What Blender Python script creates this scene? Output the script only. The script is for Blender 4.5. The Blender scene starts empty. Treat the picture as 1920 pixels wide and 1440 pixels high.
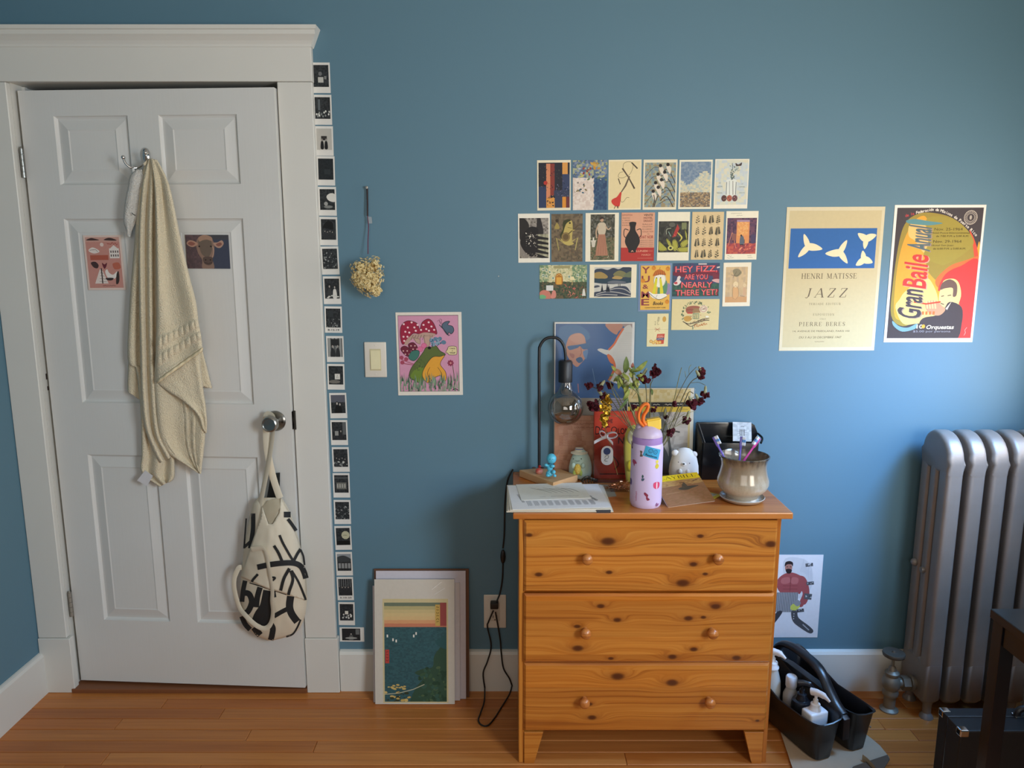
import bpy, bmesh, math, random
from math import sin, cos, pi, radians, sqrt, atan2, exp
from mathutils import Vector, Matrix, Euler
random.seed(7)
SC = bpy.context.scene
COL = SC.collection

# ---------------- camera ----------------
CY, CZ, TH, FPX = -2.44, 1.53, radians(9.9), 1400.0
cd = bpy.data.cameras.new('camera'); cam = bpy.data.objects.new('camera', cd); COL.objects.link(cam)
cam.location = (0, CY, CZ); cam.rotation_euler = (radians(90) - TH, 0, 0)
cd.sensor_fit = 'HORIZONTAL'; cd.sensor_width = 36.0; cd.lens = 36.0 * FPX / 1920.0; cd.clip_start = 0.02
SC.camera = cam

# ---------------- colour management, world ----------------
SC.view_settings.view_transform = 'Standard'; SC.view_settings.look = 'None'
SC.view_settings.gamma = 1.0; SC.view_settings.use_curve_mapping = False
SC.view_settings.exposure = 0.12
SC.cycles.use_denoising = True
SC.cycles.max_bounces = 7; SC.cycles.diffuse_bounces = 4; SC.cycles.transparent_max_bounces = 16
SC.cycles.sample_clamp_indirect = 6.0; SC.cycles.caustics_reflective = False; SC.cycles.caustics_refractive = False
W = bpy.data.worlds.new('world'); SC.world = W; W.use_nodes = True
bg = W.node_tree.nodes['Background']; bg.inputs[0].default_value = (0.62, 0.78, 1.0, 1); bg.inputs[1].default_value = 1.0

def area(name, loc, target, sx, sy, col, power, spread=180):
    l = bpy.data.lights.new(name, 'AREA'); l.shape = 'RECTANGLE'; l.size = sx; l.size_y = sy
    l.color = col; l.energy = power; l.spread = radians(spread)
    o = bpy.data.objects.new(name, l); COL.objects.link(o); o.location = loc
    d = Vector(target) - Vector(loc); o.rotation_euler = d.to_track_quat('-Z', 'Y').to_euler()
    return o
# daylight through the side window near the corner: blue sky falls down into the room, warm light
# from the ground and the houses outside comes up through the same opening
XR = 1.775
area('daylight_sky_down', (XR - 0.03, -0.62, 1.62), (XR - 0.75, 0.0, 0.62), 0.5, 0.30, (0.20, 0.50, 1.0), 8.5, 76)
area('daylight_ground_up', (XR - 0.03, -0.58, 1.40), (XR - 1.3, -0.20, 1.80), 0.8, 0.9, (1.0, 0.90, 0.78), 10, 165)
area('daylight_side_ground', (XR - 0.03, -2.55, 1.45), (-1.3, -0.3, 2.1), 1.1, 1.1, (1.0, 0.88, 0.72), 40, 155)
area('daylight_side_sky', (XR - 0.03, -2.45, 1.75), (-1.3, -0.2, 0.3), 1.1, 0.6, (0.48, 0.74, 1.0), 25, 120)
area('fill_rear', (-0.1, -3.55, 1.6), (0.5, 0, 2.6), 1.6, 1.3, (1.0, 0.92, 0.82), 15, 150)  # general fill added behind the camera; the rear wall has no window

# ---------------- pixel to point ----------------
_c, _s = cos(TH), sin(TH)
def ray(px, py):
    dx = (px - 960.0) / FPX; dy = (720.0 - py) / FPX
    return Vector((dx, _c + dy * _s, -_s + dy * _c))
CAM = Vector((0, CY, CZ))
def onY(px, py, y=0.0):
    d = ray(px, py); return CAM + d * ((y - CY) / d.y)
def onZ(px, py, z=0.0):
    d = ray(px, py); return CAM + d * ((z - CZ) / d.z)
def onX(px, py, x=0.0):
    d = ray(px, py); return CAM + d * (x / d.x)

# ---------------- colours, materials ----------------
def lin(c):
    return c / 12.92 if c <= 0.04045 else ((c + 0.055) / 1.055) ** 2.4
def rgb(h, a=1.0):
    if isinstance(h, (tuple, list)): return (*h[:3], a)
    h = h.lstrip('#'); return tuple(lin(int(h[i:i+2], 16) / 255.0) for i in (0, 2, 4)) + (a,)
class NT:
    def __init__(s, m): s.t = m.node_tree; s.n = s.t.nodes; s.l = s.t.links
    def new(s, ty, **kw):
        n = s.n.new(ty)
        for k, v in kw.items(): setattr(n, k, v)
        return n
    def set(s, n, i, v):
        if isinstance(v, bpy.types.NodeSocket): s.l.new(v, n.inputs[i])
        elif v is not None: n.inputs[i].default_value = v
    def math(s, op, a, b=None, c=None):
        n = s.new('ShaderNodeMath', operation=op); s.set(n, 0, a); s.set(n, 1, b); s.set(n, 2, c); return n.outputs[0]
    def vm(s, op, a, b=None):
        n = s.new('ShaderNodeVectorMath', operation=op); s.set(n, 0, a); s.set(n, 1, b)
        return n.outputs['Value'] if op in ('DOT_PRODUCT', 'LENGTH') else n.outputs[0]
    def noise(s, vec, scale=5, detail=3, rough=0.5, dist=0.0):
        n = s.new('ShaderNodeTexNoise'); s.set(n, 'Vector', vec); n.inputs['Scale'].default_value = scale
        n.inputs['Detail'].default_value = detail; n.inputs['Roughness'].default_value = rough
        n.inputs['Distortion'].default_value = dist; return n.outputs['Fac']
    def mix(s, f, a, b, mode='MIX'):
        n = s.new('ShaderNodeMix', data_type='RGBA', blend_type=mode)
        s.set(n, 0, f); s.set(n, 6, a); s.set(n, 7, b); return n.outputs[2]
    def ramp(s, f, stops):
        n = s.new('ShaderNodeValToRGB'); s.set(n, 0, f); e = n.color_ramp.elements
        while len(e) < len(stops): e.new(0.5)
        for el, (p, c) in zip(e, stops): el.position = p; el.color = rgb(c)
        return n.outputs[0]
    def bump(s, h, strength=0.2, dist=0.002):
        n = s.new('ShaderNodeBump'); n.inputs['Strength'].default_value = strength; n.inputs['Distance'].default_value = dist
        s.set(n, 'Height', h); return n.outputs[0]
    def coord(s, k='Object'): return s.new('ShaderNodeTexCoord').outputs[k]
def newmat(name):
    m = bpy.data.materials.new(name); m.use_nodes = True; t = NT(m); return m, t, t.n['Principled BSDF']
_mc = {}
def pm(name, col, rough=0.5, metal=0.0, var=0.06, scale=25, bump=0.0, bscale=200, bdist=0.001, spec=0.5, trans=0.0, alpha=1.0, sheen=0.0, coat=0.0):
    if name in _mc: return _mc[name]
    m, t, b = newmat(name); v = t.coord()
    n = t.noise(v, scale, 3)
    f = t.math('MULTIPLY_ADD', n, 2 * var, 1 - var)
    cm = t.vm('SCALE', None); vn = t.n[-1]; vn.inputs[0].default_value = rgb(col)[:3]; t.set(vn, 3, f)
    t.l.new(vn.outputs[0], b.inputs['Base Color'])
    b.inputs['Roughness'].default_value = rough; b.inputs['Metallic'].default_value = metal
    b.inputs['Specular IOR Level'].default_value = spec
    b.inputs['Transmission Weight'].default_value = trans; b.inputs['Alpha'].default_value = alpha
    b.inputs['Sheen Weight'].default_value = sheen; b.inputs['Coat Weight'].default_value = coat
    if bump: t.l.new(t.bump(t.noise(v, bscale, 2), bump, bdist), b.inputs['Normal'])
    _mc[name] = m; return m

# ---------------- objects ----------------
def props(o, label=None, cat=None, group=None, kind=None):
    if label: o['label'] = label
    if cat: o['category'] = cat
    if group: o['group'] = group
    if kind: o['kind'] = kind
    return o
def thing(name, label, cat, loc=(0, 0, 0), rotz=0, group=None, rot=None):
    o = bpy.data.objects.new(name, None); COL.objects.link(o); o.empty_display_size = 0.05
    o.location = loc; o.rotation_euler = rot if rot else (0, 0, rotz)
    return props(o, label, cat, group)
def link_mesh(name, me, mat, parent=None, smooth=False, angle=None):
    o = bpy.data.objects.new(name, me); COL.objects.link(o)
    if mat is not None:
        for m in (mat if isinstance(mat, (list, tuple)) else [mat]): me.materials.append(m)
    if smooth:
        me.polygons.foreach_set('use_smooth', [True] * len(me.polygons))
        if angle: me.set_sharp_from_angle(angle=radians(angle))
    if parent is not None: o.parent = parent
    return o
class MB:
    """mesh builder; with world=True parts are written in world space and stored relative to the parent"""
    def __init__(s): s.b = bmesh.new()
    def box(s, x0, x1, y0, y1, z0, z1, bev=0, seg=2, mi=0):
        vs = [s.b.verts.new((x, y, z)) for x in (x0, x1) for y in (y0, y1) for z in (z0, z1)]
        F = [(0, 1, 3, 2), (4, 6, 7, 5), (0, 4, 5, 1), (2, 3, 7, 6), (0, 2, 6, 4), (1, 5, 7, 3)]
        fs = [s.b.faces.new([vs[i] for i in f]) for f in F]
        for f in fs: f.material_index = mi
        if bev:
            es = list({e for f in fs for e in f.edges})
            bmesh.ops.bevel(s.b, geom=es, offset=bev, segments=seg, profile=0.6, affect='EDGES')
        return s
    def hexa(s, p, bev=0, seg=1):
        """8 points: bottom 4 then top 4, both counter-clockwise from above"""
        vs = [s.b.verts.new(v) for v in p]
        fs = [s.b.faces.new([vs[i] for i in f]) for f in [(3, 2, 1, 0), (4, 5, 6, 7), (0, 1, 5, 4), (1, 2, 6, 5), (2, 3, 7, 6), (3, 0, 4, 7)]]
        if bev: bmesh.ops.bevel(s.b, geom=list({e for f in fs for e in f.edges}), offset=bev, segments=seg, affect='EDGES')
        return s
    def prism(s, poly, axis, a, b, bev=0, seg=1):
        """2D polygon extruded from a to b along axis; poly gives the other two coordinates in xyz order"""
        def P(u, v, w): return {'x': (w, u, v), 'y': (u, w, v), 'z': (u, v, w)}[axis]
        A = [s.b.verts.new(P(u, v, a)) for u, v in poly]; B = [s.b.verts.new(P(u, v, b)) for u, v in poly]
        n = len(poly); fs = [s.b.faces.new(A), s.b.faces.new(B[::-1])]
        for i in range(n): fs.append(s.b.faces.new((A[i], B[i], B[(i + 1) % n], A[(i + 1) % n])))
        if bev:
            es = list(fs[0].edges) + list(fs[1].edges)
            bmesh.ops.bevel(s.b, geom=es, offset=bev, segments=seg, profile=0.6, affect='EDGES')
        return s
    def lathe(s, prof, c=(0, 0, 0), seg=32, axis='z', cap=True, sx=1, sy=1):
        c = Vector(c); rings = []
        for r, h in prof:
            ring = []
            for k in range(seg):
                a = 2 * pi * k / seg; u, v = r * cos(a) * sx, r * sin(a) * sy
                p = {'z': (u, v, h), 'y': (u, h, v), 'x': (h, u, v)}[axis]
                ring.append(s.b.verts.new(c + Vector(p)))
            rings.append(ring)
        for A, B in zip(rings, rings[1:]):
            for k in range(seg): s.b.faces.new((A[k], A[(k + 1) % seg], B[(k + 1) % seg], B[k]))
        if cap:
            if prof[0][0] > 1e-5: s.b.faces.new(rings[0][::-1])
            if prof[-1][0] > 1e-5: s.b.faces.new(rings[-1])
        return s
    def tube(s, pts, r, seg=10, cap=True, flat=1.0):
        pts = [Vector(p) for p in pts]; n = len(pts); R = r if isinstance(r, (list, tuple)) else [r] * n
        up = None; rings = []
        for i, p in enumerate(pts):
            t = (pts[min(i + 1, n - 1)] - pts[max(i - 1, 0)])
            if t.length < 1e-9: t = Vector((0, 0, 1))
            t.normalize()
            if up is None:
                up = Vector((0, 1, 0)) if abs(t.y) < 0.9 else Vector((1, 0, 0))
            up = (up - t * up.dot(t))
            if up.length < 1e-6: up = t.orthogonal()
            up.normalize(); side = t.cross(up)
            rings.append([s.b.verts.new(p + side * (R[i] * cos(2 * pi * k / seg)) + up * (R[i] * flat * sin(2 * pi * k / seg))) for k in range(seg)])
        for A, B in zip(rings, rings[1:]):
            for k in range(seg): s.b.faces.new((A[k], A[(k + 1) % seg], B[(k + 1) % seg], B[k]))
        if cap: s.b.faces.new(rings[0][::-1]); s.b.faces.new(rings[-1])
        return s
    def ball(s, c, r, seg=16, rings=10, scale=(1, 1, 1), rot=None):
        M = Matrix.Translation(c) @ (rot.to_matrix().to_4x4() if rot else Matrix()) @ Matrix.Diagonal((*[r * k for k in scale], 1))
        bmesh.ops.create_uvsphere(s.b, u_segments=seg, v_segments=rings, radius=1, matrix=M); return s
    def grid(s, f, nu, nv, close_u=False):
        V = [[s.b.verts.new(f(i / nu, j / nv)) for i in range(nu + (0 if close_u else 1))] for j in range(nv + 1)]
        m = len(V[0])
        for j in range(nv):
            for i in range(nu):
                s.b.faces.new((V[j][i], V[j][(i + 1) % m], V[j + 1][(i + 1) % m], V[j + 1][i]))
        return s
    def poly(s, pts):
        s.b.faces.new([s.b.verts.new(p) for p in pts]); return s
    def build(s, name, mat, parent=None, smooth=False, angle=35, world=True, fix=True, solid=0, sub=0):
        if fix: bmesh.ops.recalc_face_normals(s.b, faces=s.b.faces)
        me = bpy.data.meshes.new(name); s.b.to_mesh(me); s.b.free()
        if parent is not None and world: me.transform(Matrix.Translation(-root_loc(parent)))
        o = link_mesh(name, me, mat, parent, smooth, angle)
        if solid:
            m = o.modifiers.new('solid', 'SOLIDIFY'); m.thickness = solid; m.offset = 0
        if sub:
            m = o.modifiers.new('sub', 'SUBSURF'); m.levels = sub; m.render_levels = sub
        return o
def root_loc(o):
    v = Vector(o.location)
    while o.parent: o = o.parent; v = v + Vector(o.location)
    return v
def smoothpts(pts, n=8):
    """Catmull-Rom through points"""
    P = [Vector(p) for p in pts]; P = [P[0]] + P + [P[-1]]; out = []
    for i in range(1, len(P) - 2):
        for k in range(n):
            t = k / n; a, b, c, d = P[i - 1], P[i], P[i + 1], P[i + 2]
            out.append(0.5 * ((2 * b) + (c - a) * t + (2 * a - 5 * b + 4 * c - d) * t * t + (3 * b - a - 3 * c + d) * t ** 3))
    out.append(P[-2]); return out
def copy_tree(o, parent=None):
    c = o.copy(); COL.objects.link(c)
    if parent is not None: c.parent = parent
    for ch in [x for x in bpy.data.objects if x.parent == o]: copy_tree(ch, c)
    return c

# ---------------- flat prints (ink as thin polygons on paper) ----------------
def printmat():
    m, t, b = newmat('printed_paper'); a = t.new('ShaderNodeVertexColor', layer_name='Col')
    n = t.noise(t.coord(), 90, 3); f = t.math('MULTIPLY_ADD', n, 0.10, 0.95)
    vn = t.new('ShaderNodeVectorMath', operation='SCALE'); t.l.new(a.outputs[0], vn.inputs[0]); t.set(vn, 3, f)
    t.l.new(vn.outputs[0], b.inputs['Base Color']); b.inputs['Roughness'].default_value = 0.55
    b.inputs['Specular IOR Level'].default_value = 0.25; return m
PRINT = printmat()
_tc = {}
def text_polys(s, bold=0.0):
    k = (s, bold)
    if k in _tc: return _tc[k]
    c = bpy.data.curves.new('lettering', 'FONT'); c.body = s; c.resolution_u = 3; c.offset = min(bold, .018)
    o = bpy.data.objects.new('lettering', c); me = o.to_mesh()
    V = [(v.co.x, v.co.y) for v in me.vertices]; F = [tuple(p.vertices) for p in me.polygons]
    o.to_mesh_clear(); bpy.data.objects.remove(o); bpy.data.curves.remove(c)
    _tc[k] = (V, F); return V, F
# a roman letter set with thick and thin strokes: stem lists on a 0..1 cell (x right, y up), width factor
_T, _H = 0.13, 0.045
SER = {
 'A': (0.9, [((0.05, 0), (0.45, 1), _H), ((0.45, 1), (0.86, 0), _T), ((0.2, 0.36), (0.72, 0.36), _H), ((-.04, .02), (.2, .02), _H), ((.7, .02), (1.0, .02), _H)]),
 'B': (0.75, [((.15, 0), (.15, 1), _T), ((0, .98), (.45, .98), _H), ((0, .02), (.48, .02), _H), ((.15, .53), (.48, .53), _H), ((.45, .98), (.6, .9), .08), ((.6, .9), (.6, .63), _T), ((.6, .63), (.46, .53), .07), ((.48, .53), (.66, .42), .07), ((.66, .42), (.66, .14), _T), ((.66, .14), (.48, .02), .07)]),
 'C': (0.85, [((.75, .75), (.6, .94), .05), ((.6, .97), (.35, .97), .06), ((.35, .96), (.12, .7), .1), ((.12, .7), (.12, .3), _T), ((.12, .3), (.35, .04), .1), ((.35, .03), (.6, .03), .06), ((.6, .04), (.78, .25), .05), ((.76, .7), (.76, .98), .05)]),
 'D': (0.9, [((.15, 0), (.15, 1), _T), ((0, .98), (.45, .98), _H), ((0, .02), (.45, .02), _H), ((.45, .98), (.7, .8), .08), ((.74, .8), (.74, .2), _T), ((.7, .2), (.45, .02), .08)]),
 'E': (0.72, [((.15, 0), (.15, 1), _T), ((0, .98), (.62, .98), _H), ((0, .02), (.66, .02), _H), ((.15, .52), (.5, .52), _H), ((.62, 1), (.62, .76), .05), ((.66, 0), (.66, .26), .05), ((.5, .42), (.5, .62), .04)]),
 'F': (0.68, [((.15, 0), (.15, 1), _T), ((0, .98), (.62, .98), _H), ((0, .02), (.32, .02), _H), ((.15, .52), (.5, .52), _H), ((.62, 1), (.62, .76), .05), ((.5, .42), (.5, .62), .04)]),
 'G': (0.9, [((.75, .75), (.6, .94), .05), ((.6, .97), (.35, .97), .06), ((.35, .96), (.12, .7), .1), ((.12, .7), (.12, .3), _T), ((.12, .3), (.35, .04), .1), ((.35, .03), (.7, .03), .06), ((.7, .0), (.7, .42), _T), ((.55, .42), (.85, .42), _H)]),
 'H': (0.92, [((.15, 0), (.15, 1), _T), ((.75, 0), (.75, 1), _T), ((.15, .52), (.75, .52), _H), ((0, .98), (.3, .98), _H), ((0, .02), (.3, .02), _H), ((.6, .98), (.9, .98), _H), ((.6, .02), (.9, .02), _H)]),
 'I': (0.42, [((.18, 0), (.18, 1), _T), ((0, .98), (.36, .98), _H), ((0, .02), (.36, .02), _H)]),
 'J': (0.55, [((.34, .1), (.34, 1), _T), ((.18, .98), (.5, .98), _H), ((.34, .14), (.2, -.06), .08), ((.2, -.06), (.02, .0), .06)]),
 'L': (0.7, [((.15, 0), (.15, 1), _T), ((0, .98), (.32, .98), _H), ((0, .02), (.62, .02), _H), ((.62, 0), (.62, .28), .05)]),
 'M': (1.1, [((.12, 0), (.16, 1), _H), ((.16, 1), (.5, .1), _T), ((.5, .1), (.86, 1), _H), ((.88, 0), (.88, 1), _T), ((0, .02), (.26, .02), _H), ((.74, .02), (1.02, .02), _H), ((0, .98), (.2, .98), _H), ((.84, .98), (1.02, .98), _H)]),
 'N': (0.95, [((.13, 0), (.13, 1), _H), ((.13, 1), (.77, 0), _T), ((.77, 0), (.77, 1), _H), ((0, .02), (.28, .02), _H), ((0, .98), (.2, .98), _H), ((.62, .98), (.92, .98), _H)]),
 'O': (0.95, [((.35, .97), (.12, .7), .1), ((.12, .7), (.12, .3), _T), ((.12, .3), (.35, .03), .1), ((.35, .03), (.55, .03), .05), ((.55, .03), (.78, .3), .1), ((.78, .3), (.78, .7), _T), ((.78, .7), (.55, .97), .1), ((.55, .97), (.35, .97), .05)]),
 'P': (0.74, [((.15, 0), (.15, 1), _T), ((0, .98), (.45, .98), _H), ((0, .02), (.32, .02), _H), ((.15, .46), (.46, .46), _H), ((.45, .98), (.63, .88), .08), ((.63, .88), (.63, .58), _T), ((.63, .58), (.46, .46), .07)]),
 'R': (0.86, [((.15, 0), (.15, 1), _T), ((0, .98), (.45, .98), _H), ((0, .02), (.32, .02), _H), ((.15, .5), (.46, .5), _H), ((.45, .98), (.62, .88), .08), ((.62, .88), (.62, .62), _T), ((.62, .62), (.46, .5), .07), ((.42, .5), (.76, .0), _T), ((.7, .02), (.88, .02), _H)]),
 'S': (0.68, [((.58, .76), (.52, .94), .05), ((.52, .97), (.28, .97), .06), ((.28, .97), (.1, .78), .1), ((.1, .76), (.22, .58), .12), ((.2, .6), (.5, .42), .14), ((.5, .44), (.6, .26), .12), ((.6, .24), (.42, .03), .1), ((.42, .03), (.15, .03), .06), ((.12, .04), (.06, .28), .05), ((.6, .72), (.6, .98), .04)]),
 'T': (0.82, [((.4, 0), (.4, 1), _T), ((.02, .98), (.78, .98), _H), ((.02, 1), (.02, .76), .05), ((.78, 1), (.78, .76), .05), ((.24, .02), (.56, .02), _H)]),
 'U': (0.9, [((.15, 1), (.15, .25), _T), ((.15, .27), (.35, .02), .1), ((.35, .02), (.55, .02), .06), ((.55, .02), (.74, .25), .06), ((.75, .25), (.75, 1), _H), ((0, .98), (.3, .98), _H), ((.6, .98), (.9, .98), _H)]),
 'V': (0.9, [((.1, 1), (.45, 0), _T), ((.45, 0), (.8, 1), _H), ((0, .98), (.26, .98), _H), ((.66, .98), (.94, .98), _H)]),
 'X': (0.9, [((.1, 1), (.78, 0), _T), ((.1, 0), (.76, 1), _H), ((0, .98), (.26, .98), _H), ((.62, .98), (.9, .98), _H), ((0, .02), (.24, .02), _H), ((.62, .02), (.94, .02), _H)]),
 'Y': (0.88, [((.08, 1), (.43, .48), _T), ((.43, .48), (.78, 1), _H), ((.43, .5), (.43, 0), _T), ((-.02, .98), (.24, .98), _H), ((.64, .98), (.9, .98), _H), ((.27, .02), (.6, .02), _H)]),
 'Z': (0.8, [((.08, .98), (.68, .98), _H), ((.66, .98), (.1, .02), _T), ((.06, .02), (.7, .02), _H), ((.08, 1), (.08, .78), .05), ((.7, 0), (.7, .26), .05)]),
 ' ': (0.5, []), '.': (0.3, [((.1, 0), (.1, .12), .12)]), ',': (0.3, [((.1, .1), (.04, -.12), .08)]), '-': (0.5, [((.05, .4), (.4, .4), .06)]),
}
class Art:
    """a print of w x h metres; drawing units run 0..100 across and 0..100 down"""
    def __init__(s, w, h, paper='#efe6d2', seed=1):
        s.w, s.h = w, h; s.F = []; s.r = random.Random(seed); s.clip = (0, 0, 100, 100); s.paper = paper; s.lay = 0
    def m(s, p): return (p[0] / 100 * s.w, -p[1] / 100 * s.h)
    def add(s, pts, col, newlayer=True):
        if s.clip:
            x0, y0, x1, y1 = s.clip
            for ax, lim, sg in ((0, x0, 1), (0, x1, -1), (1, y0, 1), (1, y1, -1)):
                out = []
                for i in range(len(pts)):
                    a, b = pts[i - 1], pts[i]; da, db = (a[ax] - lim) * sg, (b[ax] - lim) * sg
                    if (da >= 0) != (db >= 0):
                        t = da / (da - db); out.append((a[0] + (b[0] - a[0]) * t, a[1] + (b[1] - a[1]) * t))
                    if db >= 0: out.append(b)
                pts = out
                if len(pts) < 3: return
        if newlayer: s.lay += 1
        s.F.append(([s.m(p) for p in pts], col, s.lay))
    def rect(s, x0, y0, x1, y1, col): s.add([(x0, y0), (x1, y0), (x1, y1), (x0, y1)], col)
    def poly(s, pts, col): s.add(list(pts), col)
    def blob(s, pts, col, n=5):
        P = [Vector((*p, 0)) for p in pts]; N = len(P); out = []
        for i in range(N):
            a, b, c, d = P[i - 1], P[i], P[(i + 1) % N], P[(i + 2) % N]
            for k in range(n):
                t = k / n
                q = 0.5 * ((2 * b) + (c - a) * t + (2 * a - 5 * b + 4 * c - d) * t * t + (3 * b - a - 3 * c + d) * t ** 3)
                out.append((q.x, q.y))
        s.add(out, col); return out
    def ell(s, cx, cy, rx, ry=None, col='#000000', rot=0, n=16):
        asp = s.w / s.h; ry = ry if ry is not None else rx * asp; ca, sa = cos(radians(rot)), sin(radians(rot)); out = []
        for k in range(n):
            a = 2 * pi * k / n; u, v = rx * cos(a), ry * sin(a) / asp
            out.append((cx + u * ca - v * sa, cy + (u * sa + v * ca) * asp))
        s.add(out, col)
    def line(s, pts, wd, col, smooth=False, newlayer=True):
        """wd in drawing units of width; a list tapers"""
        if smooth: pts = [(v.x, v.y) for v in smoothpts([(*p, 0) for p in pts], 6)]
        n = len(pts); asp = s.h / s.w; P = [(p[0], p[1] * asp) for p in pts]; L, R = [], []
        for i in range(n):
            a, b = P[max(i - 1, 0)], P[min(i + 1, n - 1)]; dx, dy = b[0] - a[0], b[1] - a[1]; q = sqrt(dx * dx + dy * dy) or 1
            t = (i / (n - 1)) if n > 1 else 0
            ww = wd if not isinstance(wd, (list, tuple)) else wd[min(int(t * (len(wd) - 1)), len(wd) - 2)] + (wd[min(int(t * (len(wd) - 1)) + 1, len(wd) - 1)] - wd[min(int(t * (len(wd) - 1)), len(wd) - 2)]) * (t * (len(wd) - 1) - min(int(t * (len(wd) - 1)), len(wd) - 2))
            nx, ny = -dy / q * ww / 2, dx / q * ww / 2
            L.append((P[i][0] + nx, (P[i][1] + ny) / asp)); R.append((P[i][0] - nx, (P[i][1] - ny) / asp))
        if newlayer: s.lay += 1
        for i in range(n - 1): s.add([L[i], L[i + 1], R[i + 1], R[i]], col, False)
    def outline(s, pts, wd, col): s.line(list(pts) + [pts[0]], wd, col)
    def text(s, t, x, y, h, col, width=None, rot=0, align='c', shear=0.0, bold=0.0, serif=False, track=0.0):
        """cap height h in units of height; x, y = centre (or left) of the line"""
        if serif:
            V, F = [], []; cx = 0
            for ch in t:
                wf, st = SER.get(ch, SER[' '])
                for (a, b, wdt) in st:
                    dx, dy = b[0] - a[0], b[1] - a[1]; q = sqrt(dx * dx + dy * dy) or 1; nx, ny = -dy / q * wdt / 2, dx / q * wdt / 2
                    k = len(V); V += [(cx + a[0] + nx, a[1] + ny), (cx + b[0] + nx, b[1] + ny), (cx + b[0] - nx, b[1] - ny), (cx + a[0] - nx, a[1] - ny)]; F.append((k, k + 1, k + 2, k + 3))
                cx += wf + 0.12 + track
            cap = 1.0
        else:
            V, F = text_polys(t, bold); cap = 0.73
        if not V: return
        x0, x1 = min(v[0] for v in V), max(v[0] for v in V)
        sy = h / 100 * s.h / cap; sx = sy
        if width: sx = (width / 100 * s.w) / max(x1 - x0, 1e-6)
        off = {'c': (x0 + x1) / 2, 'l': x0, 'r': x1}[align]; ca, sa = cos(radians(rot)), sin(radians(rot))
        X, Y = x / 100 * s.w, -y / 100 * s.h; s.lay += 1
        for f in F:
            pts = []
            for i in f:
                u = (V[i][0] - off) * sx; v = (V[i][1] - cap / 2) * sy; u += v * shear
                pts.append((X + u * ca - v * sa, Y + u * sa + v * ca))
            s.F.append((pts, col, s.lay))
    def mosaic(s, x0, y0, x1, y1, nx, ny, fn, jit=0.35):
        """painterly surface: fn(u, v, rnd) -> colour on a jittered grid"""
        s.lay += 1; r = s.r; nx *= 2; ny *= 2
        G = [[(x0 + (x1 - x0) * (i + (r.uniform(-jit, jit) if 0 < i < nx else 0)) / nx, y0 + (y1 - y0) * (j + (r.uniform(-jit, jit) if 0 < j < ny else 0)) / ny) for i in range(nx + 1)] for j in range(ny + 1)]
        for j in range(ny):
            for i in range(nx):
                c = fn((i + .5) / nx, (j + .5) / ny, r)
                if c: s.add([G[j][i], G[j][i + 1], G[j + 1][i + 1], G[j + 1][i]], c, False)
    def dabs(s, n, x0, y0, x1, y1, cols, size=3, asp=2.5, ang=None):
        for _ in range(n):
            x, y = s.r.uniform(x0, x1), s.r.uniform(y0, y1); z = size * s.r.uniform(.5, 1.3)
            s.ell(x, y, z, z / asp, s.r.choice(cols), s.r.uniform(0, 180) if ang is None else ang + s.r.uniform(-15, 15), 6)
    def scribble(s, x, y, w, n, col, wd=0.5, hgt=2.0):
        pts = [(x + w * i / n, y + s.r.uniform(-hgt, hgt) / 2) for i in range(n + 1)]
        s.line(pts, wd, col)
    def mesh(s, name, thick=0.0006, step=None):
        V, Fc, C = [], [], []
        step = step or min(8e-6, 0.0016 / max(s.lay, 1)); hw, hh = s.w / 2, s.h / 2
        def q(pts, col):
            k = len(V); V.extend(pts); Fc.append(tuple(range(k, k + len(pts)))); C.append(rgb(col))
        # paper slab with its front at y=-thick
        a = [(-hw, hh), (hw, hh), (hw, -hh), (-hw, -hh)]
        q([(x, -thick, z) for x, z in reversed(a)], s.paper); q([(x, 0, z) for x, z in a], s.paper)
        for i in range(4):
            p, r2 = a[i], a[(i + 1) % 4]; q([(p[0], -thick, p[1]), (r2[0], -thick, r2[1]), (r2[0], 0, r2[1]), (p[0], 0, p[1])], s.paper)
        for pts, col, lay in s.F:
            y = -thick - step * (lay + 1)
            ar = sum(pts[i - 1][0] * pts[i][1] - pts[i][0] * pts[i - 1][1] for i in range(len(pts)))
            P = [(x - hw, y, z + hh) for x, z in (pts if ar > 0 else pts[::-1])]
            q(P, col)
        me = bpy.data.meshes.new(name); me.from_pydata(V, [], Fc)
        at = me.color_attributes.new('Col', 'FLOAT_COLOR', 'CORNER'); buf = []
        for f, c in zip(Fc, C): buf.extend(c * len(f))
        at.data.foreach_set('color', buf)
        return me
    def place(s, name, label, cat, loc, rot=(0, 0, 0), group=None, parent=None, thick=0.0006, mat=None, extra=None):
        me = s.mesh(name, thick); o = link_mesh(name, me, mat or PRINT, parent); o.location = loc; o.rotation_euler = rot
        return props(o, label, cat, group) if label or cat else o
def wallquad(tl, tr, br, bl, y=-0.0006):
    """centre, width, height, in-plane tilt of a rectangle on the back wall from its four corners"""
    a, b, c, d = (onY(*p, y) for p in (tl, tr, br, bl))
    ctr = (a + b + c + d) / 4; w = ((b - a).length + (c - d).length) / 2; h = ((a - d).length + (b - c).length) / 2
    e1 = (b - a) + (c - d); e2 = (a - d) + (b - c)
    t = (atan2(e1.z, e1.x) + atan2(-e2.x, e2.z)) / 2
    return ctr, w, h, t
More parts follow.
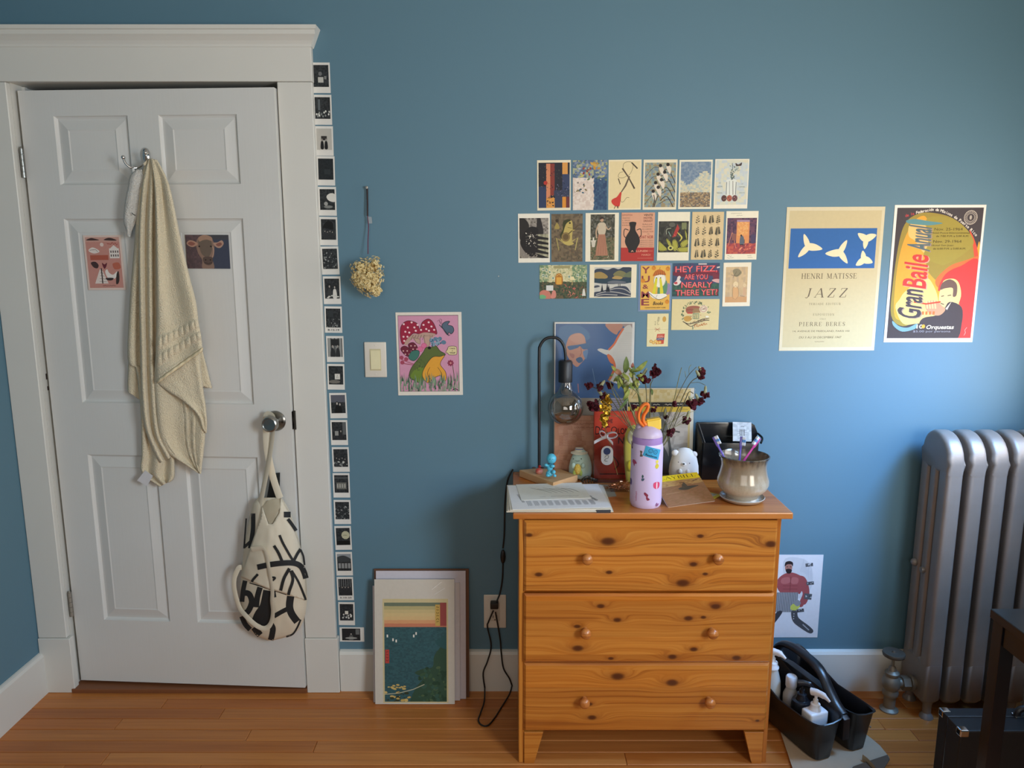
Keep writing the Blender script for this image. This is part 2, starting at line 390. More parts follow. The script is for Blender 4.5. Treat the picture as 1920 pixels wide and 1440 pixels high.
# ======================= SETTING =======================
def wallmat():
    m, t, b = newmat('blue_wall_paint'); v = t.coord('Object')
    n = t.noise(v, 1.3, 3); n2 = t.noise(v, 260, 2)
    c = t.mix(n, rgb('#567a8c'), rgb('#5b7f91')); t.l.new(c, b.inputs['Base Color'])
    b.inputs['Roughness'].default_value = 0.55; b.inputs['Specular IOR Level'].default_value = 0.5
    t.l.new(t.bump(n2, 0.12, 0.0006), b.inputs['Normal']); return m
WALL = wallmat()
def whitemat(name='white_gloss_paint', col='#dcdcda', grain=True):
    m, t, b = newmat(name); v = t.coord('Object')
    mp = t.new('ShaderNodeMapping'); t.l.new(v, mp.inputs[0]); mp.inputs['Scale'].default_value = (170, 170, 5)
    g = t.noise(mp.outputs[0], 1.0, 3); n = t.noise(v, 3.0, 3)
    c = t.mix(n, rgb(col), rgb('#d3d2cd')); t.l.new(c, b.inputs['Base Color'])
    b.inputs['Roughness'].default_value = 0.42; b.inputs['Specular IOR Level'].default_value = 0.35
    if grain: t.l.new(t.bump(g, 0.35, 0.0006), b.inputs['Normal'])
    return m
WHITE = whitemat(); TRIM = whitemat('white_trim_paint', '#dedcd4', False)
XL, YR, ZC = -1.657, -3.7, 2.62
def struct(o): o['kind'] = 'structure'; return o
wb = MB(); wb.box(XL - .1, -1.568, 0, .12, -.02, ZC).box(-.710, XR + .1, 0, .12, -.02, ZC).box(-1.568, -.710, 0, .12, 2.062, ZC)
struct(wb.build('wall_back', WALL))
struct(MB().box(XL - .1, XL, YR, 0, -.02, ZC).build('wall_left', WALL))
# right wall with a window opening
wr = MB(); w0, w1, z0, z1 = -1.15, -0.14, 0.82, 2.05; v0, v1 = -3.15, -1.95
for a, b, c, d in ((YR, v0, -.02, ZC), (v1, w0, -.02, ZC), (w1, 0, -.02, ZC), (w0, w1, -.02, z0), (w0, w1, z1, ZC), (v0, v1, -.02, z0), (v0, v1, z1, ZC)):
    wr.box(XR, XR + .1, a, b, c, d)
struct(wr.build('wall_right', WALL))
struct(MB().box(XL - .1, XR + .1, YR - .1, YR, -.02, ZC).build('wall_rear', WALL))
struct(MB().box(XL - .1, XR + .1, YR - .1, .1, ZC, ZC + .1).build('ceiling', pm('ceiling_paint', '#d9d6cc', .8)))
def window(n, a, b):
    o = MB()
    for (p, q, r, s_) in ((a - .07, a, z0 - .07, z1 + .09), (b, b + .07, z0 - .07, z1 + .09), (a, b, z1, z1 + .09), (a - .09, b + .09, z0 - .04, z0)):
        o.box(XR - .02, XR + .001, p, q, r, s_, .003)
    fr = struct(o.build(n, TRIM))
    s2 = MB(); mid = (z0 + z1) / 2
    for (p, q, r, t_) in ((a, a + .04, z0, z1), (b - .04, b, z0, z1), (a, b, z0, z0 + .05), (a, b, z1 - .05, z1), (a, b, mid - .02, mid + .02)):
        s2.box(XR + .03, XR + .06, p, q, r, t_, .003)
    s2.build('window_sash', TRIM, fr)
    MB().box(XR + .044, XR + .047, a + .04, b - .04, z0 + .05, z1 - .05).build('pane', pm('window_glass', '#ffffff', .02, trans=1.0, var=0), fr)
window('window_1', w0, w1); window('window_2', v0, v1)

# floor: strip boards laid one by one
def floormat():
    m, t, b = newmat('varnished_floor_board'); v = t.coord('Object'); oi = t.new('ShaderNodeObjectInfo')
    r = oi.outputs['Random']; mp = t.new('ShaderNodeMapping'); t.l.new(v, mp.inputs[0]); mp.inputs['Scale'].default_value = (2.2, 75, 30)
    cv = t.new('ShaderNodeCombineXYZ'); t.set(cv, 0, t.math('MULTIPLY', r, 40)); t.set(cv, 1, t.math('MULTIPLY', r, 17)); t.l.new(cv.outputs[0], mp.inputs['Location'])
    g = t.noise(mp.outputs[0], 1.0, 4, .6, .4)
    c = t.ramp(g, [(.15, '#a8642f'), (.5, '#c27c3e'), (.85, '#d08c4a')])
    c2 = t.ramp(r, [(0, '#b98458'), (.5, '#ffffff'), (1, '#dcb07c')])
    c = t.mix(0.55, c, c2, 'MULTIPLY'); t.l.new(c, b.inputs['Base Color'])
    b.inputs['Roughness'].default_value = 0.34; t.l.new(t.bump(g, .08, .0004), b.inputs['Normal']); return m
FB = floormat()
floor = struct(MB().box(XL, XR, YR, 0.0, -.03, -.012).build('floor', pm('sub_floor', '#3a2110', .9)))
def plank_mesh(L, Wd):
    return MB().box(0, L, 0, Wd, -.012, 0, .0016, 1).build('tmp', FB)
R = random.Random(11); bw = 0.0572; row = 0; y = -0.002; cache = {}
while y - bw > YR:
    x = XL + .001; first = True
    known = {0: [0.62], 1: [-1.2, 1.35], 2: [-.98], 3: [-1.3, .2, 1.22], 4: [-.85, 1.3], 5: [-.62, .9], 6: [-1.25, .35]}.get(row)
    cuts = known if known else sorted(R.uniform(-1.4, 1.5) for _ in range(2))
    for c in list(cuts) + [XR - .001]:
        L = round(c - x - .001, 3)
        if L < .15: continue
        if L not in cache:
            tmp = plank_mesh(L, bw - .0023); cache[L] = tmp.data; bpy.data.objects.remove(tmp)
        o = bpy.data.objects.new('floor_board', cache[L]); COL.objects.link(o); o.parent = floor; o.location = (x, y - bw, R.uniform(-.0003, .0003))
        x = c
    y -= bw; row += 1

# skirting boards
def skirt(name, x0, x1):
    o = MB().prism([(0, 0), (-.017, 0), (-.017, .140), (-.012, .149), (-.006, .152), (0, .153)], 'x', x0, x1).build(name, TRIM, smooth=False)
    return struct(o)
skirt('baseboard_back', -.607, XR - .017)
def skirt_side(name, xw, sg):
    return struct(MB().prism([(xw, 0), (xw - sg * .017, 0), (xw - sg * .017, .140), (xw - sg * .012, .149), (xw - sg * .006, .152), (xw, .153)], 'y', YR, -.023 if sg < 0 else -.002).build(name, TRIM))
skirt_side('baseboard_left', XL, -1); skirt_side('baseboard_right', XR, 1)
struct(MB().box(XL, XR, YR, YR + .017, 0, .153, .002).build('baseboard_rear', TRIM))

# door surround
XA, XB = -1.556, -.722            # opening between the casings
cw = MB(); cw.box(XL + .001, XA, -.022, 0, .207, 2.05, .002, 1); t1 = struct(cw.build('trim_1', TRIM))
struct(MB().box(XL + .001, XA + .012, -.027, 0, 0, .206, .002, 1).build('plinth_block', TRIM, t1))
cw = MB(); cw.box(XB, XB + .107, -.022, 0, .207, 2.05, .002, 1); t2 = struct(cw.build('trim_2', TRIM))
struct(MB().box(XB - .002, XB + .113, -.027, 0, 0, .206, .002, 1).build('plinth_block', TRIM, t2))
t3 = struct(MB().box(XL + .001, XB + .109, -.023, 0, 2.051, 2.155, .0015, 1).build('trim_3', TRIM))
CP = [(0, 2.150), (-.026, 2.150), (-.028, 2.158), (-.034, 2.166), (-.046, 2.176), (-.052, 2.180), (-.052, 2.192), (-.058, 2.194), (-.058, 2.205), (0, 2.205)]
cr = MB(); L_ = [cr.b.verts.new((XL + .001, y, z)) for y, z in CP]; R_ = [cr.b.verts.new((XB + .109 + max(0, -y - .023) * .75, y, z)) for y, z in CP]
R_[0].co.x = XB + .109 + .003; R_[-1].co.x = XB + .109 + .026
cr.b.faces.new(L_); cr.b.faces.new(R_[::-1])
for k in range(len(CP)): cr.b.faces.new((L_[k], R_[k], R_[(k + 1) % len(CP)], L_[(k + 1) % len(CP)]))
struct(cr.build('crown_moulding', TRIM, t3))
# jambs, threshold, backing panel coloured dark for the unlit hall behind the door
jm = pm('bare_reddish_wood', '#8e5636', .6)
j = MB(); j.box(-1.567, XA, .0005, .119, 0, 2.061).box(XB, -.711, .0005, .119, 0, 2.061).box(XA, XB, .0005, .119, 2.052, 2.061)
jb = struct(j.build('trim_4', TRIM))
MB().box(XA + .001, XA + .012, .052, .064, 0, 2.05).build('door_stop', TRIM, jb)
MB().box(XB - .012, XB - .001, .052, .064, 0, 2.05).build('door_stop', TRIM, jb)
MB().box(XB - .0035, XB - .0003, -.004, .040, .03, 1.0, 0).build('bare_edge', jm, jb)
struct(MB().box(XA + .001, XB - .001, -.030, .10, -.001, .017, .004, 2).build('door_sill', pm('sill_wood', '#7c4c2e', .5, bump=.1)))
struct(MB().box(-1.70, -.60, .121, .14, -.02, 2.2).build('hall_backing', pm('hall_shade', '#3a3a38', .9)))

# the six-panel door, a little open
DA = radians(3.4)
door = thing('door_1', 'white six-panel door standing slightly ajar in its white casing', 'door', (-1.543, .012, .026), -DA); door['kind'] = 'structure'
DW, DH = .817, 2.005
def moulded_door():
    b = bmesh.new(); xs = [0, .108, .347, .446, .695, DW]; zs = [0, .235, .835, 1.014, 1.614, 1.719, 1.928, DH]
    panels = {(1, 1), (3, 1), (1, 3), (3, 3), (1, 5), (3, 5)}
    prof = [(0, 0), (.003, .006), (.008, .0095), (.014, .0085), (.042, .0015), (.046, .0028)]
    def quad(p): b.faces.new([b.verts.new(q) for q in p])
    for i in range(5):
        for k in range(7):
            x0, x1, z0, z1 = xs[i], xs[i + 1], zs[k], zs[k + 1]
            if (i, k) not in panels: quad([(x0, 0, z0), (x1, 0, z0), (x1, 0, z1), (x0, 0, z1)]); continue
            for (o0, d0), (o1, d1) in zip(prof, prof[1:]):
                a = [(x0 + o0, d0, z0 + o0), (x1 - o0, d0, z0 + o0), (x1 - o0, d0, z1 - o0), (x0 + o0, d0, z1 - o0)]
                c = [(x0 + o1, d1, z0 + o1), (x1 - o1, d1, z0 + o1), (x1 - o1, d1, z1 - o1), (x0 + o1, d1, z1 - o1)]
                for q in range(4): quad([a[q], a[(q + 1) % 4], c[(q + 1) % 4], c[q]])
            o1, d1 = prof[-1]; quad([(x0 + o1, d1, z0 + o1), (x1 - o1, d1, z0 + o1), (x1 - o1, d1, z1 - o1), (x0 + o1, d1, z1 - o1)])
    for q in ([(0, 0, 0), (0, .035, 0), (0, .035, DH), (0, 0, DH)], [(DW, 0, 0), (DW, .035, 0), (DW, .035, DH), (DW, 0, DH)],
              [(0, 0, DH), (DW, 0, DH), (DW, .035, DH), (0, .035, DH)], [(0, 0, 0), (DW, 0, 0), (DW, .035, 0), (0, .035, 0)],
              [(0, .035, 0), (DW, .035, 0), (DW, .035, DH), (0, .035, DH)]): quad(q)
    bmesh.ops.remove_doubles(b, verts=b.verts, dist=1e-5); bmesh.ops.recalc_face_normals(b, faces=b.faces)
    me = bpy.data.meshes.new('door_leaf'); b.to_mesh(me); b.free(); return link_mesh('door_leaf', me, WHITE, door)
moulded_door()
def door_pt(px, py, off=0.0):
    """point on the plane of the door front, off metres in front of it"""
    n = Vector((sin(-DA), -cos(DA), 0)); o = Vector(door.location) + n * off
    d = ray(px, py); return CAM + d * ((o - CAM).dot(n) / d.dot(n))
DOORN = Vector((-sin(DA), -cos(DA), 0))
STEEL = pm('brushed_nickel', '#9a9a96', .28, 1.0, bump=.05); DARKST = pm('dark_steel', '#55524e', .4, 1.0); CHROME = pm('polished_chrome', '#c8c8c8', .08, 1.0)
# knob with rose, latch plates, hinges: parts of the door
kp = door_pt(517, 789); kn = MB()
kn.lathe([(.034, 0), (.034, -.003), (.030, -.008), (.013, -.010), (.0115, -.024), (.018, -.032), (.0255, -.040), (.0265, -.050), (.0245, -.058), (.021, -.0605), (.019, -.0585), (.0001, -.0575)], (0, 0, 0), 40, 'y', False)
kno = kn.build('door_knob', STEEL, None, True, 30); kno.parent = door
dl = Matrix.Rotation(DA, 3, 'Z') @ (kp - Vector(door.location)); kno.location = (dl.x, 0, dl.z)
lp = MB().box(DW, DW + .0015, .006, .030, dl.z - .030, dl.z + .030, .0005); lpo = lp.build('latch_plate', DARKST, None); lpo.parent = door
lb = MB().box(DW + .001, DW + .007, .012, .024, dl.z - .009, dl.z + .009, .002); lbo = lb.build('latch_bolt', DARKST, None); lbo.parent = lpo
struct(MB().box(XB - .0012, XB + .006, -.0255, .02, .026 + dl.z - .032, .026 + dl.z + .032, .001).build('strike_plate', DARKST, t2))
sc = MB().lathe([(.004, -.0085), (.004, -.0098), (.001, -.0098)], (0, 0, 0), 12, 'y', True); sco = sc.build('screw', DARKST, None, True); sco.parent = kno; sco.location = (.026, .0, -.002)
for pz in (305, 1137):
    c = onY(40 if pz < 500 else 131, pz, -.01); z = c.z - .026
    h = MB(); h.box(-.012, .0, -.0035, -.0005, z - .045, z + .045, .0005)
    for k in range(5):
        h.lathe([(.0055, z - .045 + k * .018 + .0006), (.0055, z - .045 + (k + 1) * .018 - .0006)], (-.003, -.008, 0), 14)
    h.lathe([(.004, z + .045), (.0035, z + .049), (.001, z + .051)], (-.003, -.008, 0), 14)
    ho = h.build('hinge', STEEL if pz < 500 else pm('painted_hinge', '#9b968c', .5, .6), None, True, 30); ho.parent = door

for (px, py, h_) in ((87, 706, .010), (90, 728, .007)):
    p = onX(px, py, XA + .0004); MB().box(XA - .001, XA + .0006, p.y - .003, p.y + .004, p.z - h_, p.z + h_, .0004).build('paint_chip', pm('bare_dark_chip', '#3a2a26', .8), t1)
# ======================= DRESSER =======================
def pine(name, knots=(), seed=0, horiz=True, strip=.062, light='#d8933f', mid='#c67c2c', dark='#9c5a20', amp=.018):
    """knotty pine: growth lines run along x (horiz) or z and bend round each knot (x, z, radius)"""
    m, t, b = newmat(name); v = t.coord('Object'); sp = t.new('ShaderNodeSeparateXYZ'); t.l.new(v, sp.inputs[0])
    X, Y, Z = sp.outputs
    if horiz == 'top': A, Bc, C = X, Y, Z
    elif horiz: A, Bc, C = X, Z, Y
    else: A, Bc, C = Z, X, Y
    F = t.math('ADD', Bc, t.math('MULTIPLY', C, .15)); D = None
    cv = t.new('ShaderNodeCombineXYZ'); t.set(cv, 0, A); t.set(cv, 1, Bc); t.set(cv, 2, 0.0)
    warp = t.noise(cv.outputs[0], 3.2, 2); F = t.math('MULTIPLY_ADD', warp, .025, F); Hh = None
    for (kx, kz, r) in knots:
        r = r * 1.75
        dv = t.vm('SUBTRACT', cv.outputs[0], (kx, kz, 0)); dv = t.vm('MULTIPLY', dv, (1 / (r * 3.2), 1 / (r * 1.15), 0))
        d2 = t.vm('DOT_PRODUCT', dv, dv); e = t.math('EXPONENT', t.math('MULTIPLY', d2, -1.0))
        F = t.math('MULTIPLY_ADD', e, 2.0 * r, F)
        Hh = e if Hh is None else t.math('MAXIMUM', Hh, e)
        dv2 = t.vm('MULTIPLY', t.vm('SUBTRACT', cv.outputs[0], (kx, kz, 0)), (1 / (r * .95), 1 / (r * .55), 0))
        e2 = t.math('EXPONENT', t.math('MULTIPLY', t.math('POWER', t.vm('DOT_PRODUCT', dv2, dv2), 2.6), -1.0))
        D = e2 if D is None else t.math('MAXIMUM', D, e2)
    si = t.math('FLOOR', t.math('DIVIDE', t.math('ADD', Bc, .013 * seed), strip))
    wn = t.new('ShaderNodeTexWhiteNoise', noise_dimensions='1D'); t.set(wn, 'W', t.math('ADD', si, seed * 7.3))
    g = t.new('ShaderNodeCombineXYZ'); t.set(g, 0, t.math('MULTIPLY', A, 1.1)); t.set(g, 1, t.math('MULTIPLY', F, 120.0)); t.set(g, 2, t.math('MULTIPLY', wn.outputs['Value'], 9.0))
    n = t.noise(g.outputs[0], 1.0, 3, .55)
    g2 = t.new('ShaderNodeCombineXYZ'); t.set(g2, 0, t.math('MULTIPLY', A, 3.0)); t.set(g2, 1, t.math('MULTIPLY', F, 30.0)); t.set(g2, 2, float(seed))
    n2 = t.noise(g2.outputs[0], 1.0, 2)
    c = t.ramp(n, [(.32, dark), (.43, mid), (.60, light)])
    c = t.mix(t.math('MULTIPLY', n2, .5), c, rgb('#a8682c'), 'MIX')
    tint = t.ramp(wn.outputs['Value'], [(0, '#cfae88'), (.5, '#ffffff'), (1, '#f0cf9e')]); c = t.mix(.8, c, tint, 'MULTIPLY')
    if Hh is not None: c = t.mix(t.math('MULTIPLY', t.math('POWER', Hh, 2.5), .6), c, rgb('#7d3f16'))
    if D is not None: c = t.mix(t.math('MULTIPLY', D, .90), c, rgb('#451c0b'))
    t.l.new(c, b.inputs['Base Color']); b.inputs['Roughness'].default_value = .33; b.inputs['Coat Weight'].default_value = .15
    t.l.new(t.bump(n, .02, .0002), b.inputs['Normal']); return m
DX0, DX1, DYF, TOP = .020, .775, -.397, .804
dr = thing('chest_of_drawers', 'knotty orange pine chest with three drawers and round wooden knobs', 'dresser', (.3975, -.2, 0))
ox, oz = -.3975, 0.0
side = pine('pine_side', [(.05, .5, .008)], 3, False)
def dlx(px, py): p = onY(px, py, -.402); return (p.x + ox, p.z)
MB().box(.003, .800, -.412, -.004, TOP - .019, TOP, .003, 2).build('top_panel', pine('pine_top', [(.33, -.02, .010), (-.2, .1, .008)], 5, 'top', .075, '#cf8440', '#bd7030', '#8e4f22'), dr)
for i, (a, b_) in enumerate(((DX0, DX0 + .016), (DX1 - .014, DX1))):
    MB().box(a, b_, DYF + .004, -.006, 0, TOP - .0195, .0015, 1).build('side_panel', side, dr)
MB().box(DX0 + .0165, DX1 - .0145, -.022, -.012, .08, TOP - .02).build('back_panel', pm('pine_back', '#b3803f', .6), dr)
FRAME = pine('pine_frame', [], 9, True, .5)
for nm, a, b_ in (('rail', .7785, TOP - .0195),):
    MB().box(DX0 + .0165, DX1 - .0145, DYF + .006, -.025, a, b_, .001, 1).build(nm, FRAME, dr)
KN = pine('pine_knob', [], 2, True, .5, '#c98242', '#b96f34', '#8c4c22')
drw = [(.5585, .7765, [(1140, 1015, .013), (1313, 1005, .006), (1445, 1020, .010), (1280, 1093, .012), (1010, 1077, .007), (1142, 1073, .006), (1300, 1058, .007), (992, 1003, .006), (1322, 1076, .005)]),
       (.3375, .5545, [(1126, 1135, .007), (1341, 1136, .009), (1157, 1161, .007), (1290, 1158, .008), (1318, 1156, .005), (1083, 1214, .010), (1145, 1233, .005), (1300, 1216, .007), (1260, 1230, .008), (1380, 1232, .008), (1082, 1173, .006)]),
       (.111, .3335, [(1158, 1268, .012), (1260, 1280, .011), (1110, 1345, .008), (1420, 1351, .004), (1105, 1320, .006)])]
for i, (a, b_, kn) in enumerate(drw):
    ks = [(*dlx(px, py), r) for px, py, r in kn]
    M = pine('pine_drawer_%s' % 'abc'[i], ks, 11 + i * 4, True, .056)
    f = DYF - .006 - (.004 if i == 1 else 0); x0, x1 = DX0 + .0145, DX1 - (.012 if i == 0 else .010)
    mb = MB(); bb = mb.b
    # front with a broad chamfer round the edge
    mb.hexa([(x0, f + .020, a), (x1, f + .020, a), (x1, f + .024, a), (x0, f + .024, a), (x0, f + .020, b_), (x1, f + .020, b_), (x1, f + .024, b_), (x0, f + .024, b_)])
    c = .0065; P = [(x0, f + c, a), (x1, f + c, a), (x1, f + c, b_), (x0, f + c, b_)]; Q = [(x0 + c, f, a + c), (x1 - c, f, a + c), (x1 - c, f, b_ - c), (x0 + c, f, b_ - c)]
    Rr = [(x, f + .020, z) for x, _, z in P]
    for k in range(4):
        mb.poly([P[k], P[(k + 1) % 4], Q[(k + 1) % 4], Q[k]]); mb.poly([Rr[k], Rr[(k + 1) % 4], P[(k + 1) % 4], P[k]])
    mb.poly(Q); bmesh.ops.remove_doubles(bb, verts=bb.verts, dist=1e-5)
    d = mb.build('drawer', M, dr)
    for px in ((1101, 1346), (1098, 1336), (1096, 1331))[i]:
        py = (1048, 1187, 1317)[i]; p = onY(px, py, f - .018)
        k = MB().lathe([(.0085, f + .001), (.0082, f - .008), (.0125, f - .014), (.0158, f - .021), (.0150, f - .028), (.0105, f - .033), (.0001, f - .0345)], (p.x, 0, p.z), 28, 'y', False)
        k.build('knob', KN, d, True, 60)
# box of each drawer is hidden; bottom panel and shaped feet
MB().box(DX0 + .017, DX1 - .015, DYF + .03, -.03, .095, .108).build('bottom_panel', FRAME, dr)
def foot(x0, sg):
    P = [(x0, 0), (x0 + sg * .030, 0), (x0 + sg * .034, .012), (x0 + sg * .058, .105), (x0, .105)]
    MB().prism(P, 'y', DYF - .001, DYF + .017, .0012).build('foot', FRAME, dr)
foot(DX0 + .0165, 1); foot(DX1 - .0145, -1)

# ======================= RADIATOR =======================
def castmat():
    m, t, b = newmat('silver_radiator_paint'); v = t.coord('Object'); n = t.noise(v, 14, 4); n2 = t.noise(v, 160, 2)
    t.l.new(t.mix(n, rgb('#857b74'), rgb('#9a918b')), b.inputs['Base Color']); b.inputs['Metallic'].default_value = .35
    b.inputs['Roughness'].default_value = .42; t.l.new(t.bump(n2, .25, .0008), b.inputs['Normal']); return m
CAST = castmat()
rad = thing('radiator', 'silver-painted cast-iron column radiator in the corner by the window', 'radiator', (1.54, -.11, 0))
def section():
    b = MB(); Y0, Y1 = -.032, -.192; zt = .972; n = 20
    # outline of the flat casting with its rounded head, extruded and rounded
    head = [(Y0, .10), (Y0, zt - .075)]
    for k in range(1, 9): a = pi / 2 * k / 8; head.append((Y0 - .068 * (1 - cos(a)), zt - .075 + .075 * sin(a)))
    for k in range(1, 9): a = pi / 2 * k / 8; head.append((Y1 + .092 - .092 * sin(a), zt - .092 + .092 * cos(a)))
    head += [(Y1, .10)]
    def ring(yc, w, zlo, zhi): b.tube([(0, yc, zlo), (0, yc, zlo + .02), (0, yc, zhi - .02), (0, yc, zhi)], [.8 * w, w, w, .8 * w], 14)
    P = [p for p in head if p[1] > zt - .14]; P = [(Y0, zt - .13)] + [p for p in P if p[1] >= zt - .131] + [(Y1, zt - .13)]
    b.prism(P, 'x', -.0265, .0265, .016, 4)
    F_ = [(Y0, .075), (Y0, .20), (Y1, .20), (Y1, .075), (Y1 + .02, .055), (Y0 - .02, .055)]
    b.prism(F_, 'x', -.0265, .0265, .016, 4)
    for y0_, y1_ in ((-.0800, -.0324), (-.1300, -.0880), (-.1916, -.1380)):
        b.box(-.0263, .0263, y0_, y1_, .085, zt - .085, .0158, 4)
    return b
se = section().build('radiator_section', CAST, None, True, 50); me = se.data; bpy.data.objects.remove(se)
for k in range(5):
    o = bpy.data.objects.new('radiator_section', me); COL.objects.link(o); o.parent = rad; o.location = (1.3875 + .0697 * k - 1.54, .11, 0)
    if k < 4:
        for z in (.105, .905):
            h = MB().lathe([(.024, .0245), (.027, .030), (.027, .040), (.024, .0455)], (1.3875 + .0697 * k, -.112, z), 16, 'x', False).build('hub_nipple', CAST, rad, True)
for x in (1.3875, 1.3875 + 4 * .0697):
    for y in (-.058, -.166):
        MB().lathe([(.022, 0), (.021, .006), (.013, .018), (.014, .045), (.020, .075)], (x, y, 0), 14).build('foot', CAST, rad, True)
MB().tube([(1.352, -.112, .50), (1.37, -.112, .50)], [.010, .012], 12).build('side_boss', CAST, rad, True)
MB().ball((1.3605, -.060, .505), .014, 12, 8).build('side_boss', CAST, rad, True)
# supply valve
BR = pm('old_painted_brass', '#8a8072', .5, .5, bump=.3, bscale=120)
VX, VY = 1.283, -.125
va = thing('radiator_valve', 'old angled supply valve with a round handwheel left of the radiator', 'valve', (VX, VY, 0))
MB().lathe([(.030, 0), (.030, .004), (.022, .008), (.0185, .012), (.0185, .050), (.024, .056), (.026, .066), (.022, .078), (.0275, .088), (.029, .105), (.026, .118), (.020, .126), (.023, .131), (.023, .139), (.013, .146), (.010, .158), (.006, .162)], (VX, VY, 0), 24).build('valve_body', BR, va, True, 35)
MB().tube([(VX + .022, VY, .100), (VX + .050, VY, .100)], .016, 16).build('union_pipe', BR, va, True)
MB().lathe([(.0245, .034), (.0245, .058), (.020, .060)], (VX, VY, .100), 6, 'x').build('union_nut', BR, va)
MB().lathe([(.028, .060), (.028, .068), (.021, .070), (.021, .088)], (VX, VY, .100), 20, 'x').build('union_nut', BR, va, True, 40)
MB().lathe([(.005, .160), (.005, .205)], (VX, VY, 0), 10).build('stem', BR, va, True)
MB().lathe([(.0001, .199), (.012, .200), (.030, .197), (.0345, .200), (.036, .206), (.0345, .212), (.028, .213), (.020, .210), (.007, .212), (.005, .217), (.0001, .218)], (VX, VY, 0), 28, 'z', False).build('handwheel', pm('handwheel_paint', '#5d564d', .5, .4, bump=.2), va, True, 50)

# ======================= DESK AND CASE (lower right) =======================
BLK = pm('black_lacquer', '#10131a', .25, bump=.04, bscale=300)
d_top = .70; c = onZ(1857, 1141, d_top)
dk = thing('desk', 'small black desk against the window wall, its corner in frame', 'desk', (1.45, c.y - .35, 0))
MB().box(c.x, XR - .022, c.y - .62, c.y, d_top - .022, d_top, .0015, 1).build('desk_top', BLK, dk)
def leg(x, y): MB().box(x, x + .034, y - .034, y, 0, d_top - .0225, .001, 1).build('leg', BLK, dk)
for x in (c.x + .006, XR - .062):
    for y in (c.y - .006, c.y - .58): leg(x, y)
MB().box(c.x + .041, XR - .063, c.y - .026, c.y - .010, d_top - .075, d_top - .0225, .001, 1).build('apron', BLK, dk)
MB().box(c.x + .010, c.x + .026, c.y - .579, c.y - .041, d_top - .075, d_top - .0225, .001, 1).build('apron', BLK, dk)
CASEH = .300; a = onZ(1761, 1327, CASEH); b2 = onZ(1799, 1366, CASEH)
cx0 = a.x; yb, yf = a.y, b2.y - .01
TOLEX = pm('black_textured_vinyl', '#101114', .5, bump=.6, bscale=500)
ca = thing('instrument_case', 'black hard case with chrome corners standing under the desk', 'case', (cx0 + .3, (yb + yf) / 2, 0))
ym = (yb + yf) / 2 + .01
MB().box(cx0, cx0 + .56, ym + .001, yb, .006, CASEH, .004, 2).build('case_shell', TOLEX, ca)
MB().box(cx0, cx0 + .56, yf, ym - .001, .006, CASEH, .004, 2).build('lid', TOLEX, ca)
MB().box(cx0 + .001, cx0 + .559, ym - .0012, ym + .0012, .008, CASEH + .0008).build('edge_trim', pm('trim_aluminium', '#8d9094', .3, 1.0), ca)
for y, s_ in ((yb, -1), (yf, 1)):
    k = MB(); y0, y1 = sorted((y + (.0012 if s_ < 0 else -.0012), y + s_ * .020))
    k.box(cx0 - .0012, cx0 + .022, y0, y1, CASEH - .018, CASEH + .0014, .003, 2)
    k.build('corner_cap', CHROME, ca)
MB().tube(smoothpts([(cx0 + .185, ym, CASEH + .002), (cx0 + .19, ym, CASEH + .020), (cx0 + .215, ym, CASEH + .027), (cx0 + .27, ym, CASEH + .027), (cx0 + .30, ym, CASEH + .018), (cx0 + .305, ym, CASEH + .002)], 5), .0085, 10).build('handle', pm('handle_leather', '#16161a', .4), ca, True)
for x in (cx0 + .178, cx0 + .298): MB().box(x, x + .018, ym - .010, ym + .012, CASEH, CASEH + .006, .002).build('handle_mount', CHROME, ca)

# ======================= FLOOR: bag, caddy, bottles =======================
TAUPE = pm('taupe_canvas', '#b39c84', .9, bump=.4, bscale=400)
def floorpoly(pix, z): return [onZ(px, py, z) for px, py in pix]
fb = thing('folded_bag', 'flat taupe canvas bag lying on the floor under the black caddy', 'bag', (onZ(1560, 1400, 0).x, onZ(1560, 1400, 0).y, 0))
pts = [(1452, 1338), (1470, 1392), (1490, 1452), (1560, 1456), (1612, 1437), (1652, 1425), (1668, 1420), (1650, 1398), (1632, 1383), (1600, 1360), (1520, 1330)]
bb = MB(); top_ = [bb.b.verts.new(p) for p in floorpoly(pts, .007)]; bot = [bb.b.verts.new(p) for p in floorpoly(pts, .0008)]
bb.b.faces.new(top_); bb.b.faces.new(bot[::-1])
for i in range(len(pts)): bb.b.faces.new((bot[i], bot[(i + 1) % len(pts)], top_[(i + 1) % len(pts)], top_[i]))
bb.build('bag_body', TAUPE, fb)
fl = floorpoly([(1585, 1456), (1600, 1438), (1640, 1424), (1664, 1416), (1668, 1424), (1652, 1450)], .012)
MB().poly(fl).build('bag_flap', pm('brown_lining', '#5a4a3c', .9, bump=.3), fb, solid=.004)
st = [onZ(px, py, .017) for px, py in ((1617, 1420), (1626, 1427), (1638, 1440), (1650, 1458))]
MB().tube(st, .010, 8, flat=.12).build('strap', pm('webbing', '#a8967e', .9, bump=.5, bscale=600), fb, True)

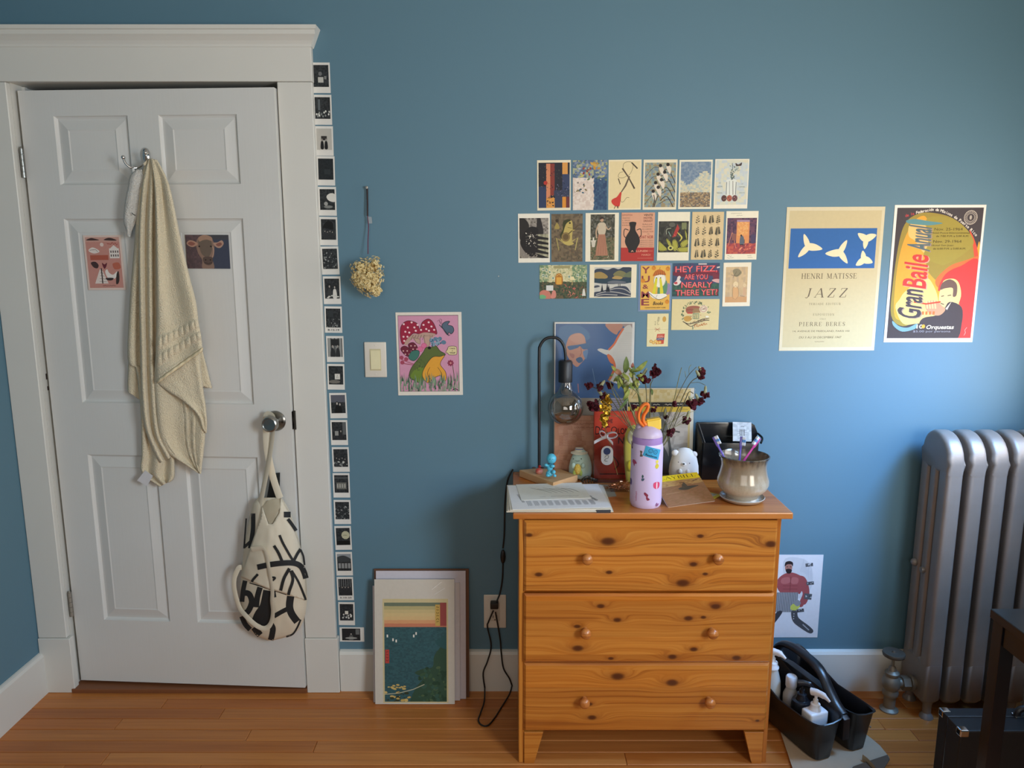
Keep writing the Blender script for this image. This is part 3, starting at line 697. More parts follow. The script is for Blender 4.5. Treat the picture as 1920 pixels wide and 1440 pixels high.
CAD = pm('black_caddy_plastic', '#1b1b1e', .33, bump=.06, bscale=60)
ang = radians(20); cad = thing('shower_caddy', 'black plastic caddy with a middle handle beside the dresser', 'caddy', (.962, -.225, .008), ang)
CL, CW_, CHh = .172, .118, .135     # half length, half width, height
def wall_h(u, v):
    """rim height around the oval: higher at the far end and at the handle, dipping in the middle of each end"""
    return CHh
def caddy():
    # two tapering tubs joined at the rim
    for sg in (-1, 1):
        b = MB(); N = 40
        def loop(h, ins, z, inner=False):
            out = []; x0, x1 = .012 + ins, CW_ - ins * .9; yl = CL - ins
            for k in range(N):
                a_ = 2 * pi * k / N; e = 0.34; cxx = abs(cos(a_)) ** e * (1 if cos(a_) >= 0 else -1); syy = abs(sin(a_)) ** e * (1 if sin(a_) >= 0 else -1)
                X_ = (x0 + x1) / 2 + cxx * (x1 - x0) / 2; Y_ = syy * yl
                zz = z
                if h: zz = z + .045 * max(0, Y_ / CL) ** 1.2 + .020 * max(0, 1 - (X_ / .05)) - (.012 * max(0, 1 - abs(Y_) / CL) ** .5)
                out.append(b.b.verts.new((sg * X_, Y_, zz)))
            return out
        L = [loop(0, .022, 0), loop(0, .018, .004), loop(0, .010, .07), loop(1, .002, CHh - .006), loop(1, -.004, CHh), loop(1, -.001, CHh + .002), loop(1, .004, CHh - .002), loop(0, .014, .07), loop(0, .022, .006)]
        b.b.faces.new(L[0][::-1]); b.b.faces.new(L[-1])
        for A_, B_ in zip(L, L[1:]):
            for k in range(N): b.b.faces.new((A_[k], A_[(k + 1) % N], B_[(k + 1) % N], B_[k]))
        o = b.build('tub', CAD, None, True, 40); o.parent = cad
    W_ = [(-.166, .128), (-.13, .146), (-.085, .172), (-.03, .176), (.09, .176), (.165, .165), (.168, .06), (-.166, .06)]
    o = MB().prism(W_, 'x', -.0125, .0125, .003, 2).build('middle_wall', CAD, None, True, 40); o.parent = cad
    prof = [(-.150, .132), (-.118, .150), (-.085, .180), (-.055, .212), (-.02, .230), (.04, .236), (.09, .234), (.13, .222), (.155, .196), (.163, .165)]
    b = MB(); P = smoothpts([(0, y_, z_) for y_, z_ in prof], 4)
    b.tube(P, [.0185] * len(P), 12, flat=.60)
    o = b.build('handle', CAD, None, True); o.parent = cad
    hm = pm('hole_light', '#8a8078', .8)
    for q in range(9):
        for w_ in range(3):
            o = MB().box(.1125, .1165, -.150 + q * .020 + .007 * (w_ % 2), -.146 + q * .020 + .007 * (w_ % 2), .062 + w_ * .016, .067 + w_ * .016, .001).build('drain_hole', hm, None); o.parent = cad
caddy()
def cadpt(x, y, z):
    p = Matrix.Rotation(ang, 3, 'Z') @ Vector((x, y, z)); return p + Vector(cad.location)
WP = pm('white_bottle_plastic', '#e9e9ee', .3, spec=.5); CL_ = pm('frosted_bottle', '#e2ddd6', .25, trans=.25); BP = pm('black_bottle_plastic', '#202126', .25)
def pump(parent, c, r, z0, m, dirx=1, diry=0, s=1.0):
    MB().lathe([(r, z0), (r, z0 + .004), (r * .8, z0 + .010), (r * .78, z0 + .020), (r * .45, z0 + .023), (r * .40, z0 + .034)], (c.x, c.y, 0), 20).build('collar', m, parent, True, 35)
    z1 = z0 + .034
    MB().tube([(c.x, c.y, z1 - .004), (c.x, c.y, z1 + .010 * s)], r * .25, 10).build('pump_stem', m, parent, True)
    h = Vector((dirx, diry, 0)).normalized()
    P = [Vector((c.x, c.y, z1 + .016 * s)) - h * .012 * s, Vector((c.x, c.y, z1 + .018 * s)) + h * .004, Vector((c.x, c.y, z1 + .016 * s)) + h * .018 * s, Vector((c.x, c.y, z1 + .007 * s)) + h * .032 * s]
    MB().tube(smoothpts(P, 4), [.010 * s] * 5 + [.009 * s] * 4 + [.006 * s, .005 * s, .004 * s, .0035 * s], 12, flat=.7).build('pump_head', m, parent, True)
def bottle(name, label, x, y, prof, mat, cat='bottle', sx=1, sy=1, rz=0):
    c = cadpt(x, y, .0065); t_ = thing(name, label, cat, c, rz)
    o = MB().lathe(prof, (0, 0, 0), 28, sx=sx, sy=sy).build('bottle_body', mat, None, True, 40); o.parent = t_; return t_, c
t_, c = bottle('pump_bottle', 'tall frosted white foam-pump bottle at the back of the caddy', -.078, .085, [(.027, 0), (.030, .004), (.031, .085), (.029, .125), (.019, .162), (.019, .172)], CL_)
pump(t_, c, .021, c.z + .170, WP, .8, -.5, 1.25)
t_, c = bottle('flip_bottle', 'small frosted bottle with a round white cap leaning in the caddy', -.045, .030, [(.021, 0), (.0235, .004), (.0235, .100), (.014, .124), (.0135, .128)], CL_)
MB().lathe([(.0165, .126), (.018, .130), (.018, .160), (.015, .164), (.0001, .1645)], (c.x, c.y, c.z), 20, cap=False).build('cap', WP, t_, True, 40)
t_, c = bottle('pump_bottle', 'black pump bottle standing behind the square white one', -.058, -.034, [(.028, 0), (.031, .003), (.031, .112), (.028, .120), (.019, .124)], BP)
pump(t_, c, .019, c.z + .123, BP, .9, -.3, 1.15)
c = cadpt(-.062, -.098, .0065); t_ = thing('pump_bottle', 'square white plastic pump bottle at the front of the caddy', 'bottle', c, ang)
MB().box(-.034, .034, -.023, .023, 0, .128, .008, 3).build('bottle_body', WP, None, True, 40).parent = t_
pump(t_, c, .0185, c.z + .127, WP, .45, -.85, 1.3)

# ======================= LEANING PRINTS =======================
OUT = []
def lean(name, label, cat, tl, tr, bl, ybot, ytop, art=None, thick=.002, col='#dcd6cc', group=None, mat=None):
    """flat sheet standing on the floor and leaning back on the wall; corners given in pixels"""
    # bottom line: on the floor at y=ybot; top: plane through ytop
    B0 = onZ(bl[0], bl[1], .001); yb_ = ybot
    T0 = onY(tl[0], tl[1], ytop); T1 = onY(tr[0], tr[1], ytop)
    w = T1.x - T0.x; dz = T0.z - .0012; dy = ytop - yb_; h = sqrt(dz * dz + dy * dy); tilt = atan2(dy, dz)
    a_ = art(w, h) if art else Art(w, h, col)
    c_ = Vector(((T0.x + T1.x) / 2, (yb_ + ytop) / 2, .0012 + dz / 2))
    return a_.place(name, label, cat, c_, (-tilt, 0, 0), group, thick=thick, mat=mat)
def art_sea(w, h):
    a_ = Art(w, h, '#cfc8bc', 5)
    a_.rect(10, 15.5, 92, 99, '#cfc093'); a_.rect(12, 18.5, 90, 98, '#3f6f74')
    a_.clip = (12, 18.5, 90, 98)
    def sky(u, v, r): return ['#6f7a66', '#b9ad7c', '#cdb986', '#d6bd88', '#d9b985', '#d9a072', '#c98062'][min(6, int(v * 7))]
    a_.mosaic(12, 18.5, 90, 38, 10, 14, sky, .15)
    def sea(u, v, r):
        k = r.random(); return '#36595f' if k < .4 else ('#3a5f65' if k < .8 else '#335359')
    a_.mosaic(12, 38, 90, 98, 16, 30, sea)
    a_.blob([(90, 52), (80, 56), (74, 62), (72, 70), (58, 72), (50, 75), (60, 79), (52, 86), (46, 94), (48, 99), (91, 99)], '#36503f')
    a_.blob([(92, 42), (84, 46), (76, 50), (82, 54), (92, 55)], '#31575a')
    a_.dabs(70, 55, 70, 90, 98, ['#2b4434', '#405a41', '#3a5a4c', '#506447'], 3)
    a_.dabs(22, 12, 90, 45, 98, ['#d2b672', '#c9a95f', '#3a3f2c'], 2.6, 3, -8)
    a_.line([(12, 92), (30, 91), (48, 88), (62, 84)], 1, '#b9b79c'); a_.dabs(12, 14, 84, 40, 88, ['#cdb26a'], 2.5, 3, 5)
    for x, y in ((15, 44), (22, 47), (26, 48), (48, 44), (51, 42)): a_.rect(x, y, x + 1.8, y + 2.2, '#e8e6dc')
    a_.rect(76, 20, 82, 37, '#c9a75c'); a_.rect(82, 18.5, 90, 37, '#9c4d4a'); a_.rect(13, 56, 18, 67, '#b8463f')
    for k in range(6): a_.scribble(77.5, 22 + k * 2.4, 3, 4, '#4a3c22', .6, 1.4)
    for k in range(4): a_.scribble(14.2, 58 + k * 2.2, 2.6, 3, '#3a1c1a', .5, 1.2)
    a_.clip = (0, 0, 100, 100)
    a_.line([(72, 8), (84, 2)], .7, '#f3efe8'); a_.line([(75, 12), (88, 7)], .6, '#e6e2dc')
    return a_
lean('mounting_board', 'brown-edged backing board, rearmost of the sheets leaning under the instant photos', 'board', (702, 1066), (879, 1067), (0, 0), -.050, -.006, lambda w, h: Art(w, h, '#6b4a38'), .004)
lean('card_sheet', 'pale lilac card sheet showing above the framed-size stack by the door', 'print', (705, 1070), (873, 1071), (0, 0), -.062, -.014, lambda w, h: Art(w, h, '#cfc9d2'), .003)
lean('card_sheet', 'white sheet edge sticking out at the right of the leaning stack', 'print', (738, 1092), (862, 1092), (0, 0), -.072, -.022, lambda w, h: Art(w, h, '#c9c2c4'), .003)
lean('card_sheet', 'white sheet edge sticking out at the left of the leaning stack', 'print', (699, 1098), (840, 1098), (0, 0), -.082, -.029, lambda w, h: Art(w, h, '#c6c3c9'), .003)
lean('art_print', 'seascape print in a clear sleeve, frontmost of the sheets leaning on the wall', 'print', (702, 1086), (852, 1087), (0, 0), -.094, -.038, art_sea, .002)

# ======================= OUTLET, CORD, SWITCH =======================
PLATE = pm('ivory_wall_plate', '#d9d2c6', .35)
def plate(name, label, cat, tl, br, parts):
    a_, b_ = onY(*tl, 0), onY(*br, 0); c_ = Vector(((a_.x + b_.x) / 2, -.0005, (a_.z + b_.z) / 2)); w, h = b_.x - a_.x, a_.z - b_.z
    t_ = thing(name, label, cat, c_)
    MB().box(-w / 2, w / 2, -.006, 0, -h / 2, h / 2, .003, 3).build('cover_plate', PLATE, None, True, 40).parent = t_
    parts(t_, w, h); return t_, c_
def sw(t_, w, h):
    IV = pm('ivory_rocker', '#e0d8b0', .35)
    MB().box(-.0185, .0185, -.0068, -.0055, -.036, .036, .0008).build('rocker_frame', pm('ivory_frame', '#c9bf9a', .4), None).parent = t_
    o = MB().hexa([(-.0155, -.0105, -.031), (.0155, -.0105, -.031), (.0155, -.0065, -.031), (-.0155, -.0065, -.031), (-.0155, -.0075, .031), (.0155, -.0075, .031), (.0155, -.0065, .031), (-.0155, -.0065, .031)], .0006).build('rocker', IV, None); o.parent = t_
    for z in (.048, -.048): MB().lathe([(.003, -.006), (.003, -.0068), (.001, -.007)], (0, 0, z), 10, 'y').build('screw', PLATE, None).parent = t_
plate('light_switch', 'cream rocker light switch between the dried flower and frog print', 'switch', (683, 641), (726, 707), sw)
DK = pm('socket_slot', '#2a2622', .6)
def outl(t_, w, h):
    o = MB().box(-.0165, .0165, -.0075, -.0055, -.034, .034, .002, 2).build('socket_face', pm('socket_ivory', '#c9c0b2', .4), None, True, 40); o.parent = t_
    for z in (-.019,):
        for x in (-.0065, .0065): MB().box(x - .0011, x + .0011, -.0079, -.0074, z - .004, z + .006).build('slot', DK, None).parent = t_
        MB().lathe([(.0024, -.0074), (.0024, -.0079)], (0, 0, z - .011), 10, 'y').build('slot', DK, None).parent = t_
ot, oc = plate('wall_outlet', 'wall outlet with a black plug left of the dresser', 'outlet', (907, 1114), (949, 1176), outl)
CORD = pm('black_cord', '#16130f', .45)
cord = thing('power_cord', 'black lamp cord with inline switch looping from outlet to dresser', 'cord', (.02 - .04, -.04, 0))
def cp(l, y=None):
    out = []
    for e in l:
        px, py = e[0], e[1]; yy = e[2] if len(e) > 2 else -.012
        out.append(onY(px, py, yy))
    return smoothpts(out, 6)
MB().tube(cp([(962, 880, -.010), (952, 900, -.012), (947, 940), (945.5, 1000), (943, 1028)]), .0028, 8).build('cable', CORD, cord, True)
MB().ball(onY(943, 1044, -.014), .001, 14, 10, (9, 7, 26)).build('inline_switch', CORD, cord, True)
MB().tube(cp([(943, 1058), (942, 1085), (938, 1110), (932, 1126, -.02), (928, 1134, -.03)]), .0028, 8).build('cable', CORD, cord, True)
p = onY(927, 1133, -.02); MB().box(p.x - .014, p.x + .014, -.034, -.0085, p.z - .013, p.z + .010, .004, 2).build('plug', CORD, cord, True, 40)
zf = lambda px, py: tuple(onZ(px, py, .0035))
loop = cp([(925, 1145, -.034), (916, 1166, -.024), (914, 1176, -.022), (921, 1211, -.022), (914, 1240, -.024), (906, 1262, -.028), (909, 1290, -.032)])
loop += smoothpts([loop[-1], onZ(908, 1315, .02), zf(901, 1337), zf(897, 1351), zf(904, 1360), zf(915, 1360), zf(927, 1347), zf(941, 1325), onZ(955, 1302, .01), onY(960, 1286, -.03)], 6)[1:]
loop += cp([(960, 1286, -.03), (955, 1272, -.026), (944, 1253, -.024), (940, 1225, -.022), (938, 1200, -.022), (933, 1170, -.024), (929, 1148, -.034)])[1:]
MB().tube(loop, .0027, 8).build('cable', CORD, cord, True)
# ======================= ON THE DOOR =======================
from mathutils import noise as MN
hk_c = door_pt(275, 292)
hk = thing('coat_hook', 'small chrome double hook screwed to the upper middle of the door', 'hook', hk_c)
def hbox(mb): return mb
b = MB()
b.lathe([(.0135, -.0005), (.0135, -.006), (.011, -.010), (.004, -.0125), (.0001, -.013)], (0, 0, .0), 24, 'y', cap=False, sx=.9, sy=1.75)
b.build('hook_plate', CHROME, None, True, 60).parent = hk
for i, P in enumerate(([(.0, -.008, -.014), (-.002, -.026, -.030), (-.012, -.040, -.040), (-.026, -.050, -.042), (-.040, -.056, -.030), (-.045, -.058, -.012)],
                       [(.004, -.008, -.012), (.008, -.026, -.024), (.014, -.040, -.026), (.020, -.050, -.014), (.022, -.054, .002)])):
    MB().tube(smoothpts(P, 6), .0036, 12).build('prong', CHROME, None, True).parent = hk
    MB().ball(P[-1], .0062, 14, 10).build('prong_ball', CHROME, None, True).parent = hk

TOWEL = None
def terry(name, col, col2):
    m, t, b = newmat(name); v = t.coord('Object'); n = t.noise(v, 300, 3); n2 = t.noise(v, 9, 3)
    t.l.new(t.mix(n2, rgb(col), rgb(col2)), b.inputs['Base Color']); b.inputs['Roughness'].default_value = 1.0
    b.inputs['Specular IOR Level'].default_value = .1; b.inputs['Sheen Weight'].default_value = .35
    t.l.new(t.bump(n, 1.0, .006), b.inputs['Normal']); return m
TER = terry('cream_terry', '#e6d6b4', '#efe2c6'); WTER = terry('white_terry', '#d8d4cc', '#e2dfd8')
def lerp_rows(rows, v):
    """rows: list of (lx, ly, rx, ry, depth) pixels; smooth interpolation"""
    n = len(rows) - 1; f = v * n; i = min(int(f), n - 1); t = f - i
    g = lambda k: rows[max(0, min(n, k))]
    out = []
    for c in range(5):
        a, b_, c_, d = g(i - 1)[c], g(i)[c], g(i + 1)[c], g(i + 2)[c]
        out.append(0.5 * ((2 * b_) + (c_ - a) * t + (2 * a - 5 * b_ + 4 * c_ - d) * t * t + (3 * b_ - a - 3 * c_ + d) * t ** 3))
    return out
def drape(mb, rows, folds, nu=44, nv=70, seed=0, rag=0.0):
    """hanging cloth between two edges; folds(u, v) gives extra depth towards the room in metres"""
    def f(u, v):
        lx, ly, rx, ry, d = lerp_rows(rows, v)
        px, py = lx + (rx - lx) * u, ly + (ry - ly) * u
        o = d + folds(u, v) + .003 * MN.noise(Vector((u * 4, v * 7, seed)))
        e = min(u, 1 - u); o -= .010 * max(0, 1 - e / .08) ** 2
        return door_pt(px, py, max(o, .011))
    mb.grid(f, nu, nv)
tw = thing('bath_towel', 'cream terry bath towel hanging from the hook on the door', 'towel', hk_c)
# back fall: the long tails that reach lowest, at the left
rowsA = [(277, 300, 294, 304, .040), (262, 345, 306, 345, .038), (254, 450, 312, 450, .034), (245, 560, 316, 570, .030), (241, 672, 318, 690, .030), (255, 690, 318, 720, .028), (263, 745, 318, 780, .030), (266, 800, 322, 830, .032), (267, 850, 326, 862, .030), (267, 885, 326, 893, .026), (300, 912, 318, 903, .024)]
b = MB(); drape(b, rowsA, lambda u, v: .010 * sin(u * 13 + v * 2) * min(1, v * 4), seed=1)
b.build('back_fall', TER, tw, True, None, solid=.005)
rowsF = [(262, 520, 285, 520, .024), (250, 600, 282, 600, .022), (243, 660, 280, 680, .020), (240, 720, 280, 735, .018), (241, 735, 272, 756, .016)]
b = MB(); drape(b, rowsF, lambda u, v: .006 * sin(u * 5 + 1), 18, 30, 2); b.build('left_corner', TER, tw, True, None, solid=.004)
rowsG = [(345, 600, 372, 620, .022), (352, 660, 380, 660, .020), (360, 700, 390, 700, .020), (368, 722, 397, 728, .020)]
b = MB(); drape(b, rowsG, lambda u, v: .004 * sin(u * 5), 14, 20, 3); b.build('right_corner', TER, tw, True, None, solid=.004)
# middle folds
rowsB = [(280, 298, 292, 300, .054), (268, 345, 302, 342, .054), (262, 430, 304, 430, .054), (262, 540, 304, 540, .054), (264, 640, 304, 640, .054), (266, 740, 308, 740, .052), (272, 800, 314, 820, .050), (290, 850, 330, 850, .046), (300, 868, 330, 852, .042)]
b = MB(); drape(b, rowsB, lambda u, v: .011 * sin(u * 15.5 + .6 * sin(v * 5)) * min(1, v * 5), 60, 80, 4)
b.build('middle_fold', TER, tw, True, None, solid=.005)
# lower right tail below the hem with woven bars
def bars(u, v, a, b_, n=16, amp=.0035):
    o = 0
    for c, w_ in ((a, .030), (b_, .030)):
        q = abs(v - c) / w_
        if q < 1: o += amp * (1 - q ** 4) * (abs(sin(u * n)) ** .6)
    for c in (a - .048, (a + b_) / 2, b_ + .048):
        q = abs(v - c) / .010
        if q < 1: o += -.0018 * (1 - q)
    return o
rowsD = [(296, 640, 372, 640, .058), (290, 700, 376, 690, .058), (292, 740, 381, 735, .058), (296, 790, 386, 775, .056), (303, 825, 384, 815, .052), (318, 850, 381, 845, .048), (344, 868, 378, 870, .044), (372, 886, 376, 888, .042)]
b = MB(); drape(b, rowsD, lambda u, v: .010 * sin(u * 6.0 + 1.2 + v) + bars(v, u * 1.0 + .0, .60, .74, 22, .006), 60, 60, 5)
b.build('lower_tail', TER, tw, True, None, solid=.005)
rowsE = [(294, 716, 372, 664, .072), (300, 722, 376, 700, .072), (318, 735, 380, 730, .072), (345, 752, 385, 765, .072), (370, 775, 387, 792, .070), (382, 806, 386, 812, .066)]
b = MB(); drape(b, rowsE, lambda u, v: .005 * sin(u * 5 + 1), 40, 40, 6)
b.build('turned_corner', TER, tw, True, None, solid=.005)
# front fall with the banded border and the slanting hem
rowsC = [(284, 297, 294, 301, .068), (290, 340, 312, 336, .070), (293, 400, 322, 372, .076), (294, 470, 336, 440, .080), (295, 540, 352, 510, .082), (295, 600, 366, 565, .084), (294, 640, 371, 602, .085), (293, 680, 376, 630, .085), (294, 717, 379, 655, .084)]
def foldC(u, v):
    o = .012 * sin(u * 7.5 + .5 + .8 * sin(v * 4)) * min(1, v * 4) * (1 - .45 * v)
    o += bars(u, v, .765, .865, 24, .0080)
    if v > .955: o += .003
    return o
b = MB(); drape(b, rowsC, foldC, 110, 150, 7)
b.build('front_fall', TER, tw, True, None, solid=.005)
b = MB()
def hem(u, v):
    px, py = 294 + (379 - 294) * u, 716 + (655 - 716) * u
    return door_pt(px + v * 1.5, py - 7 * (v - .5), .0925 + .0035 * sin(v * pi) + .0012 * sin(u * 40) + .012 * sin(u * 7.5 + .5 + .8 * sin(4)) * .55 - .010 * max(0, 1 - min(u, 1 - u) / .08) ** 2)
b.grid(hem, 50, 4); b.build('hem', pm('hem_weave', '#e2d2ae', .9, bump=.3, bscale=500), tw, True, None, solid=.003)
q = [door_pt(*p, .034) for p in ((272, 882), (287, 892), (276, 911), (257, 901))]
MB().poly(q).build('care_tag', pm('satin_tag', '#d4d2d4', .4), tw, solid=.0008)
# loop over the hook
MB().tube([hk_c + Vector(p) for p in smoothpts([(.010, -.030, -.030), (.016, -.040, -.020), (.022, -.046, -.022), (.018, -.060, -.034)], 5)], .004, 8, flat=.5).build('hanging_loop', TER, tw, True)

wc = thing('washcloth', 'small white washcloth hanging on the left prong of the hook', 'towel', door_pt(255, 340, .05))
rowsW = [(258, 318, 264, 318, .052), (246, 331, 270, 332, .052), (242, 350, 268, 350, .050), (237, 375, 262, 372, .048), (234, 400, 260, 395, .044), (234, 418, 254, 415, .040), (238, 430, 246, 432, .036), (241, 444, 243, 445, .034)]
b = MB(); drape(b, rowsW, lambda u, v: .008 * sin(u * 5 + .4), 24, 44, 8); b.build('cloth', WTER, wc, True, None, solid=.006)
MB().tube([hk_c + Vector(p) for p in [(-.018, -.050, -.060), (-.021, -.052, -.044), (-.023, -.046, -.037), (-.021, -.044, -.050)]], .004, 8, flat=.4).build('hanging_loop', pm('white_tape', '#dcdad6', .7), wc, True)
MB().tube([door_pt(247, 399, .060), door_pt(250, 402, .060), door_pt(254, 404, .058)], .0012, 6).build('stitched_mark', pm('dark_thread', '#2b2622', .8), wc, True)

# ---------- tote bag on the knob ----------
CAN = pm('natural_canvas', '#ddd2bc', .9, bump=.35, bscale=700, var=.03); INK = pm('black_screen_ink', '#1e1f20', .75, var=.03)
KX, KY = 505, 800
bg_ = thing('tote_bag', 'cream canvas tote with bold black abstract strokes hanging on the door knob', 'bag', door_pt(512, 1060, .06))
sil = [(933, 484, 528), (945, 474, 536), (965, 470, 546), (990, 464, 554), (1010, 460, 560), (1040, 456, 567), (1070, 453, 573), (1100, 451, 575.5), (1125, 451, 576), (1150, 454, 573), (1165, 459, 569), (1180, 466, 561), (1192, 480, 547), (1201, 502, 512)]
def silx(py):
    for (a, l0, r0), (c_, l1, r1) in zip(sil, sil[1:]):
        if a <= py <= c_:
            t = (py - a) / (c_ - a); return l0 + (l1 - l0) * t, r0 + (r1 - r0) * t
    return sil[0][1:] if py < sil[0][0] else sil[-1][1:]
def bag_depth(px, py, base=0.0):
    l, r = silx(py); c_ = (l + r) / 2; h = max((r - l) / 2, 1)
    u = max(-1, min(1, (px - c_) / h)); t = (py - 933) / (1201 - 933)
    belly = .052 * (sin(min(1, max(0.0, t)) * pi) ** .55) + .012
    d = .030 + belly * sqrt(max(0, 1 - u * u * .98))
    # creases: the flap folded over across the bag
    d += .004 * MN.noise(Vector((px * .03, py * .03, 3))) + .0022 * MN.noise(Vector((px * .09, py * .05, 8)))
    return d + base
def bp(px, py, off=0.0): return door_pt(px, py, bag_depth(px, py) + off)
b = MB()
def bf(u, v):
    py = 933 + (1201 - 933) * v; l, r = silx(py); return bp(l + (r - l) * u, py)
b.grid(bf, 36, 60); b.build('bag_front', CAN, bg_, True, None)
b = MB()
def bb_(u, v):
    py = 933 + (1201 - 933) * v; l, r = silx(py); return door_pt(l + (r - l) * u, py, .012 + .017 * (1 - sin(pi * u)))
b.grid(bb_, 16, 30); b.build('bag_back', CAN, bg_, True, None)
def patch(mb, pts, off, n=4):
    """polygon laid on the bulging front: triangulated, split and lifted"""
    t = bmesh.new(); t.faces.new([t.verts.new((x, y, 0)) for x, y in pts]); bmesh.ops.triangulate(t, faces=t.faces)
    for _ in range(n):
        es = [e for e in t.edges if e.calc_length() > 5]
        if not es: break
        bmesh.ops.subdivide_edges(t, edges=es, cuts=1); bmesh.ops.triangulate(t, faces=t.faces)
    mp = {v: mb.b.verts.new(bp(v.co.x, v.co.y, off)) for v in t.verts}
    for f in t.faces: mb.b.faces.new([mp[v] for v in f.verts])
    t.free()
def Z4(x, y): return (420 + x / 4.8, 920 + y / 4.8)
def stroke(mb, pts, wd, off=.0008):
    P = smoothpts([(*Z4(*p), 0) for p in pts], 6); n = len(P); L, R_ = [], []
    for i, p in enumerate(P):
        t = (P[min(i + 1, n - 1)] - P[max(i - 1, 0)]).normalized(); s_ = Vector((-t.y, t.x, 0)) * wd / 9.6
        L.append(p + s_); R_.append(p - s_)
    V = [[mb.b.verts.new(bp(*(a.lerp(c_, k / 3)).xy, off)) for k in range(4)] for a, c_ in zip(L, R_)]
    for A_, B_ in zip(V, V[1:]):
        for k in range(3): mb.b.faces.new((A_[k], A_[k + 1], B_[k + 1], B_[k]))
# flap folded over in front (raised), mouth opening and the printed strokes
fl = MB(); patch(fl, [Z4(*p) for p in ((345, 140), (330, 250), (290, 360), (235, 520), (150, 775), (390, 880), (560, 930), (735, 985), (742, 900), (735, 800), (715, 640), (690, 510), (640, 370), (590, 200), (510, 60), (500, 200), (440, 300), (400, 300))], .006)
fl.build('folded_flap', CAN, bg_, True, None, solid=.0025)
mo = MB(); patch(mo, [Z4(*p) for p in ((350, 150), (395, 90), (500, 62), (505, 150), (470, 220), (438, 290), (405, 300), (375, 220))], .0075)
mo.build('bag_lining', pm('canvas_lining', '#b3a78f', .95, bump=.3, bscale=600), bg_, True, None)
for pts, w_ in ([[(540, 215), (600, 215)], 52], [[(575, 255), (610, 300), (650, 360)], 30], [[(500, 400), (530, 470), (580, 560), (625, 635)], 22], [[(450, 495), (490, 560), (525, 640)], 26],
                [[(300, 690), (420, 665), (560, 650), (640, 655), (690, 680), (720, 730), (738, 790)], 50], [[(620, 650), (660, 570), (690, 525)], 26], [[(590, 700), (540, 790), (510, 900)], 28],
                [[(600, 720), (620, 800), (590, 900), (580, 940)], 26], [[(610, 720), (670, 820), (725, 950), (735, 985)], 20], [[(305, 752), (262, 800), (250, 822)], 22], [[(690, 530), (715, 590), (725, 670)], 16], [[(430, 780), (460, 785), (438, 810)], 18]):
    S_ = MB(); stroke(S_, pts, w_, .0095); S_.build('ink_stroke', INK, bg_, True, None)
for pts, w_ in ([[(262, 205), (262, 330), (250, 430), (235, 520)], 40], [[(200, 250), (190, 380), (180, 520)], 14], [[(180, 510), (235, 460), (255, 440)], 26],
                [[(190, 810), (172, 900), (162, 1000)], 42], [[(175, 920), (225, 930), (250, 1000), (220, 1080), (180, 1110)], 52], [[(325, 870), (300, 960), (290, 1050)], 50], [[(400, 900), (370, 1040), (320, 1120), (290, 1190)], 95], [[(415, 960), (400, 1100), (370, 1180), (330, 1190)], 60],
                [[(450, 900), (460, 960)], 24], [[(450, 1130), (520, 1090), (580, 1060)], 40], [[(600, 950), (590, 1040), (610, 1110), (660, 1180)], 66], [[(160, 1130), (190, 1200), (235, 1250)], 46], [[(270, 1230), (300, 1270), (325, 1300)], 60],
                [[(420, 1200), (440, 1240), (432, 1300), (420, 1345)], 52], [[(690, 1160), (660, 1230), (620, 1290), (560, 1315)], 16], [[(230, 830), (390, 880), (560, 935)], 9]):
    S_ = MB(); stroke(S_, pts, w_); S_.build('ink_stroke', INK, bg_, True, None)
def strap(pts, wd=.011, seg=6):
    P = smoothpts(pts, 6); mb = MB(); mb.tube(P, wd, 8, flat=.18); mb.build('strap', CAN, bg_, True, 60)
kn_p = lambda px, py, o: door_pt(px, py, o)
strap([kn_p(499, 795, .020), kn_p(502, 778, .024), kn_p(512, 782, .030), kn_p(512, 800, .034), kn_p(509, 830, .034), kn_p(503, 870, .040), kn_p(495, 910, .048), kn_p(489, 938, .052), kn_p(487, 950, .054)], .0125)
strap([kn_p(499, 800, .022), kn_p(500, 830, .026), kn_p(504, 860, .030), kn_p(512, 895, .036), kn_p(520, 920, .045), kn_p(525, 934, .050)], .0115)
sp = [(350, 520), (385, 590), (400, 680), (420, 800), (435, 900), (432, 1000), (440, 1090), (430, 1170), (400, 1225), (350, 1240), (280, 1205), (200, 1130), (145, 1060), (110, 960), (90, 860), (95, 780), (130, 700), (160, 690)]
strap([bp(*Z4(*p), .014) if 455 < Z4(*p)[0] else door_pt(*Z4(*p), .050) for p in [(250, 530)] + sp], .0085)
MB().hexa([door_pt(*p) for p in ((508, 893, .003), (526, 886, .003), (525, 940, .003), (500, 935, .003), (508, 893, .005), (526, 886, .005), (525, 940, .005), (500, 935, .005))][:8] if False else [door_pt(500, 935, .012), door_pt(524, 940, .012), door_pt(525, 886, .012), door_pt(508, 888, .012), door_pt(500, 935, .014), door_pt(524, 940, .014), door_pt(525, 886, .014), door_pt(508, 888, .014)]).build('dark_inner_tag', INK, bg_)

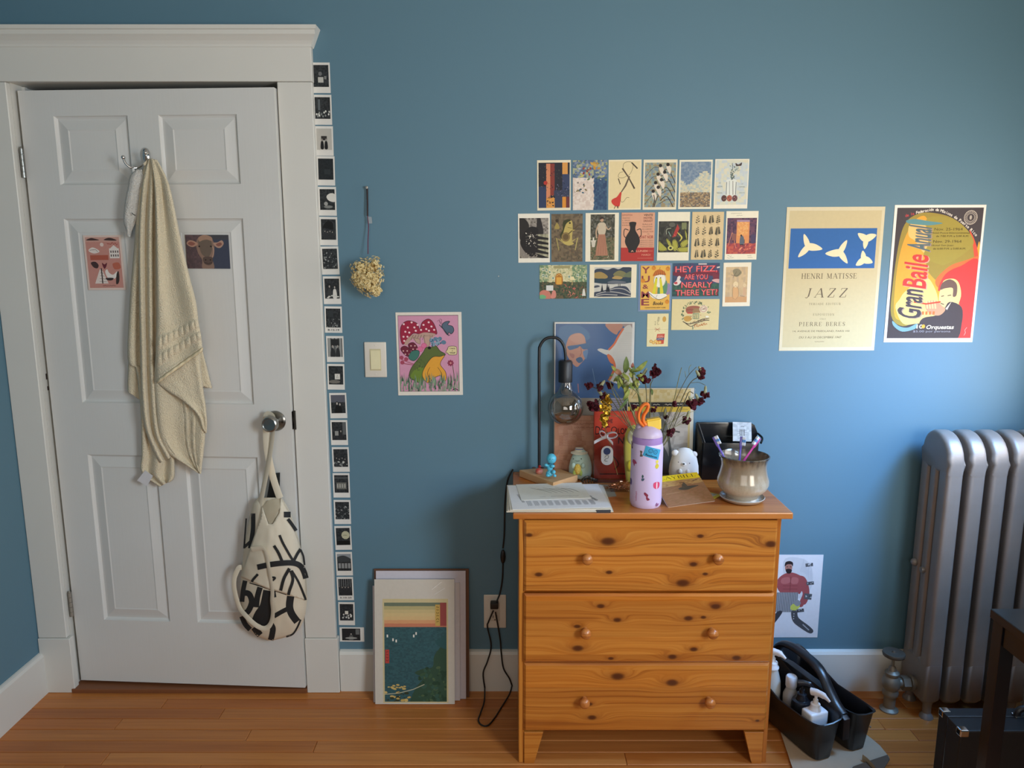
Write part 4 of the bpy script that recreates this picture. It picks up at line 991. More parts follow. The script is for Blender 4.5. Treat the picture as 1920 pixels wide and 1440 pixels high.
# ---------- prints on the door ----------
def doorprint(a_fn, name, label, tl, tr, br, bl, group=None):
    a, b_, c_, d = (door_pt(*p, -.0005) for p in (tl, tr, br, bl)); ctr = (a + b_ + c_ + d) / 4
    w = ((b_ - a).length + (c_ - d).length) / 2; h = ((a - d).length + (b_ - c_).length) / 2; e = (b_ - a) + (c_ - d)
    return a_fn(w, h).place(name, label, 'print', ctr + DOORN * .0008, (0, -atan2(e.z, e.x), -DA), group)
Z2 = lambda x, y: (x / 3, 400 + y / 3)
def art_pink(w, h):
    a = Art(w, h, '#e2cbbf', 3); a.rect(5, 3.5, 95, 96, '#c98f83'); a.rect(5, 3.5, 95, 12, '#cfa092')
    a.blob([(8, 9), (20, 5), (30, 6), (42, 9)], '#4b3a38'); a.blob([(55, 9), (66, 5), (78, 6), (88, 10)], '#4b3a38')
    a.scribble(62, 16, 28, 11, '#9c3a32', 1.4, 5); a.rect(66, 24, 92, 42, '#e8ded6'); a.poly([(66, 26), (79, 18), (92, 26)], '#e8ded6')
    for x in (69, 75, 81, 87):
        for y in (28, 35): a.rect(x, y, x + 3, y + 4, '#5b4a48')
    a.ell(48, 17, 5, col='#e6cfc6'); a.blob([(12, 26), (22, 22), (34, 25), (40, 30), (26, 33), (14, 30)], '#e9dcd4'); a.line([(14, 27), (30, 26), (36, 30)], 1, '#5d4542')
    a.rect(14, 36, 62, 45, '#b3604e'); a.blob([(14, 50), (26, 48), (34, 54), (30, 60), (20, 58)], '#4a3836'); a.blob([(44, 50), (50, 53), (57, 50), (54, 57), (49, 61), (45, 56)], '#6b2f3a')
    a.blob([(72, 52), (88, 50), (92, 60), (76, 62)], '#be6a55')
    a.poly([(36, 62), (42, 62), (56, 88), (20, 88)], '#e6d8cf')
    for k in range(5): a.line([(38 - k * 1.5, 64 + k * 5), (40, 62 + k * 5.6), (43 + k * 2, 65 + k * 5)], .8, '#6b4b47')
    a.rect(39, 60, 42, 88, '#433634'); a.blob([(50, 66), (56, 62), (60, 68), (70, 72), (82, 66), (76, 78), (60, 80), (53, 75)], '#eee4dc'); a.blob([(50, 78), (70, 78), (66, 82), (54, 82)], '#3f3331')
    a.blob([(80, 70), (86, 66), (86, 80), (82, 88), (76, 88)], '#403634'); a.scribble(40, 92, 34, 15, '#5b3a36', .9, 1.8)
    return a
doorprint(art_pink, 'pink_print', 'pink illustrated print with white house and swan, left of the towel', Z2(473, 124), Z2(682, 122), Z2(706, 430), Z2(493, 432))
def art_cow(w, h):
    a = Art(w, h, '#4a4f5c', 4); a.rect(0, 0, 100, 100, '#44495a'); a.clip = (0, 0, 100, 100)
    a.mosaic(0, 0, 45, 100, 5, 8, lambda u, v, r: ['#5d4d50', '#655255', '#57494d'][r.randrange(3)]); a.rect(44, 0, 100, 14, '#4a4a50')
    a.blob([(24, 30), (30, 8), (45, 4), (58, 8), (66, 26), (64, 60), (60, 72), (62, 100), (36, 100), (36, 74), (28, 56)], '#8d7467')
    a.blob([(30, 14), (44, 10), (58, 16), (61, 34), (58, 52), (50, 66), (40, 62), (33, 48)], '#6e6157')
    a.blob([(31, 8), (44, 0), (60, 6), (62, 18), (50, 14), (40, 16), (32, 20)], '#a58572')
    a.blob([(2, 24), (10, 16), (22, 20), (28, 28), (16, 36), (6, 32)], '#b08977'); a.blob([(5, 26), (12, 20), (22, 26), (14, 32)], '#8e5c52')
    a.blob([(64, 24), (74, 22), (84, 16), (88, 26), (80, 38), (70, 36)], '#b39180'); a.blob([(70, 28), (80, 22), (84, 28), (76, 34)], '#8a5c53')
    a.ell(31, 34, 2, col='#2d2827'); a.ell(58, 34, 2, col='#2d2827')
    a.blob([(38, 68), (50, 64), (60, 68), (59, 84), (50, 90), (40, 84)], '#5d4e49'); a.ell(44, 74, 1.6, col='#2a2422'); a.ell(55, 74, 1.6, col='#2a2422'); a.line([(41, 82), (50, 85), (58, 82)], 1.1, '#2d2523')
    a.line([(62, 34), (64, 48), (60, 66)], 1.4, '#c2a18d', True); return a
doorprint(art_cow, 'cow_print', 'dark photo print of a cow face, right of the hanging towel', Z2(1043, 120), Z2(1287, 122), Z2(1295, 311), Z2(1055, 311))
# ======================= INSTANT PHOTOS =======================
inst = [(584,118,620,174),(587,179,623,233),(591,238,625,291),(594,294,628,347),(597,352,631,403),(599,408,633.5,459),(602,463,636,514),(605.5,519,640,569.5),(608,575,642,623.5),(612,630,645,679),
        (613,683,647,730),(617.6,737,651,784),(620,788,652,834),(623,839,655,884),(624.5,887,656,933),(626,937,658,983),(628,986,659,1031),(630,1035,661,1079),(632,1082,663,1125),(635,1129,665,1172)]
ilab = ['small white-bordered instant photo, topmost of the column beside the door', 'instant photo of a cluttered dark room, second from the top of the column', 'pale instant photo of two people by a wall picture, third in the column',
        'nearly black empty instant photo, fourth from the top of the column', 'instant photo with a bright white dome shape, fifth in the column', 'instant photo of a group under a dark canopy, sixth in the column',
        'instant photo of a grey crowded scene, seventh in the column', 'instant photo of two long-haired people at a table, eighth in the column', 'upper of the two instant photos with a handwritten date',
        'instant photo of a dark pair by window panes, left of the light switch', 'instant photo with a bright square picture, just below switch height', 'instant photo of two faces leaning together against grey sky, beside the door knob height',
        'instant photo of a seated figure beside a doorway, thirteenth in the column', 'instant photo of people around a pale table, fourteenth in the column', 'instant photo of a lit shop window, fifteenth in the column',
        'instant photo of grey market clutter, sixteenth in the column', 'black instant photo with a round glowing yellowish sign', 'instant photo of sky over a row of shop panels, eighteenth in the column',
        'lower of the two instant photos with a handwritten date', 'instant photo of bright candles in the dark, last upright one of the column']
def inst_art(i, land=False):
    r = random.Random(100 + i); w, h = (.054, .086); a = Art(w, h, '#dedcd6', 100 + i)
    if land: w, h = .086, .054; a = Art(w, h, '#dedcd6', 130); X0, Y0, X1, Y1 = 9, 8, 84, 92
    else: X0, Y0, X1, Y1 = 8, 8, 92, 80
    base = {2: '#b9b6ae', 9: '#3a3c3f', 11: '#2a2d33'}.get(i, '#1c1f22'); a.rect(X0, Y0, X1, Y1, base); a.clip = (X0, Y0, X1, Y1)
    g = ['#2a2d30', '#34383b', '#202426', '#3f4345']
    U = lambda u: X0 + (X1 - X0) * u; V_ = lambda v: Y0 + (Y1 - Y0) * v
    def E(u, v, ru, rv, c, rot=0): a.ell(U(u), V_(v), ru * 84, rv * 72, c, rot, 10)
    if i != 2: a.mosaic(X0, Y0, X1, Y1, 6, 8, lambda u, v, q: g[q.randrange(3)] if i != 3 else ['#1d2226', '#22282c'][q.randrange(2)])
    light = ['#a9aba8', '#c9cac4', '#8b8e8c', '#6f7371', '#dcdcd6']
    def person(u, v, s, hair='#17181a', skin='#a9a19a', body='#2b2d30'):
        a.blob([(U(u - .13 * s), V_(v + .55 * s)), (U(u - .10 * s), V_(v + .16 * s)), (U(u), V_(v + .10 * s)), (U(u + .10 * s), V_(v + .16 * s)), (U(u + .13 * s), V_(v + .55 * s))], body, 3)
        E(u, v, .075 * s, .085 * s, hair); E(u, v + .015 * s, .048 * s, .06 * s, skin)
    if i == 0: a.rect(U(.3), V_(.55), U(.65), V_(.8), '#b9b9b3'); E(.45, .4, .12, .1, '#6d6f70'); a.rect(U(.7), V_(.5), U(.85), V_(.65), '#7c7e7d')
    elif i == 1: a.rect(U(.2), V_(.1), U(.35), V_(.6), '#5b6266'); [E(r.uniform(.1, .95), r.uniform(.65, .95), .05, .05, r.choice(light)) for _ in range(16)]
    elif i == 2: a.rect(U(.3), V_(.35), U(.68), V_(.55), '#33302f'); person(.36, .5, .8, body='#1a1b1d'); person(.62, .5, .8, body='#1a1b1d')
    elif i == 3: a.rect(U(.4), V_(.5), U(.8), V_(.75), '#2c3336')
    elif i == 4: a.blob([(U(.45), V_(.35)), (U(.7), V_(.2)), (U(1.0), V_(.25)), (U(1), V_(.6)), (U(.6), V_(.55))], '#d9d7cf'); E(.4, .7, .13, .1, '#9a9b97'); E(.55, .85, .3, .07, '#7d7f7c')
    elif i == 5: a.blob([(U(.1), V_(.4)), (U(.4), V_(.1)), (U(.75), V_(.15)), (U(.8), V_(.5)), (U(.4), V_(.45))], '#121416'); [person(.25 + .17 * k, .58 + .04 * (k % 2), .55) for k in range(4)]
    elif i in (6, 15): a.dabs(60, X0, V_(.2), X1, Y1, ['#3d4143', '#5b5f60', '#828584', '#2a2d2f', '#a2a4a1'], 5)
    elif i == 7: person(.33, .38, 1.0, body='#3a3c3d'); person(.68, .42, 1.0, body='#d5d3cc'); [E(r.uniform(.1, .9), r.uniform(.82, .95), .09, .035, '#c9c9c2') for _ in range(5)]
    elif i == 8: a.dabs(45, X0, V_(.55), X1, Y1, ['#4b5052', '#777b7a', '#9a9d99', '#2c2f31'], 5); a.rect(U(.2), V_(.1), U(.5), V_(.45), '#2f3538')
    elif i == 9:
        for k in range(4): a.rect(U(.02 + .25 * k), V_(0), U(.2 + .25 * k), V_(1), '#8e918f')
        a.rect(U(.2), V_(.05), U(.8), V_(.4), '#26282a'); person(.32, .42, 1.1); person(.68, .42, 1.1)
    elif i == 10: a.rect(U(.42), V_(.42), U(.78), V_(.72), '#d6d4cc'); a.line([(U(.6), V_(.48)), (U(.55), V_(.66)), (U(.68), V_(.6))], 2, '#4b4b4a'); E(.4, .85, .4, .1, '#6f6c66')
    elif i == 11: a.rect(X0, Y0, X1, V_(.4), '#5a5c66'); person(.42, .45, 1.2, skin='#b8b1aa', body='#131416'); person(.62, .5, 1.1, skin='#b8b1aa', body='#131416')
    elif i == 12: a.rect(U(.75), V_(0), U(1), V_(.7), '#5c5f60'); person(.62, .5, .9); a.rect(U(.2), V_(.5), U(.45), V_(.75), '#8f918d')
    elif i == 13: [person(.2 + .2 * k, .5 + .06 * (k % 2), .6) for k in range(4)]; a.dabs(20, X0, V_(.7), X1, Y1, ['#bfc0ba', '#8b8d8a', '#5d6060'], 6)
    elif i == 14: a.rect(U(.15), V_(.42), U(.85), V_(.8), '#6c6c66'); [a.rect(U(.18 + .17 * k), V_(.5), U(.28 + .17 * k), V_(.72), '#a3a29a') for k in range(4)]; a.rect(U(0), V_(.12), U(1), V_(.2), '#4f5354')
    elif i == 16: E(.68, .42, .3, .24, '#b9b79a'); a.scribble(U(.5), V_(.42), 24, 9, '#33332a', 2, 3); a.rect(X0, V_(.75), X1, Y1, '#101214')
    elif i == 17: a.rect(X0, Y0, X1, V_(.36), '#8b9196'); a.blob([(U(0), V_(.2)), (U(.5), V_(.1)), (U(1), V_(.3)), (U(1), V_(.45)), (U(0), V_(.45))], '#3c4144'); [a.rect(U(.08 + .23 * k), V_(.55), U(.25 + .23 * k), V_(.85), '#8d9090') for k in range(4)]
    elif i == 18:
        [a.rect(U(.05 + .16 * k), V_(0), U(.1 + .16 * k), V_(.5), '#6e7172') for k in range(6)]; [person(.28 + .22 * k, .5, .75) for k in range(3)]
    elif i == 19: a.rect(U(.38), V_(.42), U(.62), V_(.62), '#d9d7cc'); [E(r.uniform(.15, .85), r.uniform(.62, .85), .06, .05, r.choice(light)) for _ in range(14)]
    if land: a.rect(U(.0), V_(.0), U(1), V_(1), '#26282a'); person(.5, .45, .9, body='#5a5c5b'); E(.5, .8, .3, .1, '#9a9b97'); a.rect(U(.75), V_(.05), U(.95), V_(.5), '#6b6e6e')
    a.clip = (0, 0, 100, 100)
    if i == 8 and not land: a.text('8-12-19', 50, 89, 7, '#1d1d1f', width=66, bold=.03)
    if i == 18 and not land: a.text('3-10-25', 50, 89, 7, '#1d1d1f', width=72, bold=.03)
    return a
RI = random.Random(5)
for i, (x0, y0, x1, y1) in enumerate(inst):
    c_ = onY((x0 + x1) / 2, (y0 + y1) / 2, -.0006); sc_ = 1.04
    o = inst_art(i).place('instant_photo', ilab[i], 'photo', c_, (0, radians(RI.uniform(-.9, .9)), 0), 'instant photos in a column beside the door'); o.scale = (1.05, 1, 1.04 if i < 8 else 1.0)
c_ = onY(660, 1189.5, -.0006)
inst_art(30, True).place('instant_photo', 'sideways instant photo at the foot of the column above the skirting', 'photo', c_, (0, radians(.4), 0), 'instant photos in a column beside the door')

# ======================= POSTCARDS =======================
def card(name, label, q, fn, group='postcards taped above the dresser', org=(960, 280), k=.2639, paper=None):
    P = [(org[0] + x * k, org[1] + y * k) for x, y in q]; ctr, w, h, t = wallquad(*P)
    a = fn(w, h); return a.place(name, label, 'postcard' if 'postcard' in name else 'poster', ctr, (0, -t, 0), group)
CR = '#ece0c2'
def c1(w, h):
    a = Art(w, h, CR, 1); a.rect(4, 5, 97, 95, '#2b2b33'); a.clip = (4, 5, 97, 95)
    a.rect(4, 52, 27, 95, '#33405e'); a.rect(27, 7, 39, 95, '#d78a62'); a.rect(39, 7, 52, 70, '#8b3d34'); a.rect(75, 5, 91, 28, '#dd9c50'); a.rect(75, 28, 97, 60, '#3c4562'); a.rect(50, 60, 97, 95, '#3a4157'); a.rect(75, 73, 86, 95, '#dd9238'); a.rect(86, 73, 97, 95, '#6d3536'); a.rect(27, 75, 52, 95, '#e09a48')
    a.dabs(60, 4, 8, 75, 60, ['#1d1d22', '#4d4a44', '#6b6350', '#262a30'], 2.2, 3); a.dabs(28, 30, 70, 52, 92, ['#2b2521', '#e3b37c', '#7d3a2c'], 2.5)
    a.ell(25, 45, 6, col='#b53a30'); a.dabs(30, 52, 40, 95, 72, ['#55536b', '#77748a', '#2b2e3f'], 2.5); return a
def c2(w, h):
    a = Art(w, h, '#cfc9b4', 2)   # plain painterly stand-in
    a.mosaic(0, 0, 100, 100, 9, 13, lambda u, v, r: (['#7d8aa0', '#a9ac8a', '#5c6f88', '#8c957c'] if v < .35 else (['#e0cfc0', '#d8c4b6', '#e8dacd'] if u < .62 else ['#3b5572', '#34496a', '#46607c']))[r.randrange(3)])
    a.dabs(30, 0, 0, 100, 40, ['#c9bd6a', '#6e7f5d', '#394a63', '#b6b7c6'], 4); a.dabs(12, 5, 45, 40, 65, ['#4b6a7e', '#3d4d55', '#8a7a55'], 4); a.dabs(8, 30, 12, 55, 30, ['#8f3a2c', '#a54634'], 5); a.dabs(6, 55, 5, 80, 18, ['#d0a24c', '#c2913c'], 6); return a
def c3(w, h):
    a = Art(w, h, '#f0e2c0', 3); a.rect(3, 3, 97, 97, '#e9d5a4')
    a.line([(44, 18), (46, 8), (60, 4), (72, 7), (74, 16), (66, 28), (58, 32)], 1, '#4a3b2c', True); a.line([(70, 6), (88, 18)], 4, '#4b3d2f'); a.line([(42, 17), (60, 34), (80, 58)], [5, 4, 3, 5], '#57483a'); a.line([(64, 33), (52, 52), (38, 66)], [4, 5, 3], '#6a5a48')
    a.line([(56, 32), (44, 36), (30, 34), (34, 26), (44, 24)], 1, '#5a4a38', True); a.line([(30, 37), (36, 49)], 3, '#5a4a38'); a.line([(40, 66), (38, 82), (46, 84), (56, 76), (64, 76)], 1, '#5a4a38', True)
    a.blob([(36, 65), (40, 66), (38, 78), (34, 93), (20, 92), (10, 85), (12, 79), (26, 74)], '#cf3f33'); a.line([(22, 92), (18, 98)], 2, '#5a4238'); a.line([(28, 92), (30, 97)], 4, '#6a5448'); return a
def c4(w, h):
    a = Art(w, h, CR, 4); a.rect(5, 6, 96, 95, '#8d9788'); a.clip = (5, 6, 96, 95)
    a.mosaic(5, 6, 96, 95, 8, 11, lambda u, v, r: ['#8b9a9c', '#97a08c', '#a08e6a', '#7f8f96', '#aaa58a'][r.randrange(5)])
    for k in range(4): y = 20 + k * 18; a.line([(5, y + 16), (30, y - 4), (52, y - 2)], 1.3, '#4a3a2e', True); a.line([(52, y + 8), (72, y), (96, y + 28)], 2.2, '#33281f', True); a.line([(50, y + 14), (70, y + 6), (84, y + 6)], 1.3, '#33281f', True)
    for k in range(4):
        for (x, y) in ((28 - k * 6.5 + 22, 12 + k * 17), (72 - k * 9, 10 + k * 15)):
            a.blob([(x - 2, y + 2), (x + 6, y + 3), (x + 10, y + 8), (x + 8, y + 18), (x + 4, y + 17), (x - 4, y + 7)], '#e6d7c2', 3); a.ell(x, y, 5, col='#2a2320')
    a.line([(32, 70), (36, 80), (30, 95)], 2.4, '#3a2e24'); a.line([(45, 72), (38, 84), (34, 95)], 2.4, '#3a2e24'); return a
def c5(w, h):
    a = Art(w, h, '#ece5cc', 5); a.rect(5, 4, 96, 96, '#7d8fa0'); a.clip = (5, 4, 96, 96)  # plain stand-in: sky over a meadow
    a.mosaic(5, 4, 96, 70, 9, 10, lambda u, v, r: (['#7c8ea2', '#6f859c', '#8b9aa8'] if v < .5 + .2 * sin(u * 6) else ['#cfc8ae', '#b5bdb6', '#d8cfae'])[r.randrange(3)])
    a.mosaic(5, 66, 96, 96, 12, 6, lambda u, v, r: ['#94795a', '#a58c68', '#7e6a55', '#6d6660', '#b39c78'][r.randrange(5)]); a.dabs(40, 5, 64, 96, 96, ['#c5ae86', '#6c5a48', '#a8846c', '#8f8a66'], 2.4, 4, 70); return a
def c6(w, h):
    a = Art(w, h, '#f0e8d4', 6); a.rect(3, 2, 97, 92, '#cfd3c6'); a.clip = (3, 2, 97, 92)
    a.mosaic(3, 2, 97, 92, 6, 8, lambda u, v, r: ['#cdd3cc', '#d6d5c0', '#c6ced0', '#dcd6bc'][r.randrange(4)])
    for x in (38, 50, 62): a.line([(x, 50), (x - (50 - x) * .2, 76)], 2.6, '#7c8486')
    a.blob([(34, 46), (40, 41), (60, 41), (66, 46), (66, 70), (62, 74), (38, 74), (34, 70)], '#e2e4da'); a.line([(36, 46), (36, 72)], 2, '#6f7879'); a.line([(64, 46), (64, 72)], 2, '#6f7879'); a.line([(44, 44), (46, 72)], 1.5, '#8b8f8c'); a.line([(54, 44), (56, 72)], 1.5, '#5c4a42')
    for x, c in ((30, '#5a3a33'), (46, '#b0604a'), (62, '#6c4648')): a.ell(x, 79, 8, 6.5, c); a.dabs(6, x - 4, 76, x + 4, 82, ['#d8a88c', '#3c2725'], 1.5)
    a.line([(50, 42), (48, 30), (52, 20), (50, 8)], 1.5, '#4f5d58'); a.dabs(26, 44, 8, 58, 40, ['#4d5c58', '#6b7a74', '#8b938c'], 3); a.dabs(10, 60, 16, 74, 26, ['#8f9d96', '#b0b9ae'], 3)
    a.blob([(60, 8), (68, 11), (78, 7), (77, 13), (70, 14), (62, 14)], '#4a3c38')
    for x, y, t_ in ((16, 48, 'OF'), (16, 55, 'NATURE'), (16, 68, 'PERSON'), (82, 50, 'OF'), (82, 56, 'NATURE'), (82, 68, 'DEATH')): a.text(t_, x, y, 2.6, '#8d9692', width=16 if len(t_) > 2 else 6)
    return a
def c7(w, h):
    a = Art(w, h, '#efe8d8', 7); a.rect(4, 9, 96, 91, '#8b8279'); a.clip = (4, 9, 96, 91)
    a.mosaic(4, 9, 96, 50, 8, 6, lambda u, v, r: ['#8f877e', '#a59c91', '#6f675f'][r.randrange(3)]); a.blob([(4, 9), (20, 10), (34, 22), (30, 36), (14, 52), (4, 48)], '#2b2725'); a.blob([(60, 9), (70, 9), (80, 40), (60, 44)], '#2e2a29')
    a.blob([(10, 50), (34, 28), (62, 30), (66, 50), (96, 60), (96, 80), (60, 78), (44, 88), (24, 80), (8, 64)], '#231f1f'); a.mosaic(62, 42, 96, 92, 4, 6, lambda u, v, r: ['#a9a487', '#8f8a72', '#b5af94'][r.randrange(3)])
    for k in range(5): a.poly([(50, 44 + k * 9), (98, 50 + k * 10), (98, 54 + k * 10), (52, 52 + k * 9)], '#242020')
    a.dabs(46, 24, 38, 62, 68, ['#d8cfbe', '#9b9386', '#efe7d6', '#5a534c'], 2.2); a.dabs(25, 4, 80, 60, 91, ['#8e8578', '#b5aa98', '#5c554c'], 2.5); return a
def c8(w, h):
    a = Art(w, h, '#6f5f48', 8); a.mosaic(0, 0, 100, 100, 8, 12, lambda u, v, r: ['#75654f', '#6a5a46', '#7d6b52', '#5f5342'][r.randrange(4)])
    a.dabs(50, 4, 60, 96, 94, ['#4b5238', '#5d6244', '#7a5a44', '#38402c', '#8a7052'], 2.6, 4, 80); a.blob([(36, 30), (40, 16), (54, 11), (66, 16), (68, 32), (66, 56), (72, 62), (56, 66), (36, 60), (30, 46)], '#c0ab62'); a.blob([(36, 32), (38, 16), (54, 11), (62, 14), (48, 20), (40, 34), (34, 52), (28, 44)], '#3c3e22')
    a.ell(59, 19, 3, col='#2e2b18'); a.line([(52, 28), (66, 30)], 1.2, '#4a4220'); a.ell(46, 48, 14, 10, '#8c7446'); a.ell(46, 48, 9, 6.5, '#6a5636'); a.line([(54, 42), (86, 24)], 3, '#5a4a2e'); a.line([(66, 34), (74, 34)], 3.5, '#b7a35e')
    for s_ in (-1, 1): a.line([(50 + s_ * 14, 58), (50 + s_ * 34, 50), (50 + s_ * 26, 76)], [6, 5, 3], '#b3a163' if s_ > 0 else '#a8985c')
    a.ell(18, 14, 5, col='#3f3326'); a.blob([(10, 30), (18, 18), (26, 30)], '#a5904e'); return a
def c9(w, h):
    a = Art(w, h, '#f0e6cd', 9); a.rect(15, 3, 88, 97, '#5e5748'); a.clip = (15, 3, 88, 97)   # plain garden stand-in
    a.mosaic(15, 3, 88, 97, 9, 14, lambda u, v, r: (['#4c483c', '#5d5a4c', '#6c6a60', '#3f4034'] if v < .5 else ['#5b5f42', '#6e6c50', '#7b6a50', '#4c4e38'])[r.randrange(4)])
    a.dabs(40, 15, 50, 88, 97, ['#8d8a66', '#a8a184', '#474a30', '#8a5f4a'], 2.4, 3, 80); a.blob([(36, 26), (42, 20), (56, 20), (62, 27), (58, 44), (40, 44)], '#c9b9a0', 4); a.line([(38, 26), (32, 38), (34, 52)], 4, '#c2a486', True); a.line([(60, 27), (68, 34), (76, 30)], 3.6, '#c2a486', True)
    a.poly([(39, 44), (59, 44), (68, 88), (30, 88)], '#b07c62'); [a.line([(44 + k * 4, 46), (38 + k * 8, 86)], .8, '#8a5a48') for k in range(4)]; a.ell(49, 14.5, 5.5, col='#c09a7c'); a.blob([(43, 14), (45, 9), (53, 9), (55, 13), (50, 12)], '#3c2c24', 3); a.rect(16, 56, 32, 58, '#d9d0bf'); a.poly([(17, 58), (31, 58), (28, 70), (20, 70)], '#cfc6b4'); a.rect(22, 50, 26, 56, '#e3dccd'); return a
def c10(w, h):
    a = Art(w, h, '#dba283', 10); a.rect(0, 0, 100, 100, '#dba283'); a.rect(0, 72, 100, 100, '#b3362f')   # plain stand-in: lettered salmon card with a dark tall shape
    a.blob([(24, 20), (44, 20), (42, 30), (44, 38), (54, 50), (56, 62), (46, 76), (44, 82), (24, 82), (22, 76), (12, 62), (14, 50), (24, 38), (26, 30)], '#2a2522', 4); a.line([(22, 36), (10, 34), (8, 46), (14, 52)], 2.4, '#2a2522', True); a.line([(46, 36), (58, 34), (60, 46), (54, 52)], 2.4, '#2a2522', True)
    for y, t_ in ((5, 'VENTE'), (11, 'HOTEL'), (17, 'DROUOT')): a.text(t_, 80, y, 4, '#6b2a22' if y > 5 else '#33231d', width=27, bold=.02)
    for k, t_ in enumerate(('SALLE', 'COLLECTION', 'DU CABARET')): a.text(t_, 78, 24 + k * 5, 2.4, '#4b2c22', width=30)
    a.text('COLLECTION', 80, 39, 3.2, '#8c2f27', width=32); a.text('DU', 82, 44, 2.2, '#4b2c22', width=6); a.text('CHAT NOIR', 76, 50, 6.5, '#9c332a', width=42, bold=.02)
    for k in range(4): a.text('TABLEAUX ET DESSINS', 76, 57 + k * 4, 2, '#4b2c22', width=42)
    a.text('EXPOSITION', 17, 5, 3, '#8c2f27', width=30)
    for k, t_ in enumerate(('COLLECTION', 'L. SALIS', 'EN VENTE', 'PARIS')): a.text(t_, 14, 11 + k * 5, 2, '#4b2c22', width=22)
    a.text('A  LUNDI', 55, 79, 4, '#e3a184', width=50, bold=.02); a.text('MARDI', 76, 87, 4, '#e3a184', width=26); a.line([(70, 79), (96, 79)], .6, '#e3a184'); a.line([(50, 94), (96, 94)], .6, '#e3a184'); return a
def c11(w, h):
    a = Art(w, h, '#efe6cc', 11); a.rect(3, 19, 97, 83, '#2d2c22'); a.clip = (3, 19, 97, 83)
    a.mosaic(3, 19, 97, 83, 6, 6, lambda u, v, r: ['#33302a', '#2a2b22', '#3c3a30', '#46443c'][r.randrange(4)]); a.ell(45, 26, 10, 5, '#5e5c50'); a.rect(75, 22, 90, 36, '#7d8055')
    a.poly([(62, 25), (68, 34), (58, 50), (46, 52)], '#b03a32'); a.dabs(8, 50, 34, 64, 50, ['#d6675a', '#7a2c28'], 1.6); a.line([(28, 46), (28, 36), (42, 33)], 1.6, '#b9bba0', True); a.line([(34, 40), (42, 50)], 2, '#8fae9c'); a.line([(62, 42), (76, 52), (70, 60)], [2, 5, 2], '#d0c25c', True)
    for P in ([(4, 60), (14, 64), (30, 74), (26, 80), (4, 78)], [(26, 54), (40, 60), (46, 72), (34, 68)], [(46, 60), (60, 58), (66, 74), (52, 80)], [(72, 64), (92, 56), (96, 66), (80, 74)], [(84, 34), (92, 44), (94, 56), (88, 52)], [(62, 74), (96, 72), (96, 82), (70, 82)]): a.blob(P, '#aaa545', 3); a.outline(P, 1.3, '#1e1d14')
    a.ell(42, 74, 9, 5, '#c9c36a'); a.ell(42, 74, 4, 2.4, '#24221a'); return a
def c12(w, h):
    a = Art(w, h, '#dcc293', 12); r = a.r
    for i in range(4):
        for j in range(4):
            x, y = 18 + i * 21.5, 15 + j * 24; n = (i * 7 + j * 5) % 4; c = '#4a4638'
            a.line([(x, y + 9), (x + r.uniform(-2, 2), y - 9)], .8, c)
            for k in range(6 + n * 2):
                t = k / (6 + n * 2); sd = 1 if k % 2 else -1; z = (3.4 - 1.6 * t) * (1.3 if n == 2 else 1)
                a.ell(x + sd * z * 1.2, y + 7 - t * 15, z, z * .42, c, sd * -40, 7)
            a.line([(x - 5, y + 11), (x + 5, y + 11)], .5, '#8b7350')
    return a
def c13(w, h):
    a = Art(w, h, '#f0e7cf', 13); a.rect(4, 14, 96, 88, '#6b3a45'); a.clip = (4, 14, 96, 88)
    a.mosaic(4, 14, 96, 88, 8, 10, lambda u, v, r: (['#5a3d55', '#6e4658', '#4a3348'] if v < .7 else ['#b04a44', '#98404a', '#c25c4a'])[r.randrange(3)]); a.rect(34, 20, 74, 66, '#e0935a'); a.mosaic(37, 22, 70, 50, 4, 6, lambda u, v, r: ['#e8a55e', '#e39a5c', '#eab070'][r.randrange(3)]); a.rect(34, 18, 74, 22, '#a98aa0')
    a.line([(20, 44), (10, 70)], 1.6, '#d88a68'); a.line([(22, 44), (34, 76)], 1.6, '#d88a68'); a.rect(20, 46, 34, 60, '#8d5a52'); a.blob([(46, 54), (52, 50), (58, 56), (58, 68), (46, 68)], '#5b6470'); a.ell(49, 50, 3, col='#3a2a2e'); a.rect(46, 68, 62, 70, '#3a2330'); a.line([(48, 70), (46, 80)], 1.4, '#3a2330'); a.line([(60, 58), (60, 80)], 1.4, '#3a2330')
    a.rect(80, 48, 94, 66, '#4b3f5e'); a.dabs(16, 36, 66, 80, 86, ['#d8705a', '#8a3a44', '#e08a6a'], 4, 3, -30); a.clip = (0, 0, 100, 100)
    [a.scribble(x, y, w_, n_, '#5c5648', .7, 1.8) for x, y, w_, n_ in ((14, 4.5, 34, 14), (32, 9, 18, 8), (8, 92, 14, 6), (8, 96, 20, 9), (70, 91, 14, 5), (72, 95.5, 16, 6))]; return a
